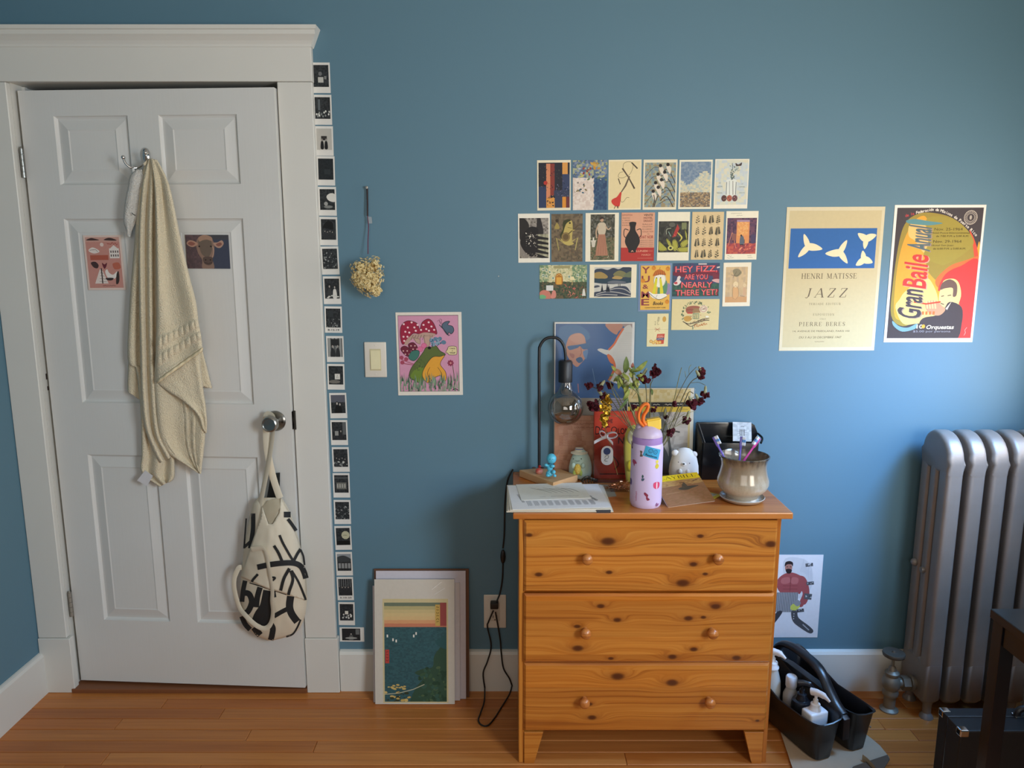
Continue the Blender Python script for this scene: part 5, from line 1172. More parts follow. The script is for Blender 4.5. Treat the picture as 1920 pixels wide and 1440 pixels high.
def c14(w, h):
    a = Art(w, h, '#b8b389', 14); a.mosaic(0, 0, 100, 100, 16, 11, lambda u, v, r: (['#cfc79a', '#c2bb8c', '#dad2a8'] if v < .5 and .2 < u < .7 else (['#8da07c', '#6d8a68', '#b9b98f', '#55705a'] if v < .5 else ['#4f5a40', '#6a5c44', '#3e4a3a', '#7a6a4c']))[r.randrange(3)])
    a.dabs(50, 0, 0, 100, 30, ['#54775a', '#7d9a72', '#3e5e48', '#d0c99c'], 2.4); a.rect(30, 2, 64, 10, '#a39a6c'); a.blob([(34, 56), (34, 32), (41, 24), (48, 32), (48, 56)], '#b5742c'); a.rect(35.5, 36, 46.5, 57, '#dfa84a'); a.line([(35, 33), (41, 27), (47, 33)], 1, '#e8c676')
    for x, y in ((5, 8), (12, 10), (19, 16), (5, 26), (12, 28), (26, 34), (60, 30), (78, 26), (92, 30)): a.rect(x, y, x + 5, y + 9, '#e8e2c4'); a.rect(x + 1, y + 1.5, x + 4, y + 7.5, '#6f9080')
    a.poly([(64, 44), (66, 34), (72, 34), (75, 44)], '#ecdcaa'); a.line([(69, 44), (69, 60)], 1, '#d9bd7c'); a.rect(14, 60, 29, 76, '#dcdcd6'); a.blob([(0, 82), (8, 74), (20, 78), (24, 90), (22, 100), (0, 100)], '#c97f6c'); a.blob([(28, 76), (34, 78), (34, 96), (24, 98)], '#d58b7c'); a.blob([(0, 90), (8, 88), (14, 94), (10, 100), (0, 100)], '#6fae7e')
    a.dabs(40, 50, 60, 96, 100, ['#3f5a40', '#5f7d52', '#c2695c', '#8a5a44', '#2e4234'], 3); a.dabs(8, 60, 80, 74, 92, ['#cf7a66', '#d98f7c'], 3); a.poly([(90, 92), (92, 72), (95, 70), (98, 92)], '#dcd8cc'); return a
def c15(w, h):
    a = Art(w, h, '#efe3c6', 15); a.rect(10, 8, 89, 97, '#c9c6bc'); a.clip = (10, 8, 89, 97)
    a.blob([(10, 18), (24, 12), (38, 16), (50, 10), (62, 14), (74, 7), (92, 14), (92, 54), (10, 54)], '#3a4250', 4); a.blob([(10, 26), (24, 22), (38, 34), (34, 42), (10, 40)], '#a58a52'); a.blob([(50, 30), (62, 18), (76, 24), (80, 36), (60, 38)], '#7f7a52'); a.blob([(76, 28), (90, 20), (90, 38), (74, 36)], '#6b7458'); a.blob([(48, 40), (56, 34), (70, 38), (66, 44), (52, 43)], '#b0935a'); a.blob([(10, 44), (30, 42), (56, 46), (90, 42), (90, 54), (60, 56), (10, 54)], '#2f4450')
    a.blob([(38, 54), (50, 48), (70, 50), (78, 54), (58, 58)], '#6b7078'); a.blob([(10, 64), (18, 62), (22, 66), (10, 70)], '#4b515c'); a.blob([(10, 84), (24, 80), (46, 72), (58, 66), (78, 66), (88, 84), (92, 98), (8, 98)], '#3c4354')
    for P in ([(14, 90), (34, 82), (60, 84), (90, 94)], [(40, 78), (56, 72), (74, 74), (88, 86)], [(10, 97), (30, 90), (60, 92)]): a.line(P, 2, '#a9a7a2', True)
    for x, y in ((27, 58), (38, 52), (41, 60)): a.poly([(x, y), (x + 3, 82), (x - 3, 82)], '#1e2530')
    a.line([(62, 58), (62, 66)], 1.2, '#20242c'); a.line([(65, 58), (65, 66)], 1.2, '#20242c'); return a
def c16(w, h):
    a = Art(w, h, '#e6b452', 16)
    for k, (ch, y) in enumerate((('Y', 10), ('U', 30), ('&', 47), ('M', 65), ('E', 82))):
        a.text(ch, 17, y, 15 if ch != '&' else 10, '#8c3d44', width=28 if ch != '&' else 20, bold=.085)
    for x, y in ((44, 6), (92, 8), (8, 34), (92, 82)): a.ell(x, y, 7.5, col='#d98b2e'); a.line([(x - 4, y - 2), (x, y - 4), (x + 4, y - 1)], .8, '#6d4422'); a.line([(x, y - 4), (x + 1, y - 6)], 1, '#4d5a2c')
    a.blob([(86, 52), (94, 40), (101, 46), (101, 62), (90, 66)], '#9a86a8'); a.blob([(60, 48), (72, 36), (88, 34), (92, 50), (84, 66), (60, 66)], '#5f8f6c')
    a.blob([(44, 34), (50, 22), (66, 19), (82, 22), (86, 34), (78, 46), (62, 50), (48, 44)], '#f0ead8'); a.blob([(42, 24), (48, 14), (62, 9), (78, 13), (86, 22), (66, 21)], '#c9702c'); [a.line([(46 + k * 7, 22), (50 + k * 6, 12)], 1, '#5c3a20') for k in range(6)]
    a.line([(64, 9), (66, 4)], 1.2, '#4d5a2c'); a.outline([(44, 34), (50, 22), (66, 19), (82, 22), (86, 34), (78, 46), (62, 50), (48, 44)], .8, '#2e2a26')
    a.blob([(50, 30), (57, 29), (54, 50), (48, 66), (40, 64), (46, 46)], '#dcd236'); a.blob([(64, 30), (70, 30), (76, 50), (78, 64), (68, 66), (66, 46)], '#dcd236'); a.ell(54, 28, 2, col='#2b2724'); a.ell(68, 28, 2, col='#2b2724')
    a.blob([(28, 58), (44, 64), (62, 64), (84, 64), (90, 70), (66, 76), (40, 72)], '#f1ecdc'); a.line([(30, 62), (48, 72), (66, 77), (90, 70)], 1.6, '#2e2a26', True); a.line([(58, 66), (52, 74)], .8, '#2e2a26')
    a.text('Books', 62, 85, 8, '#2d2622', width=34, shear=.25, bold=.02); a.text('CHINATOWN NEW YORK', 52, 95, 2.8, '#5b3a20', width=72, bold=.01); return a
def c17(w, h):
    a = Art(w, h, '#3d4a62', 17); a.mosaic(0, 0, 100, 100, 10, 8, lambda u, v, r: (['#3f4660', '#4b4468', '#38506a'] if v < .6 else ['#34584e', '#2f4a4a', '#3d6450'])[r.randrange(3)])
    a.blob([(0, 26), (18, 26), (30, 34), (40, 30), (60, 24), (100, 30), (100, 40), (60, 36), (30, 42), (0, 36)], '#6e2a3c'); a.blob([(86, 30), (98, 38), (98, 56), (88, 50)], '#7a2f3e')
    a.dabs(40, 0, 70, 100, 100, ['#2d6b4c', '#6b3040', '#4b7d58', '#28404a'], 2, 4, 80); a.blob([(2, 60), (8, 52), (10, 42), (14, 38), (17, 42), (15, 50), (18, 56), (12, 66), (4, 66)], '#e6d8d0'); a.blob([(3, 58), (9, 56), (10, 62), (5, 63)], '#c04850')
    a.blob([(84, 52), (92, 48), (102, 50), (102, 60), (92, 58)], '#d8a8a4'); a.line([(54, 3), (72, 3)], 2.4, '#e2cfc6'); a.line([(94, 14), (101, 12)], 3, '#e2cfc6')
    def tt(t, x, y, hh, wd, rot=0):
        a.text(t, x + .5, y + .8, hh * 1.12, '#7a2434', width=wd * 1.05, bold=.07, rot=rot); a.text(t, x, y, hh, '#e0484e', width=wd, bold=.055, rot=rot); a.text(t, x - .3, y - .4, hh * .9, '#f08a86', width=wd * .985, bold=-.015, rot=rot)
    tt('HEY FIZZ,', 50, 17, 19, 90, 1); tt('ARE YOU', 50, 41, 16, 50); tt('NEARLY', 52, 65, 18, 66); tt('THERE YET?', 52, 88, 18, 90, 1); return a
def c18(w, h):
    a = Art(w, h, '#efe4cc', 18); a.rect(9, 10, 88, 91, '#cdb187'); a.mosaic(9, 10, 88, 91, 5, 7, lambda u, v, r: ['#cfb48c', '#c9ad84', '#d2b68c', '#c4a988'][r.randrange(4)], .2)
    a.rect(9, 78, 88, 91, '#d0a070'); a.blob([(34, 18), (46, 14), (58, 16), (66, 24), (52, 32), (40, 30)], '#8f8468'); a.line([(28, 28), (50, 30), (62, 22)], 1.3, '#5c5340', True); a.line([(36, 34), (48, 20)], 1.1, '#5c5340')
    # plain stand-in figures: two round-bodied birds
    a.blob([(36, 74), (36, 58), (46, 52), (56, 60), (58, 76), (48, 84), (38, 82)], '#d9aa78'); a.ell(46, 50, 9, 7, '#e6cfa4'); a.outline([(36, 74), (36, 58), (46, 52), (56, 60), (58, 76), (48, 84), (38, 82)], .8, '#6b4f34')
    a.ell(78, 52, 6, 4.5, '#dcc49a'); a.blob([(74, 74), (74, 58), (82, 58), (84, 74)], '#cfa884'); a.line([(62, 76), (80, 78)], 1, '#6b4f34'); return a
def c19(w, h):
    a = Art(w, h, '#e0cf9a', 19); a.rect(0, 0, 100, 100, '#dfcd98'); r = a.r
    for k in range(54):
        t = radians(150 + 210 * r.random()); R_ = r.uniform(.86, 1.06); a.ell(50 + 30 * cos(t) * R_, 48 + 38 * sin(t) * R_, 2.3, 1.1, r.choice(['#4f6a4e', '#5e7a58', '#3f5a44']), r.uniform(0, 180), 6)
    a.blob([(30, 30), (40, 22), (58, 24), (60, 40), (34, 46)], '#a0604c'); a.rect(44, 30, 60, 44, '#9c7a54'); a.ell(67, 32, 9, 12, '#e8dcc0'); a.ell(67, 32, 7.4, 9.8, '#b45a4c'); a.ell(67, 32, 6.4, 8.4, '#e8dcc0'); a.text('CAFE', 67, 31, 8, '#8c3a34', width=10, bold=.02)
    a.scribble(30, 34, 16, 7, '#7a3430', 1, 4); a.rect(33, 43, 44, 47, '#c2473c'); a.rect(45, 46, 58, 64, '#6f8a6c'); [a.rect(46 + k * 4, 48, 48.5 + k * 4, 62, '#d8c48c') for k in range(3)]
    a.blob([(26, 60), (34, 54), (42, 60), (40, 70), (30, 72)], '#c99a4c'); a.dabs(40, 22, 50, 72, 76, ['#8c3f4a', '#3c4a44', '#c9a05c', '#5a6e58', '#b5574c'], 1.6); a.line([(24, 72), (36, 80), (50, 76), (64, 66), (80, 62)], 1.4, '#3e3430', True); a.line([(30, 78), (42, 88), (54, 78), (68, 70), (80, 68)], 1.2, '#3e3430', True)
    for k in range(11): x = 40 + k * 3.4; a.line([(x, 82 - k * 1.5), (x + 1.4, 76 - k * 1.2)], .8, '#5a4438')
    a.ell(75, 57, 4, 3, '#efe8d4'); a.line([(70, 64), (80, 62)], 1, '#8b7a60'); a.line([(50, 92), (50, 84), (55, 82), (54, 88), (58, 89), (59, 83), (62, 87), (64, 80), (66, 86), (69, 77), (71, 84), (74, 79), (76, 82)], .9, '#c9743c', True); a.scribble(36, 9, 28, 24, '#8a7a58', .3, .9); a.line([(46, 88), (46, 98)], 1.6, '#7a9078'); return a
def c20(w, h):
    a = Art(w, h, '#e6d7a4', 20); a.line([(0, 48), (100, 48)], .7, '#a89a6e'); a.ell(80, 17, 9, 8.5, '#cf9f4c')
    for ch, x, y, hh in (('お', 54, 14, 8), ('か', 52, 22, 7), ('し', 52, 30, 6), ('で', 38, 26, 5), ('す', 38, 33, 5)): a.text(ch, x, y, hh, '#4a4030', width=11 if hh > 6 else 8)
    a.line([(48, 48), (38, 43), (36, 47), (48, 48), (60, 43), (62, 47), (48, 48), (38, 54)], 1.6, '#b0483c'); a.line([(48, 48), (60, 54)], 1.6, '#b0483c')
    a.poly([(48, 62), (84, 61), (80, 92), (42, 93)], '#c8503c'); a.poly([(46, 74), (82, 73), (81, 80), (45, 81)], '#5a5f78'); a.scribble(52, 66, 22, 9, '#efe0c0', .9, 1.5); a.scribble(50, 70.5, 28, 10, '#efe0c0', 1.6, 3); a.scribble(50, 77, 26, 9, '#efe0c0', 1.4, 2.6)
    for x, y, c in ((20, 84, '#c9924a'), (32, 88, '#d6a04c'), (42, 84, '#dca851'), (52, 88, '#e0a040'), (62, 87, '#d88c38')): a.ell(x, y, 8, 5, c); a.ell(x, y, 5, 3, '#e6bf74')
    return a
Q = [('postcard', 'postcard of dark blue and orange upright blocks with vines, first of the top row', ((178,78),(418,75),(416,432),(180,435)), c1),
 ('postcard', 'borderless painterly postcard in cream and dark blue, second of the top row', ((432,78),(676,75),(674,430),(432,432)), c2),
 ('postcard', 'pale yellow postcard with a crossed line drawing and a red shape', ((686,75),(920,72),(915,428),(684,430)), c3),
 ('postcard', 'postcard of pale buds with dark heads on long curved stems', ((935,73),(1177,72),(1165,427),(927,430)), c4),
 ('postcard', 'postcard of blue sky over a brown meadow, fifth of the top row', ((1190,75),(1427,73),(1413,423),(1180,425)), c5),
 ('postcard', 'pale postcard of a glass jar with figs and a butterfly', ((1445,70),(1687,68),(1670,420),(1430,422)), c6),
 ('postcard', 'postcard with a dark inked rocky scene, first of the middle row', ((42,458),(270,455),(267,803),(46,806)), c7),
 ('postcard', 'brown borderless postcard of a frog playing a banjo', ((280,460),(503,457),(500,797),(280,800)), c8),
 ('postcard', 'cream-bordered postcard of a figure in a dim garden, left of the salmon card', ((523,453),(760,450),(755,795),(521,798)), c9),
 ('postcard', 'salmon and red lettered postcard with one large black shape', ((778,450),(1018,448),(1005,793),(773,795)), c10),
 ('postcard', 'cream-bordered postcard with a dark yellow-green and red still life', ((1040,447),(1268,443),(1252,788),(1027,792)), c11),
 ('postcard', 'tan postcard with a chart of sixteen dark plant silhouettes', ((1283,445),(1507,443),(1493,783),(1268,785)), c12),
 ('postcard', 'postcard of a painter seated before a glowing orange doorway', ((1525,440),(1752,437),(1736,783),(1508,785)), c13),
 ('postcard', 'wide postcard of a plant-filled room with a yellow arched door', ((195,822),(533,822),(530,1060),(197,1062)), c14),
 ('postcard', 'wide cream-bordered postcard of dark hills and a pale lake', ((553,820),(887,817),(880,1053),(549,1056)), c15),
 ('postcard', 'wide postcard with puffy red lettering on dark blue', ((1147,810),(1476,806),(1468,1042),(1137,1045)), c17),
 ('postcard', 'small tan postcard of two round little figures, right end of the third row', ((1505,805),(1700,803),(1690,1113),(1492,1117)), c18),
 ('postcard', 'wide yellow postcard with a leafy wreath round a little train cafe', ((1138,1066),(1475,1062),(1465,1283),(1130,1283)), c19),
 ('postcard', 'narrow cream card with brushed characters, a red bow and biscuits', ((962,1168),(1114,1166),(1106,1400),(956,1402)), c20)]
for nm, lb, q, fn in Q: card(nm, lb, q, fn)
ctr, w, h, t = wallquad(*[(960 + x * .2639, 280 + y * .2639) for x, y in ((900,812),(1140,808),(1122,1148),(898,1152))], y=-.0004)
y16 = thing('postcard', 'yellow bookshop postcard with big maroon letters, in a pale blue sleeve', 'postcard', ctr, 0, 'postcards taped above the dresser', (0, -t, 0))
Art(w, h, '#7f92b4').place('sleeve', None, None, (0, 0, 0), parent=y16)
ctr2, w, h, t2 = wallquad(*[(960 + x * .2639, 280 + y * .2639) for x, y in ((917,825),(1128,823),(1112,1140),(908,1140))], y=-.0004)
c16(w, h).place('printed_card', None, None, (ctr2.x - ctr.x, -.0012, ctr2.z - ctr.z), parent=y16)

# ======================= POSTERS =======================
def cut(a, pts, col='#f0e2ba'): a.blob(pts, col, 6)
def p_jazz(w, h):
    a = Art(w, h, '#dccfae', 21); a.rect(3, 2.5, 97, 97.5, '#d0bf94'); bl = '#2f66a8'; a.rect(5, 14.5, 93.5, 42, bl); ink = '#5a4a34'
    a.clip = (5, 14.5, 93.5, 42)   # plain cut-paper stand-in shapes
    for cx_, cy_, s_, ro in ((24, 27, 15, 10), (57, 31, 15, 55), (83, 22, 11, 95), (82, 36, 10, 20)):
        for q in range(3):   # three-lobed leaves
            t_ = radians(ro + q * 120); u_, v_ = cos(t_), sin(t_) * .62
            cut(a, [(cx_ - u_ * 2 + v_ * 3, cy_ - v_ * 2 - u_ * 2), (cx_ + u_ * s_ * .45 + v_ * 4, cy_ + v_ * s_ * .45 - u_ * 2.6), (cx_ + u_ * s_, cy_ + v_ * s_), (cx_ + u_ * s_ * .5 - v_ * 4, cy_ + v_ * s_ * .5 + u_ * 2.0), (cx_ - v_ * 3, cy_ + u_ * 2)])
    a.clip = (0, 0, 100, 100)
    a.text('HENRI MATISSE', 47.5, 47.3, 3.7, ink, width=57, serif=True); a.text('JAZZ', 46, 59, 6.4, '#6a5a46', width=42, serif=True, shear=.22, track=.3)
    a.text('TERIADE EDITEUR', 45, 66.8, 1.5, ink, width=33, serif=True, track=.2); a.text('EXPOSITION', 44.5, 74.3, 1.5, ink, width=22, serif=True, track=.2); a.text('CHEZ', 44, 77.4, 1.0, ink, width=6, serif=True, track=.2)
    a.text('PIERRE BERES', 43.5, 81, 2.8, ink, width=48, serif=True, track=.15); a.text('14, AVENUE DE FRIEDLAND, PARIS VIII', 43, 86, 1.2, ink, width=59); a.text('DU 3 AU 20 DECEMBRE 1947', 42.5, 90.4, 1.5, ink, width=44, shear=.2); a.scribble(37, 93.6, 10, 12, ink, .3, .3); return a
def p_baile(w, h):
    a = Art(w, h, '#f4ede2', 22); a.rect(3, 2, 97.5, 97, '#433a3c'); a.clip = (3, 2, 97.5, 97)
    a.blob([(6, 80), (5, 55), (8, 26), (14, 12), (28, 6), (46, 6), (66, 10), (84, 20), (94, 34), (98, 50), (98, 99), (78, 99), (66, 90), (40, 84), (20, 88)], '#a08a3c')
    a.blob([(9, 78), (8, 50), (12, 28), (22, 12), (34, 8), (40, 18), (44, 30), (40, 44), (52, 54), (62, 56), (80, 48), (92, 40), (96, 26), (99, 40), (99, 70), (60, 74), (60, 84), (36, 86), (18, 84)], '#eda53a')
    a.blob([(10, 74), (14, 68), (20, 62), (40, 52), (52, 60), (58, 72), (56, 84), (36, 86), (20, 86)], '#f2cf7c'); a.blob([(18, 14), (30, 12), (40, 20), (42, 30), (36, 34), (26, 26), (18, 22)], '#f0c274')
    a.blob([(84, 18), (90, 24), (96, 34), (98, 46), (96, 50), (90, 30)], '#e0503a'); a.blob([(52, 54), (66, 44), (82, 40), (99, 37), (99, 48), (70, 52), (58, 60)], '#e8703a')
    a.blob([(56, 62), (62, 50), (78, 44), (99, 42), (99, 99), (74, 99), (80, 88), (82, 76), (78, 66), (70, 58)], '#df3e3a')
    a.blob([(40, 28), (36, 36), (44, 40), (52, 42), (60, 43), (72, 39), (86, 32), (90, 26), (82, 18), (68, 11), (50, 8), (36, 10), (38, 20)], '#a3913e')
    a.blob([(14, 11), (24, 10), (38, 11.5), (54, 13), (40, 14.5), (26, 14), (16, 13)], '#5f8f94'); a.blob([(60, 56), (70, 53), (78, 56), (82, 66), (76, 76), (66, 70)], '#f2d486')
    # generic suited trumpeter
    a.blob([(58, 62), (62, 57), (70, 56), (76, 59), (75, 68), (70, 75), (62, 73), (58, 69)], '#e9c68a'); a.blob([(58, 61), (60, 56), (68, 53.5), (76, 57), (77, 65), (73, 66), (72, 60), (64, 60)], '#6d5348')
    a.blob([(44, 99), (38, 88), (42, 82), (56, 80), (64, 76), (70, 70), (84, 74), (86, 86), (80, 99)], '#433a3c', 4); a.poly([(66, 75), (72, 70), (68, 76)], '#efe2c4'); a.line([(60, 66), (63, 65.5)], .9, '#4a3a30'); a.line([(67, 65.5), (71, 65)], .9, '#4a3a30'); a.line([(60, 71), (64, 72)], .9, '#4a3a30')
    a.blob([(44, 70), (54, 69), (62, 73), (66, 76), (60, 80), (50, 79), (44, 75)], '#c79472'); [a.line([(44 + k * 3, 69), (46 + k * 3, 75)], 1.6, '#e9c68a') for k in range(4)]; a.line([(30, 70), (44, 71.5), (60, 70)], 1.7, '#d2452f'); [a.rect(40 + k * 4, 77, 42.5 + k * 4, 79.5, '#e0713a') for k in range(4)]
    for t_, x, y, wd, c, hh in (('Gran', 25, 71, 24, '#453b40', 34), ('Baile', 28, 47, 27, '#d23c36', 34), ('Anual', 29, 23.5, 19, '#55686c', 33)):
        a.text(t_, x + 1.2, y + .5, hh * .52, '#e9a08c' if t_ == 'Baile' else '#a58a7c', width=wd * 1.35, rot=90, bold=.05, shear=.15); a.text(t_, x, y, hh * .52, c, width=wd * 1.35, rot=90, bold=.04, shear=.15)
    a.blob([(8, 84), (16, 88), (26, 89), (36, 86), (34, 90), (20, 92), (10, 88)], '#7ba3a8')
    # lettering along the arc
    s1 = 'de la Federación de Músicos de Puerto Rico'; n = len(s1)
    for k, ch in enumerate(s1):
        t = k / (n - 1); x = 13 + 79 * t; y = 7.5 - 4.5 * sin(min(1, t * 2.2) * pi / 2) * (1 if t < .45 else 1) + 20.5 * max(0, t - .36) ** 1.75 * 1.95; sl = 18 if t < .1 else (4 if t < .3 else -8 - 46 * (t - .3))
        if ch != ' ': a.text(ch, x, y, 2.1, '#c9484a' if k < 5 else '#efe6da', rot=sl, bold=.02)
    o = '#52461c'
    for t_, y, hh, x, wd in (('Nov. 25-1964', 17.2, 2, 61, 31), ('Hotel Ponce Intercontinental', 19.9, 1.2, 64, 42), ('de 7:00 P.M. a 5:00 A.M.', 22.2, 1.4, 66, 36), ('Nov. 29-1964', 26, 2, 61, 31), ('Hotel San Juan', 28.8, 1.2, 56, 24), ('de 6:00 P.M. a 5:00 A.M.', 31.2, 1.4, 64, 36)): a.text(t_, x, y, hh, o, width=wd)
    a.ell(84, 9, 7.5, 5.2, '#b9ada0'); a.ell(84, 9, 6.6, 4.5, '#433a3c'); a.ell(84, 9, 4.6, 3.1, '#b9ada0'); a.ell(84, 9, 4.0, 2.7, '#433a3c'); a.ell(84, 9, 1.3, 1.6, '#b9ada0')
    for k in range(22): t = 2 * pi * k / 22; a.ell(84 + 5.6 * cos(t), 9 + 3.8 * sin(t), .5, .35, '#d5cabd', n=5)
    a.text('10', 39, 88.2, 3, '#efe0c4', width=7, bold=.03); a.ell(43, 88.2, 2, 1.5, '#eda53a'); a.text('Orquestas', 62, 88.6, 3, '#efe0c4', width=31, bold=.03, shear=.2); a.text('$5.00 por persona', 53, 91.8, 1.5, '#9d9aa0', width=42); a.line([(89.5, 95), (91, 93), (90, 91), (92, 89)], .5, '#efb0a0')
    a.clip = (0, 0, 100, 100); a.line([(3, 98.3), (60, 98.3)], .25, '#9a9488'); return a
PZ = dict(org=(1440, 360), k=.22917)
card('jazz_poster', 'cream exhibition poster with a blue panel and serif lettering', ((153,128),(965,115),(862,1298),(90,1297)), p_jazz, 'posters right of the postcards', **PZ)
card('dance_poster', 'black, yellow and red dance poster with a suited trumpeter', ((1040,107),(1788,103),(1670,1227),(943,1230)), p_baile, 'posters right of the postcards', **PZ)
def p_frog(w, h):
    a = Art(w, h, '#e2dace', 23); a.rect(3, 3.5, 95, 95.5, '#6b5a5c'); a.rect(3.6, 4.2, 94.4, 95, '#cf94ae'); a.clip = (3.6, 4.2, 94.4, 95); k = '#2c2126'
    cap = [(6, 28), (8, 16), (18, 10), (32, 13), (36, 20), (40, 12), (50, 8), (58, 14), (62, 26), (50, 24), (40, 27), (26, 25), (16, 34), (9, 38)]
    P = a.blob(cap, '#9c2440', 5); a.outline(P, .7, k)
    for x, y in ((12, 14), (18, 18), (24, 12), (28, 18), (33, 15), (14, 23), (20, 24), (11, 29), (42, 15), (46, 20), (50, 12), (54, 17), (58, 21), (38, 21), (50, 22), (30, 22), (17, 29), (12, 34)): a.ell(x, y, 1.7, 1.2, '#efc9cf', 20, 7)
    a.blob([(12, 38), (16, 32), (26, 26), (34, 26), (44, 24), (60, 26), (52, 31), (40, 30), (34, 31), (24, 32), (16, 39)], '#b8978a', 4); [a.line([(22 + 4.4 * q, 33), (26 + 4.2 * q, 27)], .5, k) for q in range(8)]
    for P in ([(26, 30), (36, 32), (36, 38), (30, 36)], [(42, 28), (52, 28), (50, 40), (44, 40)]): a.blob(P, '#bd9c8c'); a.outline(P, .5, k)
    for P in ([(6, 44), (12, 40), (20, 44), (22, 52), (14, 52)], [(18, 38), (26, 36), (32, 42), (28, 48), (20, 44)]):
        Qp = a.blob(P, '#6d2438'); a.outline(Qp, .6, k); [a.ell(P[0][0] + 4 + q * 3, P[0][1] + 2 + (q % 2) * 4, 1.2, .9, '#dcb0ae', n=6) for q in range(4)]
    for x, y, rr in ((36, 44, 4.5), (42, 40, 4.5)): a.ell(x, y, rr, rr * .75, '#c65f86'); a.ell(x, y, rr * .8, rr * .6, '#d77298')
    P = a.blob([(18, 52), (24, 46), (34, 46), (33, 53), (26, 58), (19, 56)], '#3f7468'); a.outline(P, .6, k); [a.line([(6, 56), (18, 60), (26, 62)], 1.0, '#9c4a58', True)]; [a.ell(x, y, 3.2, 2.4, '#a5485e') for x, y in ((7, 54), (8, 60), (14, 56))]; a.line([(9, 61), (24, 63)], 1.2, '#9c4a58')
    body = [(18, 74), (22, 66), (30, 58), (40, 48), (45, 42), (52, 42), (60, 40), (66, 46), (74, 50), (71, 53), (64, 54), (54, 58), (50, 66), (42, 74), (40, 82), (36, 86), (26, 82), (20, 80)]
    P = a.blob(body, '#5c6a38'); a.outline(P, .7, k); a.blob([(20, 76), (28, 68), (40, 66), (42, 76), (36, 84), (24, 80)], '#6c8434'); a.dabs(36, 26, 56, 56, 70, ['#59653a', '#66743e', '#4e5a34'], 1.6)
    P = a.blob([(38, 76), (42, 66), (54, 54), (66, 53), (73, 52), (66, 62), (74, 72), (74, 82), (68, 82), (66, 76), (54, 80), (50, 84), (44, 84)], '#e0a03a'); a.outline(P, .7, k); a.line([(50, 66), (46, 74), (52, 82)], .6, k, True); a.line([(62, 66), (68, 74), (67, 82)], .6, k, True)
    a.ell(50, 42.5, 2.6, 1.8, '#191416'); [a.ell(x, y, 4, 2.6, c, rot, 8) for x, y, rot, c in ((54, 34, 30, '#5f7f96'), (60, 32, 0, '#6c8aa0'), (66, 32, -40, '#5f7f96'), (72, 36, 10, '#5d7c94'), (56, 38, 60, '#7d98ac'), (63, 37, 0, '#87a2b4'))]; a.dabs(26, 52, 30, 68, 40, ['#35506a', '#a8bccb', '#4a6a84', '#243a52'], 1.5)
    P = a.blob([(70, 17), (74, 12), (82, 11), (79, 15), (86, 17), (88, 22), (84, 26), (80, 24), (78, 27)], '#55687a'); a.outline(P, .8, k); a.line([(66, 15), (72, 20), (80, 28), (82, 27)], 1.3, '#3a4250'); a.line([(68, 14), (66, 9), (63, 11)], .5, k); a.line([(69, 14), (70, 9), (67, 8)], .5, k)
    P = a.blob([(78, 44), (80, 41), (90, 41), (92, 44), (92, 49), (90, 51), (80, 51), (78, 49), (75, 48)], '#dccb9c'); a.outline(P, .6, k); [a.text(t_, 85, y, 1.8, '#2c2420', width=wd, bold=.02) for t_, y, wd in (('TAKE', 43.4, 9), ('A', 46, 1.6), ('TRIP', 48.8, 9))]
    for q in range(8): t = 2 * pi * q / 8; a.ell(82 + 3.2 * cos(t), 61 + 2.5 * sin(t), 2, 1.1, '#8f3650', q * 45, 7)
    a.ell(82, 61, 1.5, col='#cc8888'); a.line([(85, 64), (87, 76)], .8, '#4a5a3c')
    r = a.r
    for q in range(150):
        x = r.uniform(2, 96); y0 = r.uniform(82, 97); hh = r.uniform(6, 13); a.poly([(x - .9, y0), (x + .9, y0), (x + r.uniform(-2.4, 2.4), y0 - hh)], r.choice(['#7f9a80', '#6b8870', '#93a98c', '#3e5244', '#55705c', '#8a9f84']))
    a.line([(84, 94), (88, 92), (93, 94)], 1, '#2c2f24'); return a
card('frog_poster', 'pink art print of a frog under red mushrooms, right of the light switch', ((378,832),(768,830),(777,1318),(400,1318)), p_frog, None, (620, 320), 1 / 3.132)
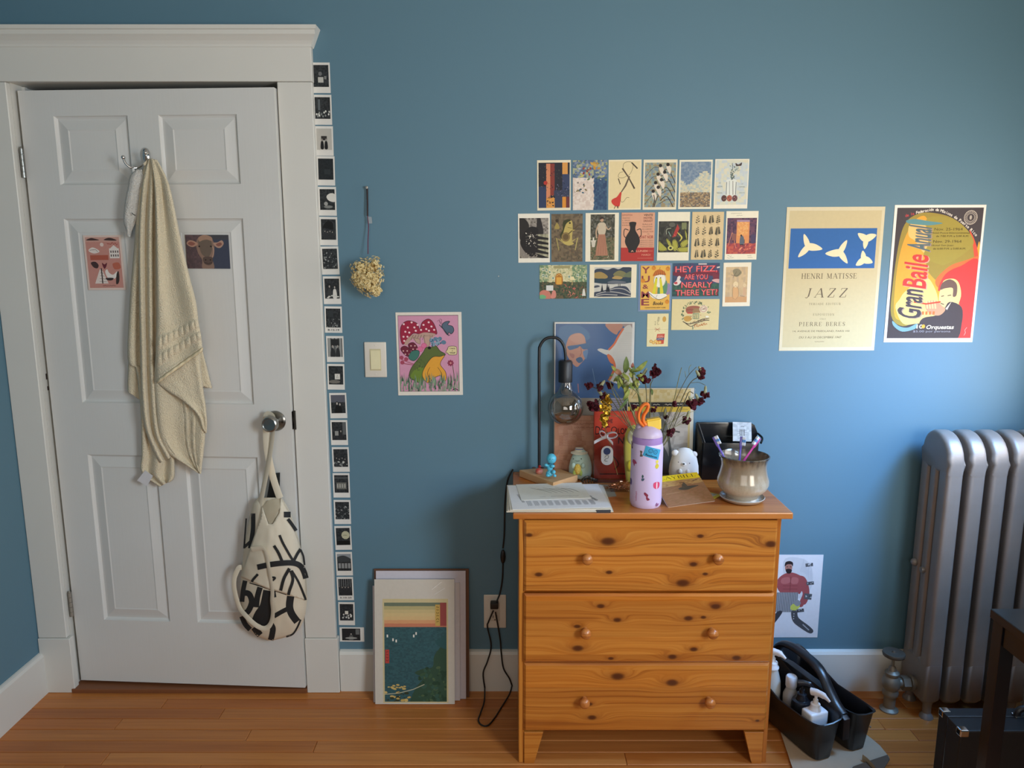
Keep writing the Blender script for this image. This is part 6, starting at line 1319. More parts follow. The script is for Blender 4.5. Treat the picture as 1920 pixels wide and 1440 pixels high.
def p_strong(w, h):
    a = Art(w, h, '#dcdade', 24); r = a.r
    a.blob([(30, 8), (60, 4), (80, 14), (84, 36), (70, 50), (44, 50)], '#cbcbd0'); [a.poly([(60 + 6 * q, 20), (66 + 5 * q, 4 + q * 4), (70 + 4 * q, 22 + q * 4)], '#c4c4ca') for q in range(4)]
    sk, sd = '#9c4e50', '#7a383c'
    a.blob([(20, 34), (28, 25), (44, 21), (62, 25), (70, 32), (64, 46), (56, 46), (30, 46)], sk); a.blob([(56, 26), (68, 26), (76, 34), (80, 46), (76, 58), (68, 60), (64, 56), (68, 46), (60, 38)], sk); a.blob([(30, 28), (42, 27), (44, 33), (34, 35), (28, 33)], '#b26666'); a.blob([(48, 27), (58, 28), (58, 34), (50, 35), (46, 33)], '#b26666'); a.line([(45, 26), (45, 44)], 1, sd); a.line([(32, 37), (58, 37)], .8, sd); a.line([(32, 41), (58, 41)], .8, sd)
    a.ell(40, 15.5, 6.5, 4.8, '#a97468'); a.blob([(33, 14), (34, 9), (41, 7.5), (47, 9.5), (47, 14), (44, 11.5), (37, 11.5)], '#2b2224'); a.blob([(35, 18), (40, 16.6), (46, 18), (44, 22), (38, 22)], '#2b2224'); a.rect(36.5, 14, 39, 14.8, '#2b2224'); a.rect(42, 14, 44.5, 14.8, '#2b2224'); a.ell(66, 60, 5, 3, sk)
    a.poly([(22, 45), (60, 45), (60, 69), (20, 69)], '#9a9a9e'); [a.line([(23 + q * 3, 45), (22 + q * 3, 69)], 1, '#58585e') for q in range(13)]
    a.blob([(50, 60), (62, 57), (64, 63), (56, 67), (48, 65)], '#c2c45c'); a.blob([(52, 57), (60, 54), (66, 58), (60, 62)], '#8a8a90')
    a.blob([(50, 68), (60, 68), (64, 76), (84, 86), (92, 92), (86, 95), (68, 88), (54, 80)], '#4c4c50'); a.blob([(24, 69), (34, 69), (22, 82), (12, 90), (8, 86)], '#3c3c42'); [a.ell(55, 71 + q * 3, 1.1, col='#b9b9bd') for q in range(3)]; a.line([(72, 84), (84, 91)], 2, '#a9a9ad')
    for x, y, ro in ((76, 12, -8), (80, 34, -4), (78, 50, 8), (66, 67, 20)):
        (a.poly([(x - 7, y - 1.5), (x + 6, y - 2.5), (x + 7, y + 1.5), (x - 6, y + 2.5)] if y != 50 else [(x - 7, y - 4), (x + 7, y - 3), (x + 6, y + 4), (x - 7, y + 3)], '#5a5a5e'), a.dabs(5, x - 5, y - 1.5, x + 5, y + 1.5, ['#b8b8bc', '#38383c'], 2))
    return a
a_, b_, c_, d_ = onY(1440, 1040, -.0006), onY(1541, 1040, -.0006), onY(1533, 1195, -.0006), onY(1428, 1195, -.0006)
w = (b_.x - a_.x + .01); h = a_.z - d_.z
p_strong(w, h).place('strongman_poster', 'white collage poster of a bearded muscular man, low behind the dresser', 'poster', ((a_ + b_ + c_ + d_) / 4))

# ======================= DRIED FLOWER HEAD ON THE WALL =======================
df = thing('dried_flower', 'cream dried hydrangea head hanging upside down from a nail', 'flower', onY(689, 352, -.001))
MB().lathe([(.0025, -.001), (.0025, -.012), (.0045, -.0125), (.0045, -.014), (.0001, -.0142)], tuple(onY(689, 352, 0)), 12, 'y').build('nail', STEEL, df, True, 40)
MB().tube([onY(688.5, 353, -.010), onY(689, 380, -.012), onY(689, 405, -.014)], .0028, 8).build('stem', pm('dark_dried_stem', '#2f2426', .8), df, True)
MB().tube(smoothpts([onY(689, 402, -.014), onY(691, 425, -.018), onY(690, 450, -.024), onY(690, 476, -.034)], 5), .0014, 8).build('twine', pm('maroon_thread', '#6a2440', .8), df, True)
MB().poly([onY(690, 406, -.0165), onY(697, 407, -.0165), onY(698, 419, -.0165), onY(691, 419, -.0165)]).build('tape', pm('clear_tape', '#a9b0b4', .25, alpha=.6), df)
rr = random.Random(3); b = MB(); hc = [(676, 502, 17), (700, 500, 18), (688, 520, 22), (673, 520, 15), (704, 520, 15), (694, 538, 18), (705, 545, 10), (682, 530, 16)]
def floret(b, c, n, s):
    t1_ = n.orthogonal().normalized(); t2_ = n.cross(t1_)
    a0 = rr.uniform(0, pi)
    for k in range(4):
        a = a0 + k * pi / 2; u = t1_ * cos(a) + t2_ * sin(a); v = n.cross(u)
        p = [c, c + u * s * .6 + v * s * .42 + n * s * .25, c + u * s * 1.1 + n * s * rr.uniform(.1, .6), c + u * s * .6 - v * s * .42 + n * s * .25]
        b.poly(p)
C3 = [(onY(x, y, -.055), r_ * .00175) for x, y, r_ in hc]
for (c_, R_) in C3:
    for _ in range(105):
        n = Vector((rr.gauss(0, 1), rr.gauss(0, 1) - .5, rr.gauss(0, 1))).normalized(); n.y = -abs(n.y) if rr.random() < .75 else n.y
        p = c_ + Vector((n.x * R_, n.y * min(R_, .035), n.z * R_)) * rr.uniform(.62, 1.12); floret(b, p, n, rr.uniform(.0035, .0060))
def petalmat(name, c1_, c2_, rough=.85, scale=160):
    m, t, bb_ = newmat(name); n = t.noise(t.coord(), scale, 2); t.l.new(t.ramp(n, [(.35, c1_), (.65, c2_)]), bb_.inputs['Base Color']); bb_.inputs['Roughness'].default_value = rough; bb_.inputs['Specular IOR Level'].default_value = .2; return m
o = b.build('florets', petalmat('dried_petals', '#cdb070', '#f2e2b0'), df, False, fix=False); o['kind'] = 'stuff'
b = MB()
for c_, R_ in C3: b.ball(c_, R_ * .5, 10, 8, (1, .7, 1))
o = b.build('flower_core', pm('dried_core', '#a5854a', .95), df, True); o['kind'] = 'stuff'
MB().lathe([(.0016, 0), (.0016, -.004)], tuple(onY(935, 518, 0)), 8, 'y').build('wall_pin', STEEL, None)['label'] = 'tiny bare pin in the wall between flower and postcards'
bpy.data.objects['wall_pin']['category'] = 'pin'
# ======================= ON THE DRESSER =======================
def T(px, py, dz=0.0): return onZ(px, py, TOP + dz)
def clearmat(name, tint=(.97, .975, .98), gl=.02, rough=.03, maxg=.35):
    m = bpy.data.materials.new(name); m.use_nodes = True; t = NT(m); t.n.remove(t.n['Principled BSDF'])
    tr = t.new('ShaderNodeBsdfTransparent'); n_ = t.noise(t.coord(), 12, 2)
    t.l.new(t.mix(n_, (*tint, 1), (*[c * .94 for c in tint], 1)), tr.inputs[0])
    g = t.new('ShaderNodeBsdfGlossy'); g.inputs['Roughness'].default_value = rough
    lw = t.new('ShaderNodeLayerWeight'); lw.inputs[0].default_value = .25
    f = t.math('MULTIPLY_ADD', lw.outputs['Facing'], maxg, gl); mx = t.new('ShaderNodeMixShader')
    t.l.new(f, mx.inputs[0]); t.l.new(tr.outputs[0], mx.inputs[1]); t.l.new(g.outputs[0], mx.inputs[2]); t.l.new(mx.outputs[0], t.n['Material Output'].inputs[0]); return m
CLEAR = clearmat('clear_plastic'); SMOKE = clearmat('smoked_glass', (.66, .63, .58), .15, .02, .7); SLEEVE = clearmat('plastic_sleeve', (.98, .98, .98), .012, .12, .10)

# ---- leaning pictures and books, back to front ----
def lean2(name, label, cat, tl, tr, ybot, ytop, fn, thick=.002, zb=None, sleeve=False):
    zb = TOP + .0006 if zb is None else zb
    T0, T1 = onY(*tl, ytop), onY(*tr, ytop); w = T1.x - T0.x; z1 = (T0.z + T1.z) / 2; dz = z1 - zb; dy = ytop - ybot; h = sqrt(dz * dz + dy * dy); tilt = atan2(dy, dz)
    c_ = Vector(((T0.x + T1.x) / 2, (ybot + ytop) / 2, zb + dz / 2)); t_ = thing(name, label, cat, c_, rot=(-tilt, 0, 0))
    fn(w, h).place('printed_sheet', None, None, (0, 0, 0), parent=t_, thick=thick)
    if sleeve:
        o = MB().box(-w / 2 - .004, w / 2 + .004, -thick - .0042, -thick - .0040, -h / 2, h / 2 + .004).build('clear_sleeve', SLEEVE, None); o.parent = t_
    return t_, w, h
def art_shades(w, h):
    a = Art(w, h, '#e6e2da', 31); a.rect(1.2, 1, 97, 99, '#4c6a94'); a.clip = (1.2, 1, 97, 49.5); o = '#c08c78'; bl = '#4c6a94'
    a.rect(1.2, 1, 97, 50, bl); a.blob([(6, 4), (30, 2), (44, 8), (40, 12), (24, 10), (10, 18)], '#56789c')
    a.blob([(14, 16), (19, 9), (30, 7), (37, 9), (40, 15), (42, 20), (38, 24), (33, 27), (28, 29), (20, 25), (14, 19)], o); a.blob([(18, 10), (30, 7), (38, 10), (36, 14), (24, 13)], '#c79884')
    a.blob([(17, 15.5), (29, 14.6), (44, 13.5), (43, 17), (36, 17.5), (32, 15.6), (29, 16.6), (20, 18), (17, 17)], '#4d6d92'); a.blob([(36, 19), (42, 18), (40, 24), (37, 22)], '#6a86a8'); a.line([(33, 16), (34, 20), (32, 22)], .8, '#a06a58'); a.blob([(27, 24), (33, 22.5), (36, 25), (31, 26.5)], '#4c6888'); a.blob([(19, 20), (25, 21), (24, 23.4), (20, 22)], '#a9746a')
    a.blob([(64, 1), (84, 1), (84, 4), (80, 6), (77, 8), (68, 5)], '#c08c78'); a.blob([(84, 1), (97, 1), (97, 4), (90, 4)], '#a9968f')
    dot = [(97, 4), (84, 5), (80, 10), (74, 15), (68, 18), (58, 17), (54, 18), (62, 20.5), (68, 22), (74, 26), (76, 30), (73, 35), (70, 38), (97, 39)]
    a.blob(dot, '#d3cdc2', 4); a.line([(86, 4), (80, 9), (75, 14), (68, 18)], 2.4, '#d9734c', True); a.line([(67, 21), (73, 24), (76, 29), (73, 34), (69, 38)], 3, '#d9734c', True); a.blob([(66, 21), (72, 22), (75, 27), (70, 26)], '#dd7a50')
    for q in range(15):
        for k in range(24):
            x, y = 72 + q * 1.7 + (k % 2) * .85, 7 + k * 1.3
            if (x > 97 - 0.6) or (y < 18 and x < 70 + (18 - y) * 1.25 + 4) or (22 > y >= 18 and x < 73) or (y >= 22 and x < 79.5 - abs(y - 30) * .3): continue
            a.F.append(([a.m(p) for p in ((x - .32, y), (x, y + .2), (x + .32, y), (x, y - .2))], '#5e5a58', a.lay))
    a.clip = (0, 0, 100, 100); a.rect(1.2, 49.5, 97, 99, '#a69a88'); a.rect(1.2, 61, 97, 62, '#7a5a4c'); a.rect(70, 49.5, 97, 60, '#a9a4b2')
    for k in range(6): a.scribble(71, 51 + k * 1.5, 24, 30, '#4d4460', .5, .7)
    a.line([(30, 40), (31, 46)], 1, '#b9807a'); a.line([(48, 30), (52, 40)], .6, '#7f9cb8'); return a
lean2('music_print', 'tall blue and orange print of a face in sunglasses leaning behind the lamp', 'print', (1040, 604), (1190, 604), -.022, -.007, art_shades, .002, sleeve=True)
def art_mag(w, h):
    a = Art(w, h, '#d8cdb8', 32); a.rect(1, 1, 95, 99, '#cdb47a'); a.mosaic(1, 2, 95, 15, 12, 2, lambda u, v, r: ['#d8bb7c', '#d0b070', '#dcc28a'][r.randrange(3)], .2); a.rect(1, 16, 95, 21, '#2c2826'); a.rect(1, 21, 95, 27, '#d9b23e'); a.rect(28, 16, 31, 27, '#d9b23e')
    for x in (14, 44, 62, 78): a.scribble(x - 5, 18.5, 10, 6, '#cfc4ac', .9, 1.2)
    a.rect(4, 27, 92, 99, '#8a8478'); a.clip = (4, 27, 92, 99); a.mosaic(4, 27, 92, 99, 7, 8, lambda u, v, r: ['#7c7870', '#8d887c', '#9a9488', '#6a665e'][r.randrange(4)] if u < .6 else ['#b9aa9a', '#c2b2a2', '#aa9c8e'][r.randrange(3)])
    a.blob([(30, 40), (46, 34), (60, 40), (60, 56), (48, 66), (32, 58)], '#6e6a62'); a.blob([(10, 76), (30, 62), (56, 66), (66, 99), (6, 99)], '#5c5852'); a.line([(62, 52), (66, 70), (66, 86)], 4, '#565149'); a.line([(52, 50), (68, 48), (80, 50)], 2.4, '#56524a'); a.dabs(14, 10, 40, 60, 96, ['#a39d90', '#4a4842'], 4, 4, 60); return a
lean2('newspaper_magazine', 'yellow and grey newspaper-style magazine leaning behind the dried flowers', 'magazine', (1176, 728), (1301, 727), -.050, -.028, art_mag, .004, sleeve=True)
def art_leaf(w, h):
    a = Art(w, h, '#b98468', 33); a.mosaic(0, 0, 100, 100, 5, 6, lambda u, v, r: ['#b8846a', '#b27c60', '#bd8a6e'][r.randrange(3)], .2); a.line([(0, 8), (100, 8)], .6, '#7c4c3a'); a.text('LES', 46, 14, 2.6, '#7c4436', width=12); a.scribble(56, 14, 38, 22, '#7c4436', .8, 2); a.text('LOUISE', 56, 20, 2.6, '#7c4436', width=22); a.scribble(70, 20, 24, 14, '#7c4436', .8, 2)
    for k in range(16): a.scribble(10, 30 + k * 2.6 + (6 if k > 8 else 0), 48 + (k % 3) * 4, 26, '#8c5644', .5, .8)
    return a
lean2('orange_leaflet', 'faded orange printed leaflet leaning below the smoked bulb', 'leaflet', (1040, 779), (1124, 779), -.036, -.026, art_leaf, .002)
bkc = T(1160, 893)
bk = thing('red_book', 'orange-red paperback with hand-drawn black title behind the gift box', 'book', (0, 0, 0)); bk.location = (onY(1160, 800, -.086).x, -.086, TOP + .001); bk.rotation_euler = (-radians(7), 0, 0)
bw_ = onY(1205, 772, -.065).x - onY(1117, 772, -.065).x; bh_ = (onY(1160, 772, -.060).z - TOP) / cos(radians(7))
MB().box(-bw_ / 2 + .002, bw_ / 2 - .002, .002, .018, .002, bh_ - .002).build('page_block', pm('book_pages', '#e6dccb', .8), None).parent = bk
def art_book(w, h):
    a = Art(w, h, '#d2452a', 34); k = '#1c1412'; a.rect(0, 0, 100, 100, '#cf432a'); a.blob([(0, 60), (40, 50), (100, 66), (100, 100), (0, 100)], '#b5321f')
    a.text('THE', 32, 14, 6, k, width=14, bold=.03); a.text('DE', 12, 28, 13, k, width=20, bold=.0, rot=-3); a.text('C', 28, 27, 11, k, width=10, rot=4); a.text('O', 42, 27, 10, k, width=13, rot=-4); a.text('LON', 62, 29, 9, k, width=24, rot=2, bold=.02); a.text('IZ', 82, 28, 11, k, width=14, rot=-4); a.text('E', 95, 28, 11, k, width=7)
    a.text('NS', 62, 43, 10, k, width=22, rot=-3, bold=.02); a.line([(40, 66), (52, 78), (44, 86)], 2, k, True); a.line([(78, 64), (84, 76), (80, 84)], 2, k, True); a.line([(12, 93), (96, 93)], 3, '#5c1a14'); return a
art_book(bw_, bh_).place('front_cover', None, None, (0, 0, bh_ / 2), parent=bk, thick=.0012)
MB().box(-bw_ / 2, bw_ / 2, .0182, .0195, 0, bh_).build('back_cover', pm('book_red', '#b93a24', .5), None).parent = bk

# ---- lamp ----
WD = pm('pale_beech', '#c69a6c', .45, var=.1, scale=8, bump=.1, bscale=60); BM = pm('matt_black_metal', '#15161a', .45, bump=.1, bscale=400)
lb_ = [T(*p, .024) for p in ((974, 881), (1037, 905), (1083, 891), (1050, 879), (1003, 878))]
lc = T(1011, 880, .024); lamp = thing('table_lamp', 'black arched lamp with a large smoked globe bulb on a wooden base', 'lamp', (lc.x, lc.y, TOP))
MB().prism([(p.x, p.y) for p in lb_], 'z', TOP + .0005, TOP + .024, .0015).build('base', WD, lamp)
LY = lc.y; P = [onY(*p, LY) for p in ((1011, 882), (1011, 760), (1011, 665), (1013, 648), (1022, 636), (1035, 632.5), (1048, 636), (1057, 648), (1060, 663), (1060.5, 679))]
MB().tube(smoothpts(P, 6), .0048, 12).build('arm', BM, lamp, True)
sc_ = lambda py: onY(1060.5, py, LY); s0, s1 = sc_(677), sc_(716)
MB().lathe([(.0001, s0.z + .002), (.019, s0.z + .002), (.0225, s0.z - .003), (.0225, s1.z), (.018, s1.z), (.018, s1.z + .004)], (s0.x, LY, 0), 32, cap=False).build('socket', BM, lamp, True, 35)
gc = onY(1060.5, 764.5, LY); Rb = .0575; prof = [(.0165, s1.z + .006), (.017, s1.z - .006), (.0200, s1.z - .020)]
for k in range(20):
    a = radians(62 - k * (152 / 19)); prof.append((max(.0001, Rb * cos(a)), gc.z + Rb * sin(a)))
MB().lathe(prof, (gc.x, LY, 0), 48, cap=False).build('bulb', SMOKE, lamp, True)
fs = MB().tube([(gc.x, LY, s1.z - .004), (gc.x, LY, gc.z + .020)], [.008, .004], 12).build('filament_stem', CLEAR, lamp, True)
fz = gc.z; MB().tube(smoothpts([(gc.x - .010, LY, fz + .028), (gc.x - .014, LY, fz + .005), (gc.x - .006, LY, fz + .020), (gc.x, LY, fz), (gc.x + .006, LY, fz + .020), (gc.x + .014, LY, fz + .005), (gc.x + .010, LY, fz + .028)], 5), .0006, 6).build('filament', pm('filament_wire', '#8d7350', .4, 1.0), lamp, True)

# ---- figurine and trinkets ----
def blobmesh(name, balls, mat, parent, vox=.0011):
    b = MB()
    for c_, r_, s_ in balls: b.ball(c_, r_, 16, 12, s_)
    o = b.build(name, mat, parent, True, None); m = o.modifiers.new('r', 'REMESH'); m.mode = 'VOXEL'; m.voxel_size = vox; m.use_smooth_shade = True
    s2 = o.modifiers.new('s', 'SMOOTH'); s2.iterations = 6; return o
AQ = pm('aqua_vinyl', '#55b5cf', .35, trans=.0); f0 = T(1032, 896, .024); FY = f0.y; q = lambda px, py, dy=0: onY(px, py, FY + dy); u = .00165
fg = thing('blue_figurine', 'small glossy aqua baby figurine sitting on the wooden lamp base', 'figurine', f0)
blobmesh('figurine_body', [(q(1034, 860), 9.6 * u, (1, 1, 1.05)), (q(1031, 877), 6 * u, (1, .9, 1.2)), (q(1030, 888), 7 * u, (1, .95, .9)), (q(1036, 874, -.010), 4.2 * u, (1.1, 1, .8)), (q(1024, 872, -.002), 3.6 * u, (1.1, 1, .9)), (q(1038, 885, -.012), 4 * u, (1, 1.2, 1)), (q(1040, 892, -.012), 3.5 * u, (1, 1, .8)), (q(1027, 891, -.010), 4.2 * u, (1, 1.2, .8))], AQ, fg)
for x in (1031.5, 1036): MB().ball(q(x, 861, -.0152), .0012, 8, 6).build('eye', DK, fg)
tr_ = T(1010, 888, .024); tk = thing('red_trinket', 'tiny red and pink apple-shaped trinket with dark leaves on the lamp base', 'trinket', tr_)
MB().ball(onY(1011, 883, tr_.y), .0125, 16, 10, (1, 1, .9)).build('apple_body', petalmat('apple_skin', '#b8332e', '#e0a08a', .3, 40), tk, True)
for s_ in (-1, 1): MB().ball(onY(1010 + s_ * 8 - 1, 877, tr_.y), .005, 8, 6, (1.4, .8, .5)).build('leaf', pm('dark_leaf', '#3a2a20', .6), tk, True)
MB().ball(onY(1012, 874.5, tr_.y), .0045, 8, 6).build('red_button', pm('red_plastic', '#c8322c', .25), tk, True)

# ---- plush toys (plain, generic) ----
def felt(name, c_): return pm(name, c_, .95, bump=.35, bscale=500, sheen=.4, spec=.1)
p0 = T(1088, 896); PY = p0.y; q = lambda px, py, dy=0: onY(px, py, PY + dy); k_ = .00164
pg = thing('green_plush', 'pale green egg-shaped plush toy with a small blue cap', 'plush toy', p0)
zz = lambda py: onY(1088, py, PY).z
MB().lathe([(.0001, TOP + .001), (20 * k_, TOP + .004), (23 * k_, TOP + .018), (23 * k_, zz(876)), (21 * k_, zz(866)), (17.5 * k_, zz(856)), (12.5 * k_, zz(848)), (6 * k_, zz(842.5)), (.0001, zz(841))], (p0.x, PY, 0), 32, cap=False, sy=.85).build('body', felt('mint_felt', '#b9cdbf'), pg, True)
MB().lathe([(17 * k_, zz(849.5)), (17 * k_, zz(848)), (9 * k_, zz(845)), (8 * k_, zz(840)), (.0001, zz(839))], (q(1086, 846).x, PY, 0), 24, cap=False, sy=.85).build('cap', felt('cream_felt', '#d9ceb2'), pg, True)
MB().lathe([(8.4 * k_, zz(845)), (8.4 * k_, zz(840.5))], (q(1086, 846).x, PY, 0), 24, cap=False, sy=.85).build('cap_band', felt('blue_felt', '#3f5290'), pg, True)
for x in (1075, 1090): MB().ball(q(x, 860.5, -.030 if x > 1080 else -.027), .0016, 8, 6).build('eye', DK, pg)
MB().tube([q(1079, 864, -.030), q(1083, 865, -.031), q(1087, 864, -.031)], .0007, 6).build('mouth', DK, pg)
for x in (1075, 1093): MB().ball(q(x, 873, -.030), .009, 12, 8, (.8, .8, 1.1)).build('arm', felt('mint_felt2', '#b4cabb'), pg, True)
MB().ball(q(1083, 880, -.034), .016, 16, 12, (.72, .6, 1.15)).build('held_cob', petalmat('yellow_knit', '#c9a03c', '#e0c468', .9, 250), pg, True)
for x in (1077, 1089): MB().ball(q(x, 887, -.036), .009, 10, 8, (.6, .5, 1.2)).build('husk', felt('husk_felt', '#9fae58'), pg, True)
p0 = T(1281, 903); PY = p0.y; zz = lambda py: onY(1281, py, PY).z
pb = thing('white_plush', 'white round bear plush sitting behind the theatre programme', 'plush toy', p0); WF = felt('white_felt', '#e4ddd6')
MB().lathe([(.0001, TOP + .001), (26 * k_, TOP + .004), (29 * k_, zz(885)), (28 * k_, zz(872)), (24.5 * k_, zz(858)), (19 * k_, zz(848)), (11 * k_, zz(841.5)), (.0001, zz(839))], (p0.x, PY, 0), 32, cap=False, sy=.85).build('body', WF, pb, True)
for x, y in ((1266, 849), (1301, 852)): MB().ball(onY(x, y, PY - .010), .0115, 14, 10, (1, .6, .9)).build('ear', WF, pb, True)
for x in (1272, 1293): MB().ball(onY(x, 866.5 + (x > 1280) * 2, PY - .0385), .0016, 8, 6).build('eye', DK, pb)
MB().ball(onY(1282, 871, PY - .0365), .0075, 14, 10, (1.1, .6, .8)).build('muzzle', WF, pb, True)
MB().ball(onY(1282, 870, PY - .0415), .003, 10, 8, (1.3, .6, .8)).build('nose', DK, pb)
for x in (1275, 1289): MB().ball(onY(x, 884, PY - .038), .0085, 12, 8, (.8, .8, 1)).build('arm', WF, pb, True)
MB().lathe([(.0006, zz(865)), (.0006, zz(842))], (onY(1281, 850, PY).x, PY - .024, 0), 6).build('seam', pm('seam_thread', '#bdb4aa', .9), pb) if False else None
p0 = T(1186, 903); PY = p0.y; zz = lambda py: onY(1186, py, PY).z
py_ = thing('yellow_plush', 'yellow plush figure half hidden behind the lilac bottle', 'plush toy', p0); YF = felt('yellow_felt', '#d9cd5e')
MB().lathe([(.0001, TOP + .001), (13 * k_, TOP + .002), (17 * k_, zz(872)), (19 * k_, zz(855)), (20 * k_, zz(835)), (18 * k_, zz(815)), (12 * k_, zz(801)), (.0001, zz(796))], (p0.x, PY, 0), 28, cap=False, sy=.8).build('body', YF, py_, True)
MB().ball(onY(1183, 873, PY - .022), .016, 14, 10, (.8, .7, 1.2)).build('foot', felt('bright_yellow_felt', '#e0cc3a'), py_, True)
MB().ball(onY(1188, 820, PY - .018), .020, 14, 10, (1, .7, 1.4)).build('pale_patch', felt('pale_yellow_felt', '#d8d3a8'), py_, True)

# ---- clear gift box with a bow and a golden rose ----
g0 = T(1141, 906); g1 = g0 + Vector((0, .030, 0)); gx0, gx1 = onY(1114, 880, g0.y).x, onY(1170, 880, g0.y).x; gz = onY(1141, 817, g0.y).z
gb = thing('gift_box', 'clear plastic gift box with a white ribbon bow and oval label', 'box', ((gx0 + gx1) / 2, (g0.y + g1.y) / 2, TOP))
gb_ = MB(); e_ = .0008
gb_.box(gx0, gx1, g0.y, g0.y + e_, TOP + .001, gz); gb_.box(gx0, gx1, g1.y - e_, g1.y, TOP + .001, gz); gb_.box(gx0, gx0 + e_, g0.y + e_, g1.y - e_, TOP + .001, gz); gb_.box(gx1 - e_, gx1, g0.y + e_, g1.y - e_, TOP + .001, gz)
gb_.build('box_walls', CLEAR, gb)
MB().box(gx0 + e_, gx1 - e_, g0.y + e_, g1.y - e_, TOP + .0007, TOP + .003).build('box_floor', clearmat('frosted_base', (.8, .8, .78), .2, .3), gb)
def capsule(a, x0, y0, x1, y1, col):
    r_ = (x1 - x0) / 2; asp = a.w / a.h; pts = []
    for k in range(13): t = pi + pi * k / 12; pts.append((x0 + r_ + r_ * cos(t), y0 + r_ * asp + r_ * asp * sin(t)))
    for k in range(13): t = pi * k / 12; pts.append((x0 + r_ + r_ * cos(t), y1 - r_ * asp + r_ * asp * sin(t)))
    a.poly(pts, col)
la, lb2 = onY(1127.5, 836, g0.y), onY(1149, 872, g0.y); lw_, lh_ = lb2.x - la.x, la.z - lb2.z
m_ = MB(); r_ = lw_ / 2; P = [(cos(pi * k / 12) * r_, lh_ / 2 - r_ + sin(pi * k / 12) * r_) for k in range(13)] + [(cos(pi + pi * k / 12) * r_, -lh_ / 2 + r_ + sin(pi + pi * k / 12) * r_) for k in range(13)]
lx, lz = (la.x + lb2.x) / 2, (la.z + lb2.z) / 2
m_.prism([(lx + x, lz + z) for x, z in P], 'y', g0.y - .0010, g0.y - .0002); lab = m_.build('label', pm('label_paper', '#e2ddd6', .5), gb)
m_ = MB(); m_.lathe([(.0115, -.0012), (.0115, -.0016), (.0001, -.0017)], (onY(1138, 846, g0.y).x, g0.y, onY(1138, 846, g0.y).z), 20, 'y', cap=False); m_.build('printed_dot', pm('navy_ink', '#343f66', .6), lab)
MB().tube(smoothpts([onY(x, y, g0.y - .0015) for x, y in ((1134, 858), (1137, 854), (1141, 855), (1140, 859), (1135, 861), (1134, 864), (1139, 865))], 4), .0006, 6).build('printed_mark', DK, lab)
RB = pm('white_satin', '#e6e0de', .4, sheen=.3); bc = onY(1137, 817, g0.y - .008)
def loop_(dx, dz, w_):
    def f(u, v):
        a = 2 * pi * u; x = dx * .5 * (1 - cos(a)) ; z = dz * .5 * (1 - cos(a)) + .009 * sin(a) * (1 if dx > 0 else -1); return bc + Vector((x, (v - .5) * w_, z))
    return f
for dx, dz in ((.034, .004), (-.022, .010)): MB().grid(loop_(dx, dz, .020), 24, 3).build('bow_loop', RB, gb, True, None, solid=.0008)
for e in ((-.040, -.018), (.020, -.022)):
    MB().grid(lambda u, v: bc + Vector((e[0] * u, -.006 + .004 * sin(u * 4) + (v - .5) * .002, e[1] * u - .002 + (v - .5) * .010)), 12, 3).build('ribbon_tail', RB, gb, True, None, solid=.0008)
MB().ball(bc, .0065, 12, 8, (1, 1, .9)).build('bow_knot', RB, gb, True)
rg = thing('golden_rose', 'gold foil rose on a thin stem standing in the clear gift box', 'artificial flower', tuple(T(1152, 899)))
ry = (g0.y + g1.y) / 2; GO = pm('gold_foil', '#c99a2e', .28, .85, bump=.3, bscale=90)
MB().tube(smoothpts([onY(x, y, ry) for x, y in ((1158, 890), (1150, 860), (1143, 830), (1137, 812), (1134, 795))], 5), .0012, 6).build('stem', pm('pale_stem', '#a98a4c', .6), rg, True)
def petal(b, base, d, s_, curl=.5, wid=.6, cup=.3, n=3):
    """cupped petal from base in direction d"""
    d = d.normalized(); sd = d.cross(Vector((.3, -.9, .2))).normalized(); nn = sd.cross(d)
    V = [[b.b.verts.new(base + d * (s_ * t / n) + sd * (s_ * wid * sin(pi * (.12 + .80 * t / n)) * x) + nn * (s_ * (cup * x * x - curl * (t / n) ** 2 * .5))) for x in (-1, 0, 1)] for t in range(n + 1)]
    for A_, B_ in zip(V, V[1:]):
        for k in range(2): b.b.faces.new((A_[k], A_[k + 1], B_[k + 1], B_[k]))
rq = random.Random(21)
b = MB()
for (x, y, n_, s_) in ((1136, 752, 14, .020), (1133, 766, 14, .021), (1134, 780, 12, .019), (1130, 792, 8, .016), (1140, 742, 6, .014)):
    for _ in range(n_): petal(b, onY(x + rq.uniform(-3, 3), y + rq.uniform(-3, 3), ry), Vector((rq.gauss(0, 1), rq.gauss(-.3, .8), rq.gauss(-.2, 1))), s_ * rq.uniform(.7, 1.1), .5, .5)
o = b.build('foil_petals', GO, rg, True, None, solid=.0004, fix=False); o['kind'] = 'stuff'

# ---- dark hair clip, notebook, copper shred ----
hc0 = T(1103, 899); cl = thing('hair_clip', 'dark claw hair clip lying beside the green plush', 'hair clip', hc0); HCM = pm('dark_tortoise', '#3a352e', .25)
MB().tube(smoothpts([T(1090, 902, .006), T(1096, 897, .016), T(1103, 895, .020), T(1111, 899, .014), T(1119, 900, .006)], 5), .0055, 10, flat=.7).build('clip_spine', HCM, cl, True)
for x in (1094, 1099, 1104, 1109, 1114): MB().tube([T(x, 897, .016), T(x - 1, 903, .010), T(x, 906, .002)], [.0022, .0018, .001], 8).build('clip_tooth', HCM, cl, True)
nb_p = [T(*p, .008) for p in ((1083, 909), (1118, 930), (1156, 926), (1148, 905), (1104, 903))]
nbk = thing('taupe_notebook', 'thin taupe notebook under the gift box and papers', 'notebook', T(1120, 915))
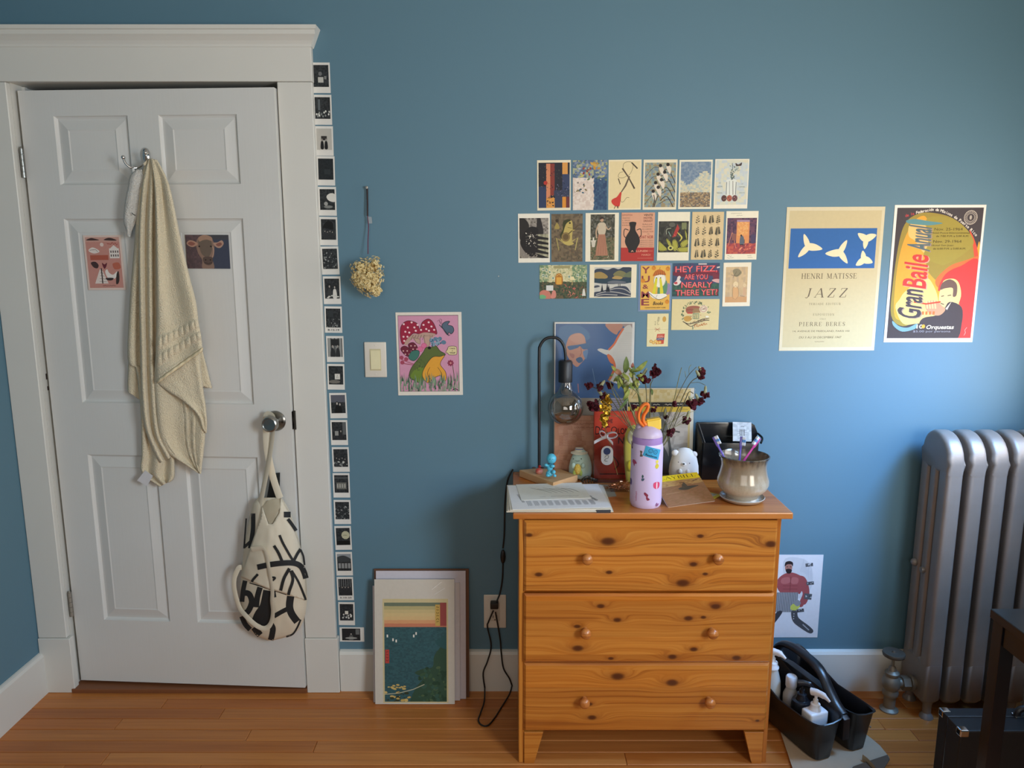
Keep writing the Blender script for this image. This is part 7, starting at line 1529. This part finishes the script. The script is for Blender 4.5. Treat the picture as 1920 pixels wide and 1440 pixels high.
# sits flat: cover over pages
MB().prism([(p.x, p.y) for p in nb_p], 'z', TOP + .0002, TOP + .0006).build('back_cover', pm('taupe_card', '#8f8068', .8), nbk)
sh = thing('copper_shred', 'small open box of curly copper paper shred left of the bottle', 'shred', T(1162, 918)); b = MB(); c0 = T(1163, 917)
for _ in range(46):
    p = c0 + Vector((rq.uniform(-.030, .028), rq.uniform(-.028, .028), rq.uniform(.002, .014))); v = [p]
    for _k in range(5): p = p + Vector((rq.uniform(-.010, .010), rq.uniform(-.010, .010), rq.uniform(-.005, .005))); p.z = max(TOP + .002, min(p.z, TOP + .022)); v.append(p)
    b.tube(smoothpts(v, 3), .0008, 4)
o = b.build('shred_curls', pm('copper_foil', '#c07a52', .25, .9), sh, True); o['kind'] = 'stuff'
tp = [T(*p) for p in ((1145, 924), (1181, 924), (1181, 905), (1148, 905))]
MB().box(c0.x - .033, c0.x + .033, c0.y - .031, c0.y + .031, TOP + .0007, TOP + .0014).build('tray_floor', CLEAR, sh)
for (a1, a2, b1, b2_) in ((-.033, .033, -.0318, -.031), (-.0338, -.033, -.031, .031)): MB().box(c0.x + a1, c0.x + a2, c0.y + b1, c0.y + b2_, TOP + .0014, TOP + .013).build('tray_wall', CLEAR, sh)

# ---- papers ----
def flat_quad(tl, tr, br, bl, z):
    A_, B_, C_, D_ = (T(*p, z) for p in (tl, tr, br, bl)); ctr = (A_ + B_ + C_ + D_) / 4; e = (B_ - A_) + (C_ - D_)
    w = e.length / 2; f = (A_ - D_) + (B_ - C_); ang_ = atan2(e.y, e.x); h = abs(f.dot(Vector((-sin(ang_), cos(ang_), 0)))) / 2; return ctr, w, h, ang_
pp = thing('paper_stack', 'stack of printed papers in a cream folder on the dresser front edge', 'papers', T(1045, 935))
def flat(fn, q4, z, name, thick=.0008):
    c_, w, h, a_ = flat_quad(*q4, z); return fn(w, h).place(name, None, None, c_ - Vector(pp.location), (-pi / 2, 0, a_), parent=pp, thick=thick)
def a_folder(w, h):
    a = Art(w, h, '#d9cfbb', 41); return a
def a_sheet(w, h):
    a = Art(w, h, '#e9e6e4', 42); k = '#55525a'
    for i in range(10):
        x = 16 + i * 7.2
        for q in range(4): a.scribble(x + q * 1.0, 74 + q * 0, .1, 1, k, .1, .1) if False else a.line([(x + q * 1.25, 68 + (i % 3)), (x + q * 1.25 + 1.2, 88 - 2 * (q % 2))], .42, k)
    a.text('REQUIREMENTS AND', 82, 45, 3.4, '#3a3840', rot=-70, width=44, bold=.02); a.text('CHECKLIST', 85, 62, 3.0, '#3a3840', rot=-70, width=20)
    for q in range(3): a.line([(8 + q, 40), (12 + q, 74)], .3, k)
    return a
def a_top(w, h):
    a = Art(w, h, '#e3dfd4', 43)
    for q in range(6): a.line([(20 + q * 9, 28 + (q % 2) * 5), (34 + q * 9, 42), (48 + q * 8, 62)], [1.4, 2.6, 1.0], '#a9a498', True)
    a.scribble(18, 22, 60, 40, '#a09a90', .5, 3); a.scribble(44, 84, 40, 50, '#4a464a', .6, 4); a.scribble(28, 85, 8, 8, '#7a7672', .6, 3); return a
flat(a_folder, ((943, 912), (1133, 911), (1148, 961), (958, 960)), .003, 'folder', .0026)
flat(lambda w, h: Art(w, h, '#d8d2c8', 44), ((944, 911), (1128, 911), (1147, 957), (960, 959)), .0062, 'sheets', .003)
flat(a_folder, ((946, 911), (1122, 909), (1147, 955), (962, 958)), .0092, 'sheets', .0026)
flat(a_sheet, ((948, 911), (1119, 908), (1148, 951), (965, 956)), .0120, 'printed_sheet', .0008)
flat(a_top, ((964, 909), (1092, 905), (1106, 934), (981, 938)), .0131, 'printed_sheet')
c_ = T(1132, 959, .004); MB().box(c_.x - .022, c_.x + .020, c_.y - .004, c_.y + .012, TOP + .0004, TOP + .0092, .002).build('dark_tab', pm('dark_card_tab', '#35353a', .6), pp)

# ---- lilac bottle ----
LIL = pm('lilac_powder_coat', '#d3c0e2', .4, var=.02, bump=.05, bscale=600); LID = pm('lilac_lid', '#c3aec4', .4); LBD = pm('lilac_band', '#a888c4', .4)
c0 = T(1211.5, 946); BY = c0.y; zz = lambda py: onY(1211, py, BY).z; Rr_ = (onY(1241, 900, BY).x - onY(1182, 900, BY).x) / 2; BX = onY(1211.5, 900, BY).x
bt = thing('water_bottle', 'lilac steel water bottle covered in small stickers', 'bottle', (BX, BY, TOP))
z0_, z1_ = TOP + .0005, zz(829)
MB().lathe([(.0001, z0_), (Rr_ * .90, z0_), (Rr_ * .96, z0_ + .005), (Rr_, z0_ + .014), (Rr_, z1_ - .012), (Rr_ * .97, z1_ - .004), (Rr_ * .93, z1_)], (BX, BY, 0), 56, cap=False).build('bottle_body', LIL, bt, True, 50)
MB().lathe([(Rr_ * .93, z1_), (Rr_ * .935, z1_ + .001), (Rr_ * .935, zz(817)), (Rr_ * .91, zz(816.5))], (BX, BY, 0), 48, cap=False).build('lid_band', LBD, bt, True, 40)
dz_ = zz(795) - zz(816.5); MB().lathe([(Rr_ * .92 * cos(radians(a)) + .0001, zz(816.5) + dz_ * sin(radians(a))) for a in range(0, 91, 9)], (BX, BY, 0), 48, cap=False).build('lid', LID, bt, True)
MB().ball((BX - Rr_ * .45, BY + .004, zz(803)), .016, 18, 12, (.9, 1.1, .9)).build('lid_shoulder', LID, bt, True)
sp_ = MB(); xs0, xs1 = onY(1209, 795, BY).x, onY(1238.5, 795, BY).x; zs0, zs1 = zz(802), zz(781.5)
sp_.hexa([(xs0 + .003, BY - .018, zs0), (xs1, BY - .018, zs0 - .004), (xs1, BY + .018, zs0 - .004), (xs0 + .003, BY + .018, zs0), (xs0, BY - .014, zs1 - .008), (xs1 - .001, BY - .014, zs1), (xs1 - .001, BY + .014, zs1), (xs0, BY + .014, zs1 - .008)], .004, 3).build('spout_cover', pm('yellow_plastic', '#eec43a', .35), bt, True, 50)
OR = pm('orange_plastic', '#f07a2c', .35)
lp_ = smoothpts([onY(x, y, BY - .012) for x, y in ((1207, 799), (1199, 790), (1197, 778), (1201, 766), (1207, 759), (1213, 757.5), (1215.5, 762), (1212, 771), (1207, 779), (1206, 789), (1211, 797))], 6)
MB().tube(lp_, .0050, 10, flat=1.5).build('carry_loop', OR, bt, True)
def cyl(px_off, z, lift=0):
    a = px_off / Rr_; return Vector((BX + (Rr_ + lift) * sin(a), BY - (Rr_ + lift) * cos(a), z))
def sticker(a, px, py, rot, name):
    """wrap a small print round the bottle; centre in pixels"""
    x_c = onY(px, py, BY - Rr_ * .8).x - BX; ac = math.asin(max(-.98, min(.98, x_c / Rr_))) * Rr_; zc = onY(px, py, BY - Rr_ * .9).z; ca_, sa_ = cos(radians(rot)), sin(radians(rot))
    V, Fc, C = [], [], []
    for pts, col, lay in ([([(i / 8 * a.w, 0) for i in range(9)] + [(a.w - i / 8 * a.w, -a.h) for i in range(9)], a.paper, -1)] if a.paper else []) + a.F:
        k = len(V); off = .0003 + .00002 * (lay + 2)
        if lay == -1:
            for i in range(9):
                for yy in (0, -a.h):
                    x, y = i / 8 * a.w - a.w / 2, yy + a.h / 2; V.append(cyl(ac + x * ca_ - y * sa_, zc + x * sa_ + y * ca_, off))
            for i in range(8): Fc.append((k + i * 2, k + i * 2 + 1, k + i * 2 + 3, k + i * 2 + 2)); C.append(rgb(col))
        else:
            for x, y in pts: x -= a.w / 2; y += a.h / 2; V.append(cyl(ac + x * ca_ - y * sa_, zc + x * sa_ + y * ca_, off + .0002))
            Fc.append(tuple(range(k, k + len(pts)))); C.append(rgb(col))
    me = bpy.data.meshes.new(name); me.from_pydata([v - Vector((BX, BY, TOP)) for v in V], [], Fc); at = me.color_attributes.new('Col', 'FLOAT_COLOR', 'CORNER'); buf = []
    for f, c_ in zip(Fc, C): buf.extend(c_ * len(f))
    at.data.foreach_set('color', buf); return link_mesh(name, me, PRINT, bt)
u = 1 / 625.
a = Art(31 * u, 19 * u, '#3f9fc8', 51); k = '#1c2c4a'
for x in (36, 66): a.ell(x, 34, 13, col=k); a.ell(x, 34, 10.6, col='#3f9fc8'); a.ell(x - 4, 28, 1.6, col=k); a.ell(x + 4, 28, 1.6, col=k)
a.line([(30, 38), (36, 44), (42, 38)], 1.8, k, True); a.line([(60, 44), (66, 38), (72, 44)], 1.8, k, True); a.text('feelings', 50, 78, 20, k, width=72, bold=.06); sticker(a, 1222.5, 849, -17, 'sticker')
def stk(pts, col, px, py, s_, rot=0, extra=None):
    a = Art(s_ * u, s_ * u, None, 52); [a.blob(P_, c_, 3) for P_, c_ in zip(pts, col)]
    if extra: extra(a)
    sticker(a, px, py, rot, 'sticker')
ant = [[(30, 0), (50, 20), (60, 40), (50, 60), (70, 90), (40, 98), (30, 70), (34, 50), (20, 30), (16, 6)]]
stk(ant, ['#6e4a55'], 1188.5, 839, 14); stk(ant, ['#8a3448'], 1213, 930, 16, 10); stk([[(10, 40), (30, 10), (70, 20), (90, 50), (60, 60), (50, 90), (30, 60)]], ['#a84a6e'], 1191, 871, 15)
stk([[(50, 0), (70, 20), (50, 40), (30, 20)], [(50, 40), (75, 70), (50, 98), (25, 70)]], ['#e2d45a', '#d2bf40'], 1231.5, 871, 17)
stk([[(10, 30), (50, 20), (90, 36), (88, 80), (50, 98), (12, 78)], [(44, 30), (56, 30), (56, 90), (44, 90)]], ['#d2486a', '#f0d8e0'], 1231, 909, 17); stk([[(40, 0), (60, 20), (50, 50), (30, 40)], [(30, 60), (70, 56), (60, 90), (30, 96)]], ['#3d5a5c', '#4a5f74'], 1205, 896, 12)
stk([[(10, 50), (40, 20), (60, 50), (90, 40), (70, 80), (30, 90)]], ['#8a5a84'], 1232, 946, 10); stk([[(30, 0), (70, 10), (60, 50), (80, 90), (30, 98), (40, 50)]], ['#6a5a4c'], 1202, 851, 11); stk([[(0, 10), (60, 0), (80, 50), (60, 98), (0, 90)]], ['#5c4a8a'], 1184.5, 909, 12)
a = Art(20 * u, 6 * u, None, 53); a.text('ohayo', 50, 50, 60, '#b3547a', width=90); sticker(a, 1194, 932, -90, 'sticker'); a = Art(22 * u, 4 * u, None, 54); a.text('bottle co', 50, 50, 50, '#8a6cab', width=70) if False else a.scribble(5, 50, 90, 16, '#9374b4', 3, 50); sticker(a, 1214, 823.5, 0, 'embossed_mark')

# ---- programme, patterned card ----
bl_, br_ = T(1253, 951, .002), T(1341, 939, .002); trp = onZ(1304, 886, TOP + .062); wv = (br_ - bl_); tlp = trp - wv * .93
def slab(P4, fn, name, label, cat, n_pages=0, th=.0012):
    """flat printed piece from three real corners: bottom-left, bottom-right, top-left"""
    BL_, BR_, TL_ = P4; ex = (BR_ - BL_); w = ex.length; ex = ex / w; ez = TL_ - BL_; ez = ez - ex * ez.dot(ex); h = ez.length; ez = ez / h; ey = ez.cross(ex)
    c_ = BL_ + ex * w / 2 + ez * h / 2; M = Matrix((ex, ey, ez)).transposed(); t_ = thing(name, label, cat, c_, rot=M.to_euler())
    fn(w, h).place('printed_cover', None, None, (0, 0, 0), parent=t_, thick=th)
    if n_pages: MB().box(-w / 2 + .001, w / 2 - .001, .0004, .0004 + n_pages, -h / 2 + .001, h / 2 - .001).build('page_block', pm('programme_pages', '#d9d3cc', .7), None).parent = t_
    return t_, w, h
def art_prog(w, h):
    a = Art(w, h, '#8a6444', 61); a.rect(0, 0, 100, 19, '#e0c020'); a.text('PLAYBILL', 48, 8.5, 9.5, '#2a2618', width=88, serif=True); a.scribble(24, 16.6, 52, 34, '#4a4018', .35, .9)
    a.mosaic(0, 19, 100, 100, 8, 12, lambda u, v, r: (['#b08a54', '#a88050', '#9c7448'] if v < .22 else ['#8a6142', '#8e6546', '#86603f'])[r.randrange(3)])
    a.blob([(42, 46), (62, 42), (86, 44), (70, 50), (56, 54), (44, 52)], '#4a4238'); a.blob([(50, 46), (54, 34), (60, 30), (62, 44)], '#544a3c'); a.line([(50, 30), (58, 44)], .8, '#3c342a'); a.line([(80, 26), (90, 25)], 2, '#6a4a34'); a.line([(5, 38), (30, 36)], .8, '#c2a070'); a.line([(10, 60), (42, 58)], .8, '#a98560'); a.line([(50, 28), (60, 29)], 1.6, '#6a4a34'); return a
sl, w, h = slab((bl_, br_, tlp), art_prog, 'theatre_programme', 'theatre programme with a yellow title band propped against the white bear', 'programme', .0035)
def art_pc(w, h):
    a = Art(w, h, '#c9b63c', 62); a.rect(0, 0, 92, 88, '#b9b4a8'); a.dabs(60, 4, 4, 88, 84, ['#8e93ad', '#d6d4da', '#6d6c62', '#a09a80', '#c0bccc'], 7); return a
pc4 = [T(*p, .001) for p in ((1336, 937), (1354, 929), (1314, 906))]
slab(pc4, art_pc, 'patterned_card', 'small speckled card with a yellow edge between programme and pot', 'card')

# ---- pot with saucer and toothbrushes ----
def glaze():
    m, t, b = newmat('drip_glaze'); v = t.coord('Object'); sp = t.new('ShaderNodeSeparateXYZ'); t.l.new(v, sp.inputs[0]); mp = t.new('ShaderNodeMapping'); t.l.new(v, mp.inputs[0]); mp.inputs['Scale'].default_value = (90, 90, 9)
    n = t.noise(mp.outputs[0], 1.0, 3); f = t.math('MULTIPLY_ADD', n, .05, sp.outputs[2]); f = t.math('DIVIDE', f, .18)
    c = t.ramp(f, [(.06, '#cfc6b4'), (.34, '#cdc3af'), (.60, '#a08c72'), (.80, '#8c7a64'), (.93, '#2c2a2c')]); c = t.mix(t.math('MULTIPLY', t.noise(v, 200, 2), .25), c, rgb('#6a5c4a')); t.l.new(c, b.inputs['Base Color']); b.inputs['Roughness'].default_value = .16; b.inputs['Coat Weight'].default_value = .5; return m
c0 = T(1391, 937); PY = c0.y; zz = lambda py: onY(1391, py, PY).z; k_ = (onY(1437, 856, PY).x - onY(1345, 856, PY).x) / 92
pot = thing('ceramic_pot', 'brown and cream glazed pot on its saucer at the dresser right end', 'pot', (c0.x, PY, TOP)); GL = glaze()
zr = zz(853); zb_ = TOP + .012
pr = [(.0001, zb_), (29 * k_, zb_), (31 * k_, zb_ + .003), (34 * k_, zb_ + .012), (36 * k_, zb_ + .014), (44 * k_, zb_ + .028), (47.5 * k_, zb_ + .042), (47 * k_, zb_ + .055), (43 * k_, zb_ + .075), (41 * k_, zb_ + .095), (42 * k_, zr - .020), (45 * k_, zr - .006), (46.5 * k_, zr - .003), (46.5 * k_, zr), (44.5 * k_, zr + .001), (42.5 * k_, zr - .004), (39.5 * k_, zr - .025), (39 * k_, zb_ + .09), (43 * k_, zb_ + .05), (30 * k_, zb_ + .012), (.0001, zb_ + .010)]
MB().lathe(pr, (c0.x, PY, 0), 64, cap=False).build('pot_body', GL, pot, True, 50)
MB().lathe([(.0001, zb_ + .085), (39 * k_, zb_ + .085)], (c0.x, PY, 0), 32, cap=False).build('dry_soil', pm('dry_soil', '#57362c', .9, bump=.8, bscale=300), pot, True)
MB().lathe([(.0001, TOP + .0006), (33 * k_, TOP + .0006), (38 * k_, TOP + .004), (41.5 * k_, TOP + .012), (40.5 * k_, TOP + .0135), (37 * k_, TOP + .008), (30 * k_, TOP + .0055), (28 * k_, TOP + .0115), (.0001, TOP + .0115)], (c0.x, PY, 0), 56, cap=False).build('saucer', pm('saucer_glaze', '#ab9f90', .25, coat=.4), pot, True, 50)
for (hx, hy, bx_, by_, dy, col, lab_) in ((1341, 826, 1362, 866, -.008, '#6a5aa8', 'purple and white toothbrush leaning left in the pot'), (1390, 826, 1386, 866, .015, '#5a4ea0', 'violet toothbrush upright at the back of the pot'), (1420, 828, 1396, 862, .012, '#c2388a', 'pink toothbrush leaning right in the pot')):
    A_, B_ = onY(hx, hy, PY + dy), onY(bx_, by_, PY + dy * .5); d = (B_ - A_).normalized(); t_ = thing('toothbrush', lab_, 'toothbrush', B_, 0, 'toothbrushes in the pot')
    H_ = A_ - d * .012; MB().tube(smoothpts([H_, A_ + d * .012, A_ + d * .022, B_, B_ + d * .020], 4), [.0045] * 4 + [.0048] * 4 + [.003] * 4 + [.0035] * 5, 10, flat=.6).build('brush_handle', pm('brush_' + col[1:], col, .3), t_, True)
    sdv = Vector((-d.z, 0, d.x)) * (-1 if hx < 1400 else -1); sdv = Vector((0, -1, 0)) * .5 + Vector((d.z, 0, -d.x)) * (1 if hx > 1400 else -1); sdv.normalize()
    for i in range(6):
        c1_ = A_ - d * .010 + d * (.0042 * i); MB().tube([c1_ + sdv * .003, c1_ + sdv * .0125], [.0034, .0037], 8).build('bristle_row', pm('bristle_' + ('b' if i in (2, 3) else 'w'), '#5f8fc8' if i in (2, 3) else '#dcdce2', .6), t_, True)

# ---- black pouch with packet ----
c0 = T(1350, 893); PY = c0.y; x0, x1 = onY(1305, 850, PY).x, onY(1412, 850, PY).x; zt = onY(1350, 793, PY).z; zm = onY(1350, 829, PY - .03).z
po = thing('black_pouch', 'black glossy open pouch standing behind the pot', 'pouch', ((x0 + x1) / 2, PY, TOP)); BV = pm('black_vinyl', '#0f1216', .22, bump=.15, bscale=40)
MB().prism([(x0, TOP + .001), (x1, TOP + .001), (x1 + .012, zm), (x1 + .016, zm + .020), (x1 + .004, zt - .010), (x1 - .012, zt), (x0 + .004, zt), (x0 - .002, zt - .004)], 'y', PY + .010, PY + .018, .003, 2).build('back_panel', BV, po, True, 40)
MB().prism([(x0 + .010, TOP + .001), (x1, TOP + .001), (x1 + .004, zm - .002), (x0 + .014, zm)], 'y', PY - .040, PY - .034, .002, 2).build('front_panel', BV, po, True, 40)
MB().hexa([(x0 + .002, PY - .034, TOP + .001), (x0 + .012, PY - .034, TOP + .001), (x0 + .004, PY + .010, TOP + .001), (x0 - .001, PY + .010, TOP + .001), (x0 + .010, PY - .034, zm - .002), (x0 + .016, PY - .034, zm - .002), (x0 + .004, PY + .010, zt - .012), (x0, PY + .010, zt - .012)]).build('side_gusset', BV, po)
MB().box(x0 + .012, x1 - .002, PY - .034, PY + .010, TOP + .001, TOP + .004).build('bottom_panel', BV, po)
MB().tube(smoothpts([(x1 + .014, PY + .006, zm + .020), (x1 + .022, PY - .016, zm + .010), (x1 + .012, PY - .034, zm - .002)], 5), .0035, 8).build('piping', BV, po, True)
MB().tube([(x0 + .006, PY + .004, zt - .004), (x0 + .012, PY - .018, zt - .030), (x0 + .018, PY - .038, zm)], .0012, 6).build('zip_edge', pm('silver_zip', '#8a8c90', .35, .9), po, True)
def art_pkt(w, h):
    a = Art(w, h, '#b8b9bb', 71); a.mosaic(0, 0, 100, 100, 4, 4, lambda u, v, r: ['#b4b6b8', '#c0c2c3', '#a8abad'][r.randrange(3)]); k = '#35373a'; a.scribble(42, 22, 20, 6, k, 2.4, 7); a.text('||||', 50, 50, 26, k, width=26, bold=.03)
    for q in range(6): a.scribble(24 if q % 2 else 62, 42 + q * 6, 14, 8, k, 1, 4)
    a.scribble(28, 84, 44, 14, k, 1.2, 4); return a
A_, B_, C_ = onY(1374, 827, PY - .028), onY(1409, 828, PY - .028), onY(1373, 791, PY - .010)
slab((A_, B_, C_), art_pkt, 'silver_packet', 'small silver desiccant packet sticking out of the black pouch', 'packet', .002)

# ---- dried bouquet behind the bottle ----
FYB = -.205; v0_ = T(1222, 912); FYB = v0_.y; F = lambda px, py, dy=0: onY(px, py, FYB + dy)
bq = thing('dried_bouquet', 'dried bouquet of dark red flowers and green leaves behind the lilac bottle', 'flowers', (F(1222, 860).x, FYB, TOP))
zv = F(1222, 862).z; vs = thing('glass_vase', 'slim clear vase holding the dried bouquet, hidden by the bottle', 'vase', (F(1222, 860).x, FYB, TOP)); vx = F(1222, 860).x
MB().lathe([(.0001, TOP + .001), (.026, TOP + .001), (.030, TOP + .006), (.030, TOP + .05), (.022, zv - .02), (.024, zv), (.0225, zv), (.0205, zv - .02), (.028, TOP + .05), (.028, TOP + .008), (.0001, TOP + .006)], (vx, FYB, 0), 32, cap=False).build('vase_body', CLEAR, vs, True)
STM = petalmat('dried_stems', '#6b6a44', '#8d8a5e', .8, 60); STD = petalmat('dark_stems', '#4c4a38', '#6a6448', .8, 60); MAR = petalmat('maroon_petals', '#2e0f14', '#591c25', .85, 90); LEAFM = petalmat('olive_leaves', '#6a7a3a', '#a3a452', .6, 35); LEAFD = petalmat('dark_leaves', '#4e6238', '#6f7d46', .6, 35); CALM = petalmat('dried_calyx', '#8a8a66', '#a8a484', .8, 90)
O = (1222, 866)
stems = [  # stem points, radius, heads (px, py, size)
 ([(1160, 770), (1135, 735), (1118, 728), (1104, 724)], .0013, STD), ([(1172, 780), (1150, 736), (1142, 708)], .0012, STM), ([(1176, 790), (1152, 742), (1130, 742), (1120, 758)], .0012, STD), ([(1184, 800), (1166, 756), (1147, 722)], .0012, STM),
 ([(1192, 790), (1176, 745), (1166, 712), (1160, 700)], .0022, STM), ([(1202, 800), (1199, 750), (1190, 718), (1180, 690)], .0030, LEAFD), ([(1206, 790), (1200, 745), (1186, 728)], .0020, STM), ([(1214, 800), (1212, 740), (1210, 718), (1209, 706)], .0013, STD), ([(1218, 800), (1219, 730), (1224, 712), (1229, 700)], .0012, STD), ([(1220, 790), (1220, 740), (1218, 705)], .0009, STM),
 ([(1240, 810), (1262, 755), (1272, 712), (1278, 689)], .0011, STM), ([(1242, 812), (1268, 748), (1284, 715), (1294, 700), (1306, 688)], .0010, STD), ([(1250, 816), (1280, 745), (1296, 716), (1312, 706)], .0014, STD), ([(1296, 718), (1310, 717), (1322, 722)], .0008, STD), ([(1254, 820), (1284, 752), (1292, 735), (1300, 738)], .0014, STD), ([(1252, 822), (1270, 775), (1288, 752), (1302, 744)], .0010, STM),
 ([(1248, 815), (1262, 780), (1276, 768), (1290, 768)], .0007, STM), ([(1240, 815), (1252, 780), (1262, 758)], .0009, STD), ([(1236, 812), (1238, 780), (1246, 758), (1250, 775)], .0009, STD), ([(1232, 810), (1228, 790), (1225, 770)], .0010, STM), ([(1252, 826), (1262, 815), (1266, 808)], .0008, STD), ([(1204, 810), (1193, 785), (1188, 768)], .0012, LEAFD), ([(1212, 812), (1178, 800), (1140, 760), (1128, 750)], .0010, STD), ([(1230, 812), (1260, 790), (1285, 775)], .0008, STM), ([(1292, 702), (1292, 690), (1296, 684)], .0007, STM), ([(1286, 708), (1284, 696)], .0007, STM)]
for i, (pts, r_, m_) in enumerate(stems):
    dy = rq.uniform(-.03, .03); base = [] if i in (13, 24, 25) else [F(O[0] + rq.uniform(-8, 8), O[1] + rq.uniform(0, 20)), F((pts[0][0] + O[0]) / 2 + 0, (pts[0][1] + O[1]) / 2)]
    P = base + [F(x, y, dy * k / len(pts)) for k, (x, y) in enumerate(pts)]
    MB().tube(smoothpts(P, 5), r_, 6).build('stem', m_, bq, True)
def flower(px, py, s_, n=16, tail=None):
    s_ *= .86; b = MB(); dy = rq.uniform(-.03, .015); c_ = F(px, py, dy)
    for _ in range(n):
        petal(b, c_ + Vector((rq.gauss(0, .25), rq.gauss(0, .25), rq.gauss(0, .25))) * s_, Vector((rq.gauss(0, 1), rq.gauss(-.3, .8), rq.gauss(0, 1))), s_ * rq.uniform(.7, 1.15), rq.uniform(-.6, .8), .55, .4)
    b.build('flower_head', MAR, bq, True, None, fix=False, solid=.0004)
    if tail:
        t_ = F(tail[0], tail[1], dy + .002); MB().tube([c_, c_.lerp(t_, .4), c_.lerp(t_, .85), t_], [.0045, .0052, .004, .0012], 10).build('calyx', CALM, bq, True)
for px, py, s_, n, tl_ in ((1103, 724, .014, 18, None), (1124, 727, .013, 16, (1134, 713)), (1142, 723, .012, 16, None), (1130, 742, .012, 14, (1120, 730)), (1114, 762, .020, 34, None), (1204, 706, .014, 20, (1213, 690)), (1228, 697, .020, 26, None), (1228, 686, .009, 8, None), (1212, 712, .014, 18, None),
    (1316, 697, .014, 16, (1310, 687)), (1312, 707, .012, 14, (1305, 694)), (1298, 757, .018, 26, (1292, 742)), (1311, 753, .015, 20, (1304, 738)), (1322, 741, .014, 18, (1323, 723)), (1263, 758, .012, 18, None), (1225, 769, .011, 14, None), (1287, 788, .015, 20, (1292, 770)), (1187, 764, .013, 14, (1188, 778)), (1258, 810, .015, 20, None), (1246, 782, .012, 12, (1248, 765))):
    flower(px, py, s_, n, tl_)
def leaf(bx_, by_, tx, ty, w_, mat, dy=0.0, fold=.3):
    A_, B_ = F(bx_, by_, dy), F(tx, ty, dy - .012); d = B_ - A_; L = d.length; d = d / L; sd = Vector((-d.z, 0, d.x)); nn = Vector((0, -1, 0)); wr = w_ / 610.
    def f(u_, v_):
        x = (u_ - .5) * 2; s_ = sin(pi * min(1, v_ * 1.0)) ** .75 * (1 - .35 * v_); return A_ + d * (L * v_) + sd * (x * wr / 2 * s_) + nn * (fold * abs(x) * wr * .3 * s_ + .006 * sin(v_ * 4))
    MB().grid(f, 6, 12).build('leaf', mat, bq, True, None, solid=.0005)
for a_ in ((1172, 700, 1175, 668, 14, LEAFD, 0), (1190, 698, 1215, 676, 11, LEAFM, -.01), (1166, 702, 1148, 690, 12, petalmat('reddish_leaf', '#8a5a44', '#a8785a', .7, 40), 0), (1162, 706, 1160, 730, 11, LEAFM, -.02), (1176, 704, 1172, 742, 13, LEAFM, -.01), (1160, 704, 1150, 716, 9, LEAFM, 0), (1192, 708, 1196, 728, 12, LEAFM, -.02),
    (1180, 712, 1166, 700, 10, LEAFM, -.02), (1184, 700, 1190, 686, 9, LEAFD, -.01), (1180, 730, 1168, 752, 10, LEAFM, -.02), (1150, 700, 1143, 706, 6, LEAFD, 0), (1178, 745, 1160, 770, 7, LEAFD, -.01), (1221, 728, 1223, 742, 6, LEAFD, 0), (1200, 704, 1207, 716, 9, LEAFM, -.02), (1167, 720, 1158, 704, 8, LEAFD, -.02), (1186, 718, 1174, 722, 8, LEAFM, -.025), (1184, 690, 1187, 680, 8, petalmat('pinkish_bud', '#9a5c4c', '#b8806a', .7, 40), -.01)): leaf(*a_)

for k in range(26):
    x0_, y0_ = rq.uniform(1154, 1198), rq.uniform(694, 732); an = rq.uniform(-2.6, .4); L_ = rq.uniform(9, 17)
    leaf(x0_, y0_, x0_ + L_ * cos(an), y0_ - L_ * sin(an) * -1 if rq.random() < .4 else y0_ + L_ * sin(an), rq.uniform(5, 9), rq.choice([LEAFM, LEAFM, LEAFD, CALM]), rq.uniform(-.03, .02))
for k in range(10):
    x0_, y0_ = rq.uniform(1160, 1196), rq.uniform(690, 735); MB().tube([F(1180 + (x0_ - 1180) * .3, y0_ + 16), F(x0_, y0_)], .0008, 5).build('stem', STM, bq, True); MB().ball(F(x0_, y0_), .0045, 8, 6, (1, 1, 1.3)).build('bud', CALM, bq, True)
for pts in (((1250, 815), (1290, 776), (1304, 772)), ((1250, 815), (1282, 790), (1298, 786)), ((1246, 818), (1270, 798), (1286, 796)), ((1244, 816), (1262, 790), (1270, 774)), ((1190, 800), (1150, 775), (1128, 768)), ((1194, 800), (1160, 782), (1136, 780))):
    MB().tube(smoothpts([F(1222, 860)] + [F(*p) for p in pts], 5), .0007, 5).build('stem', STM, bq, True)
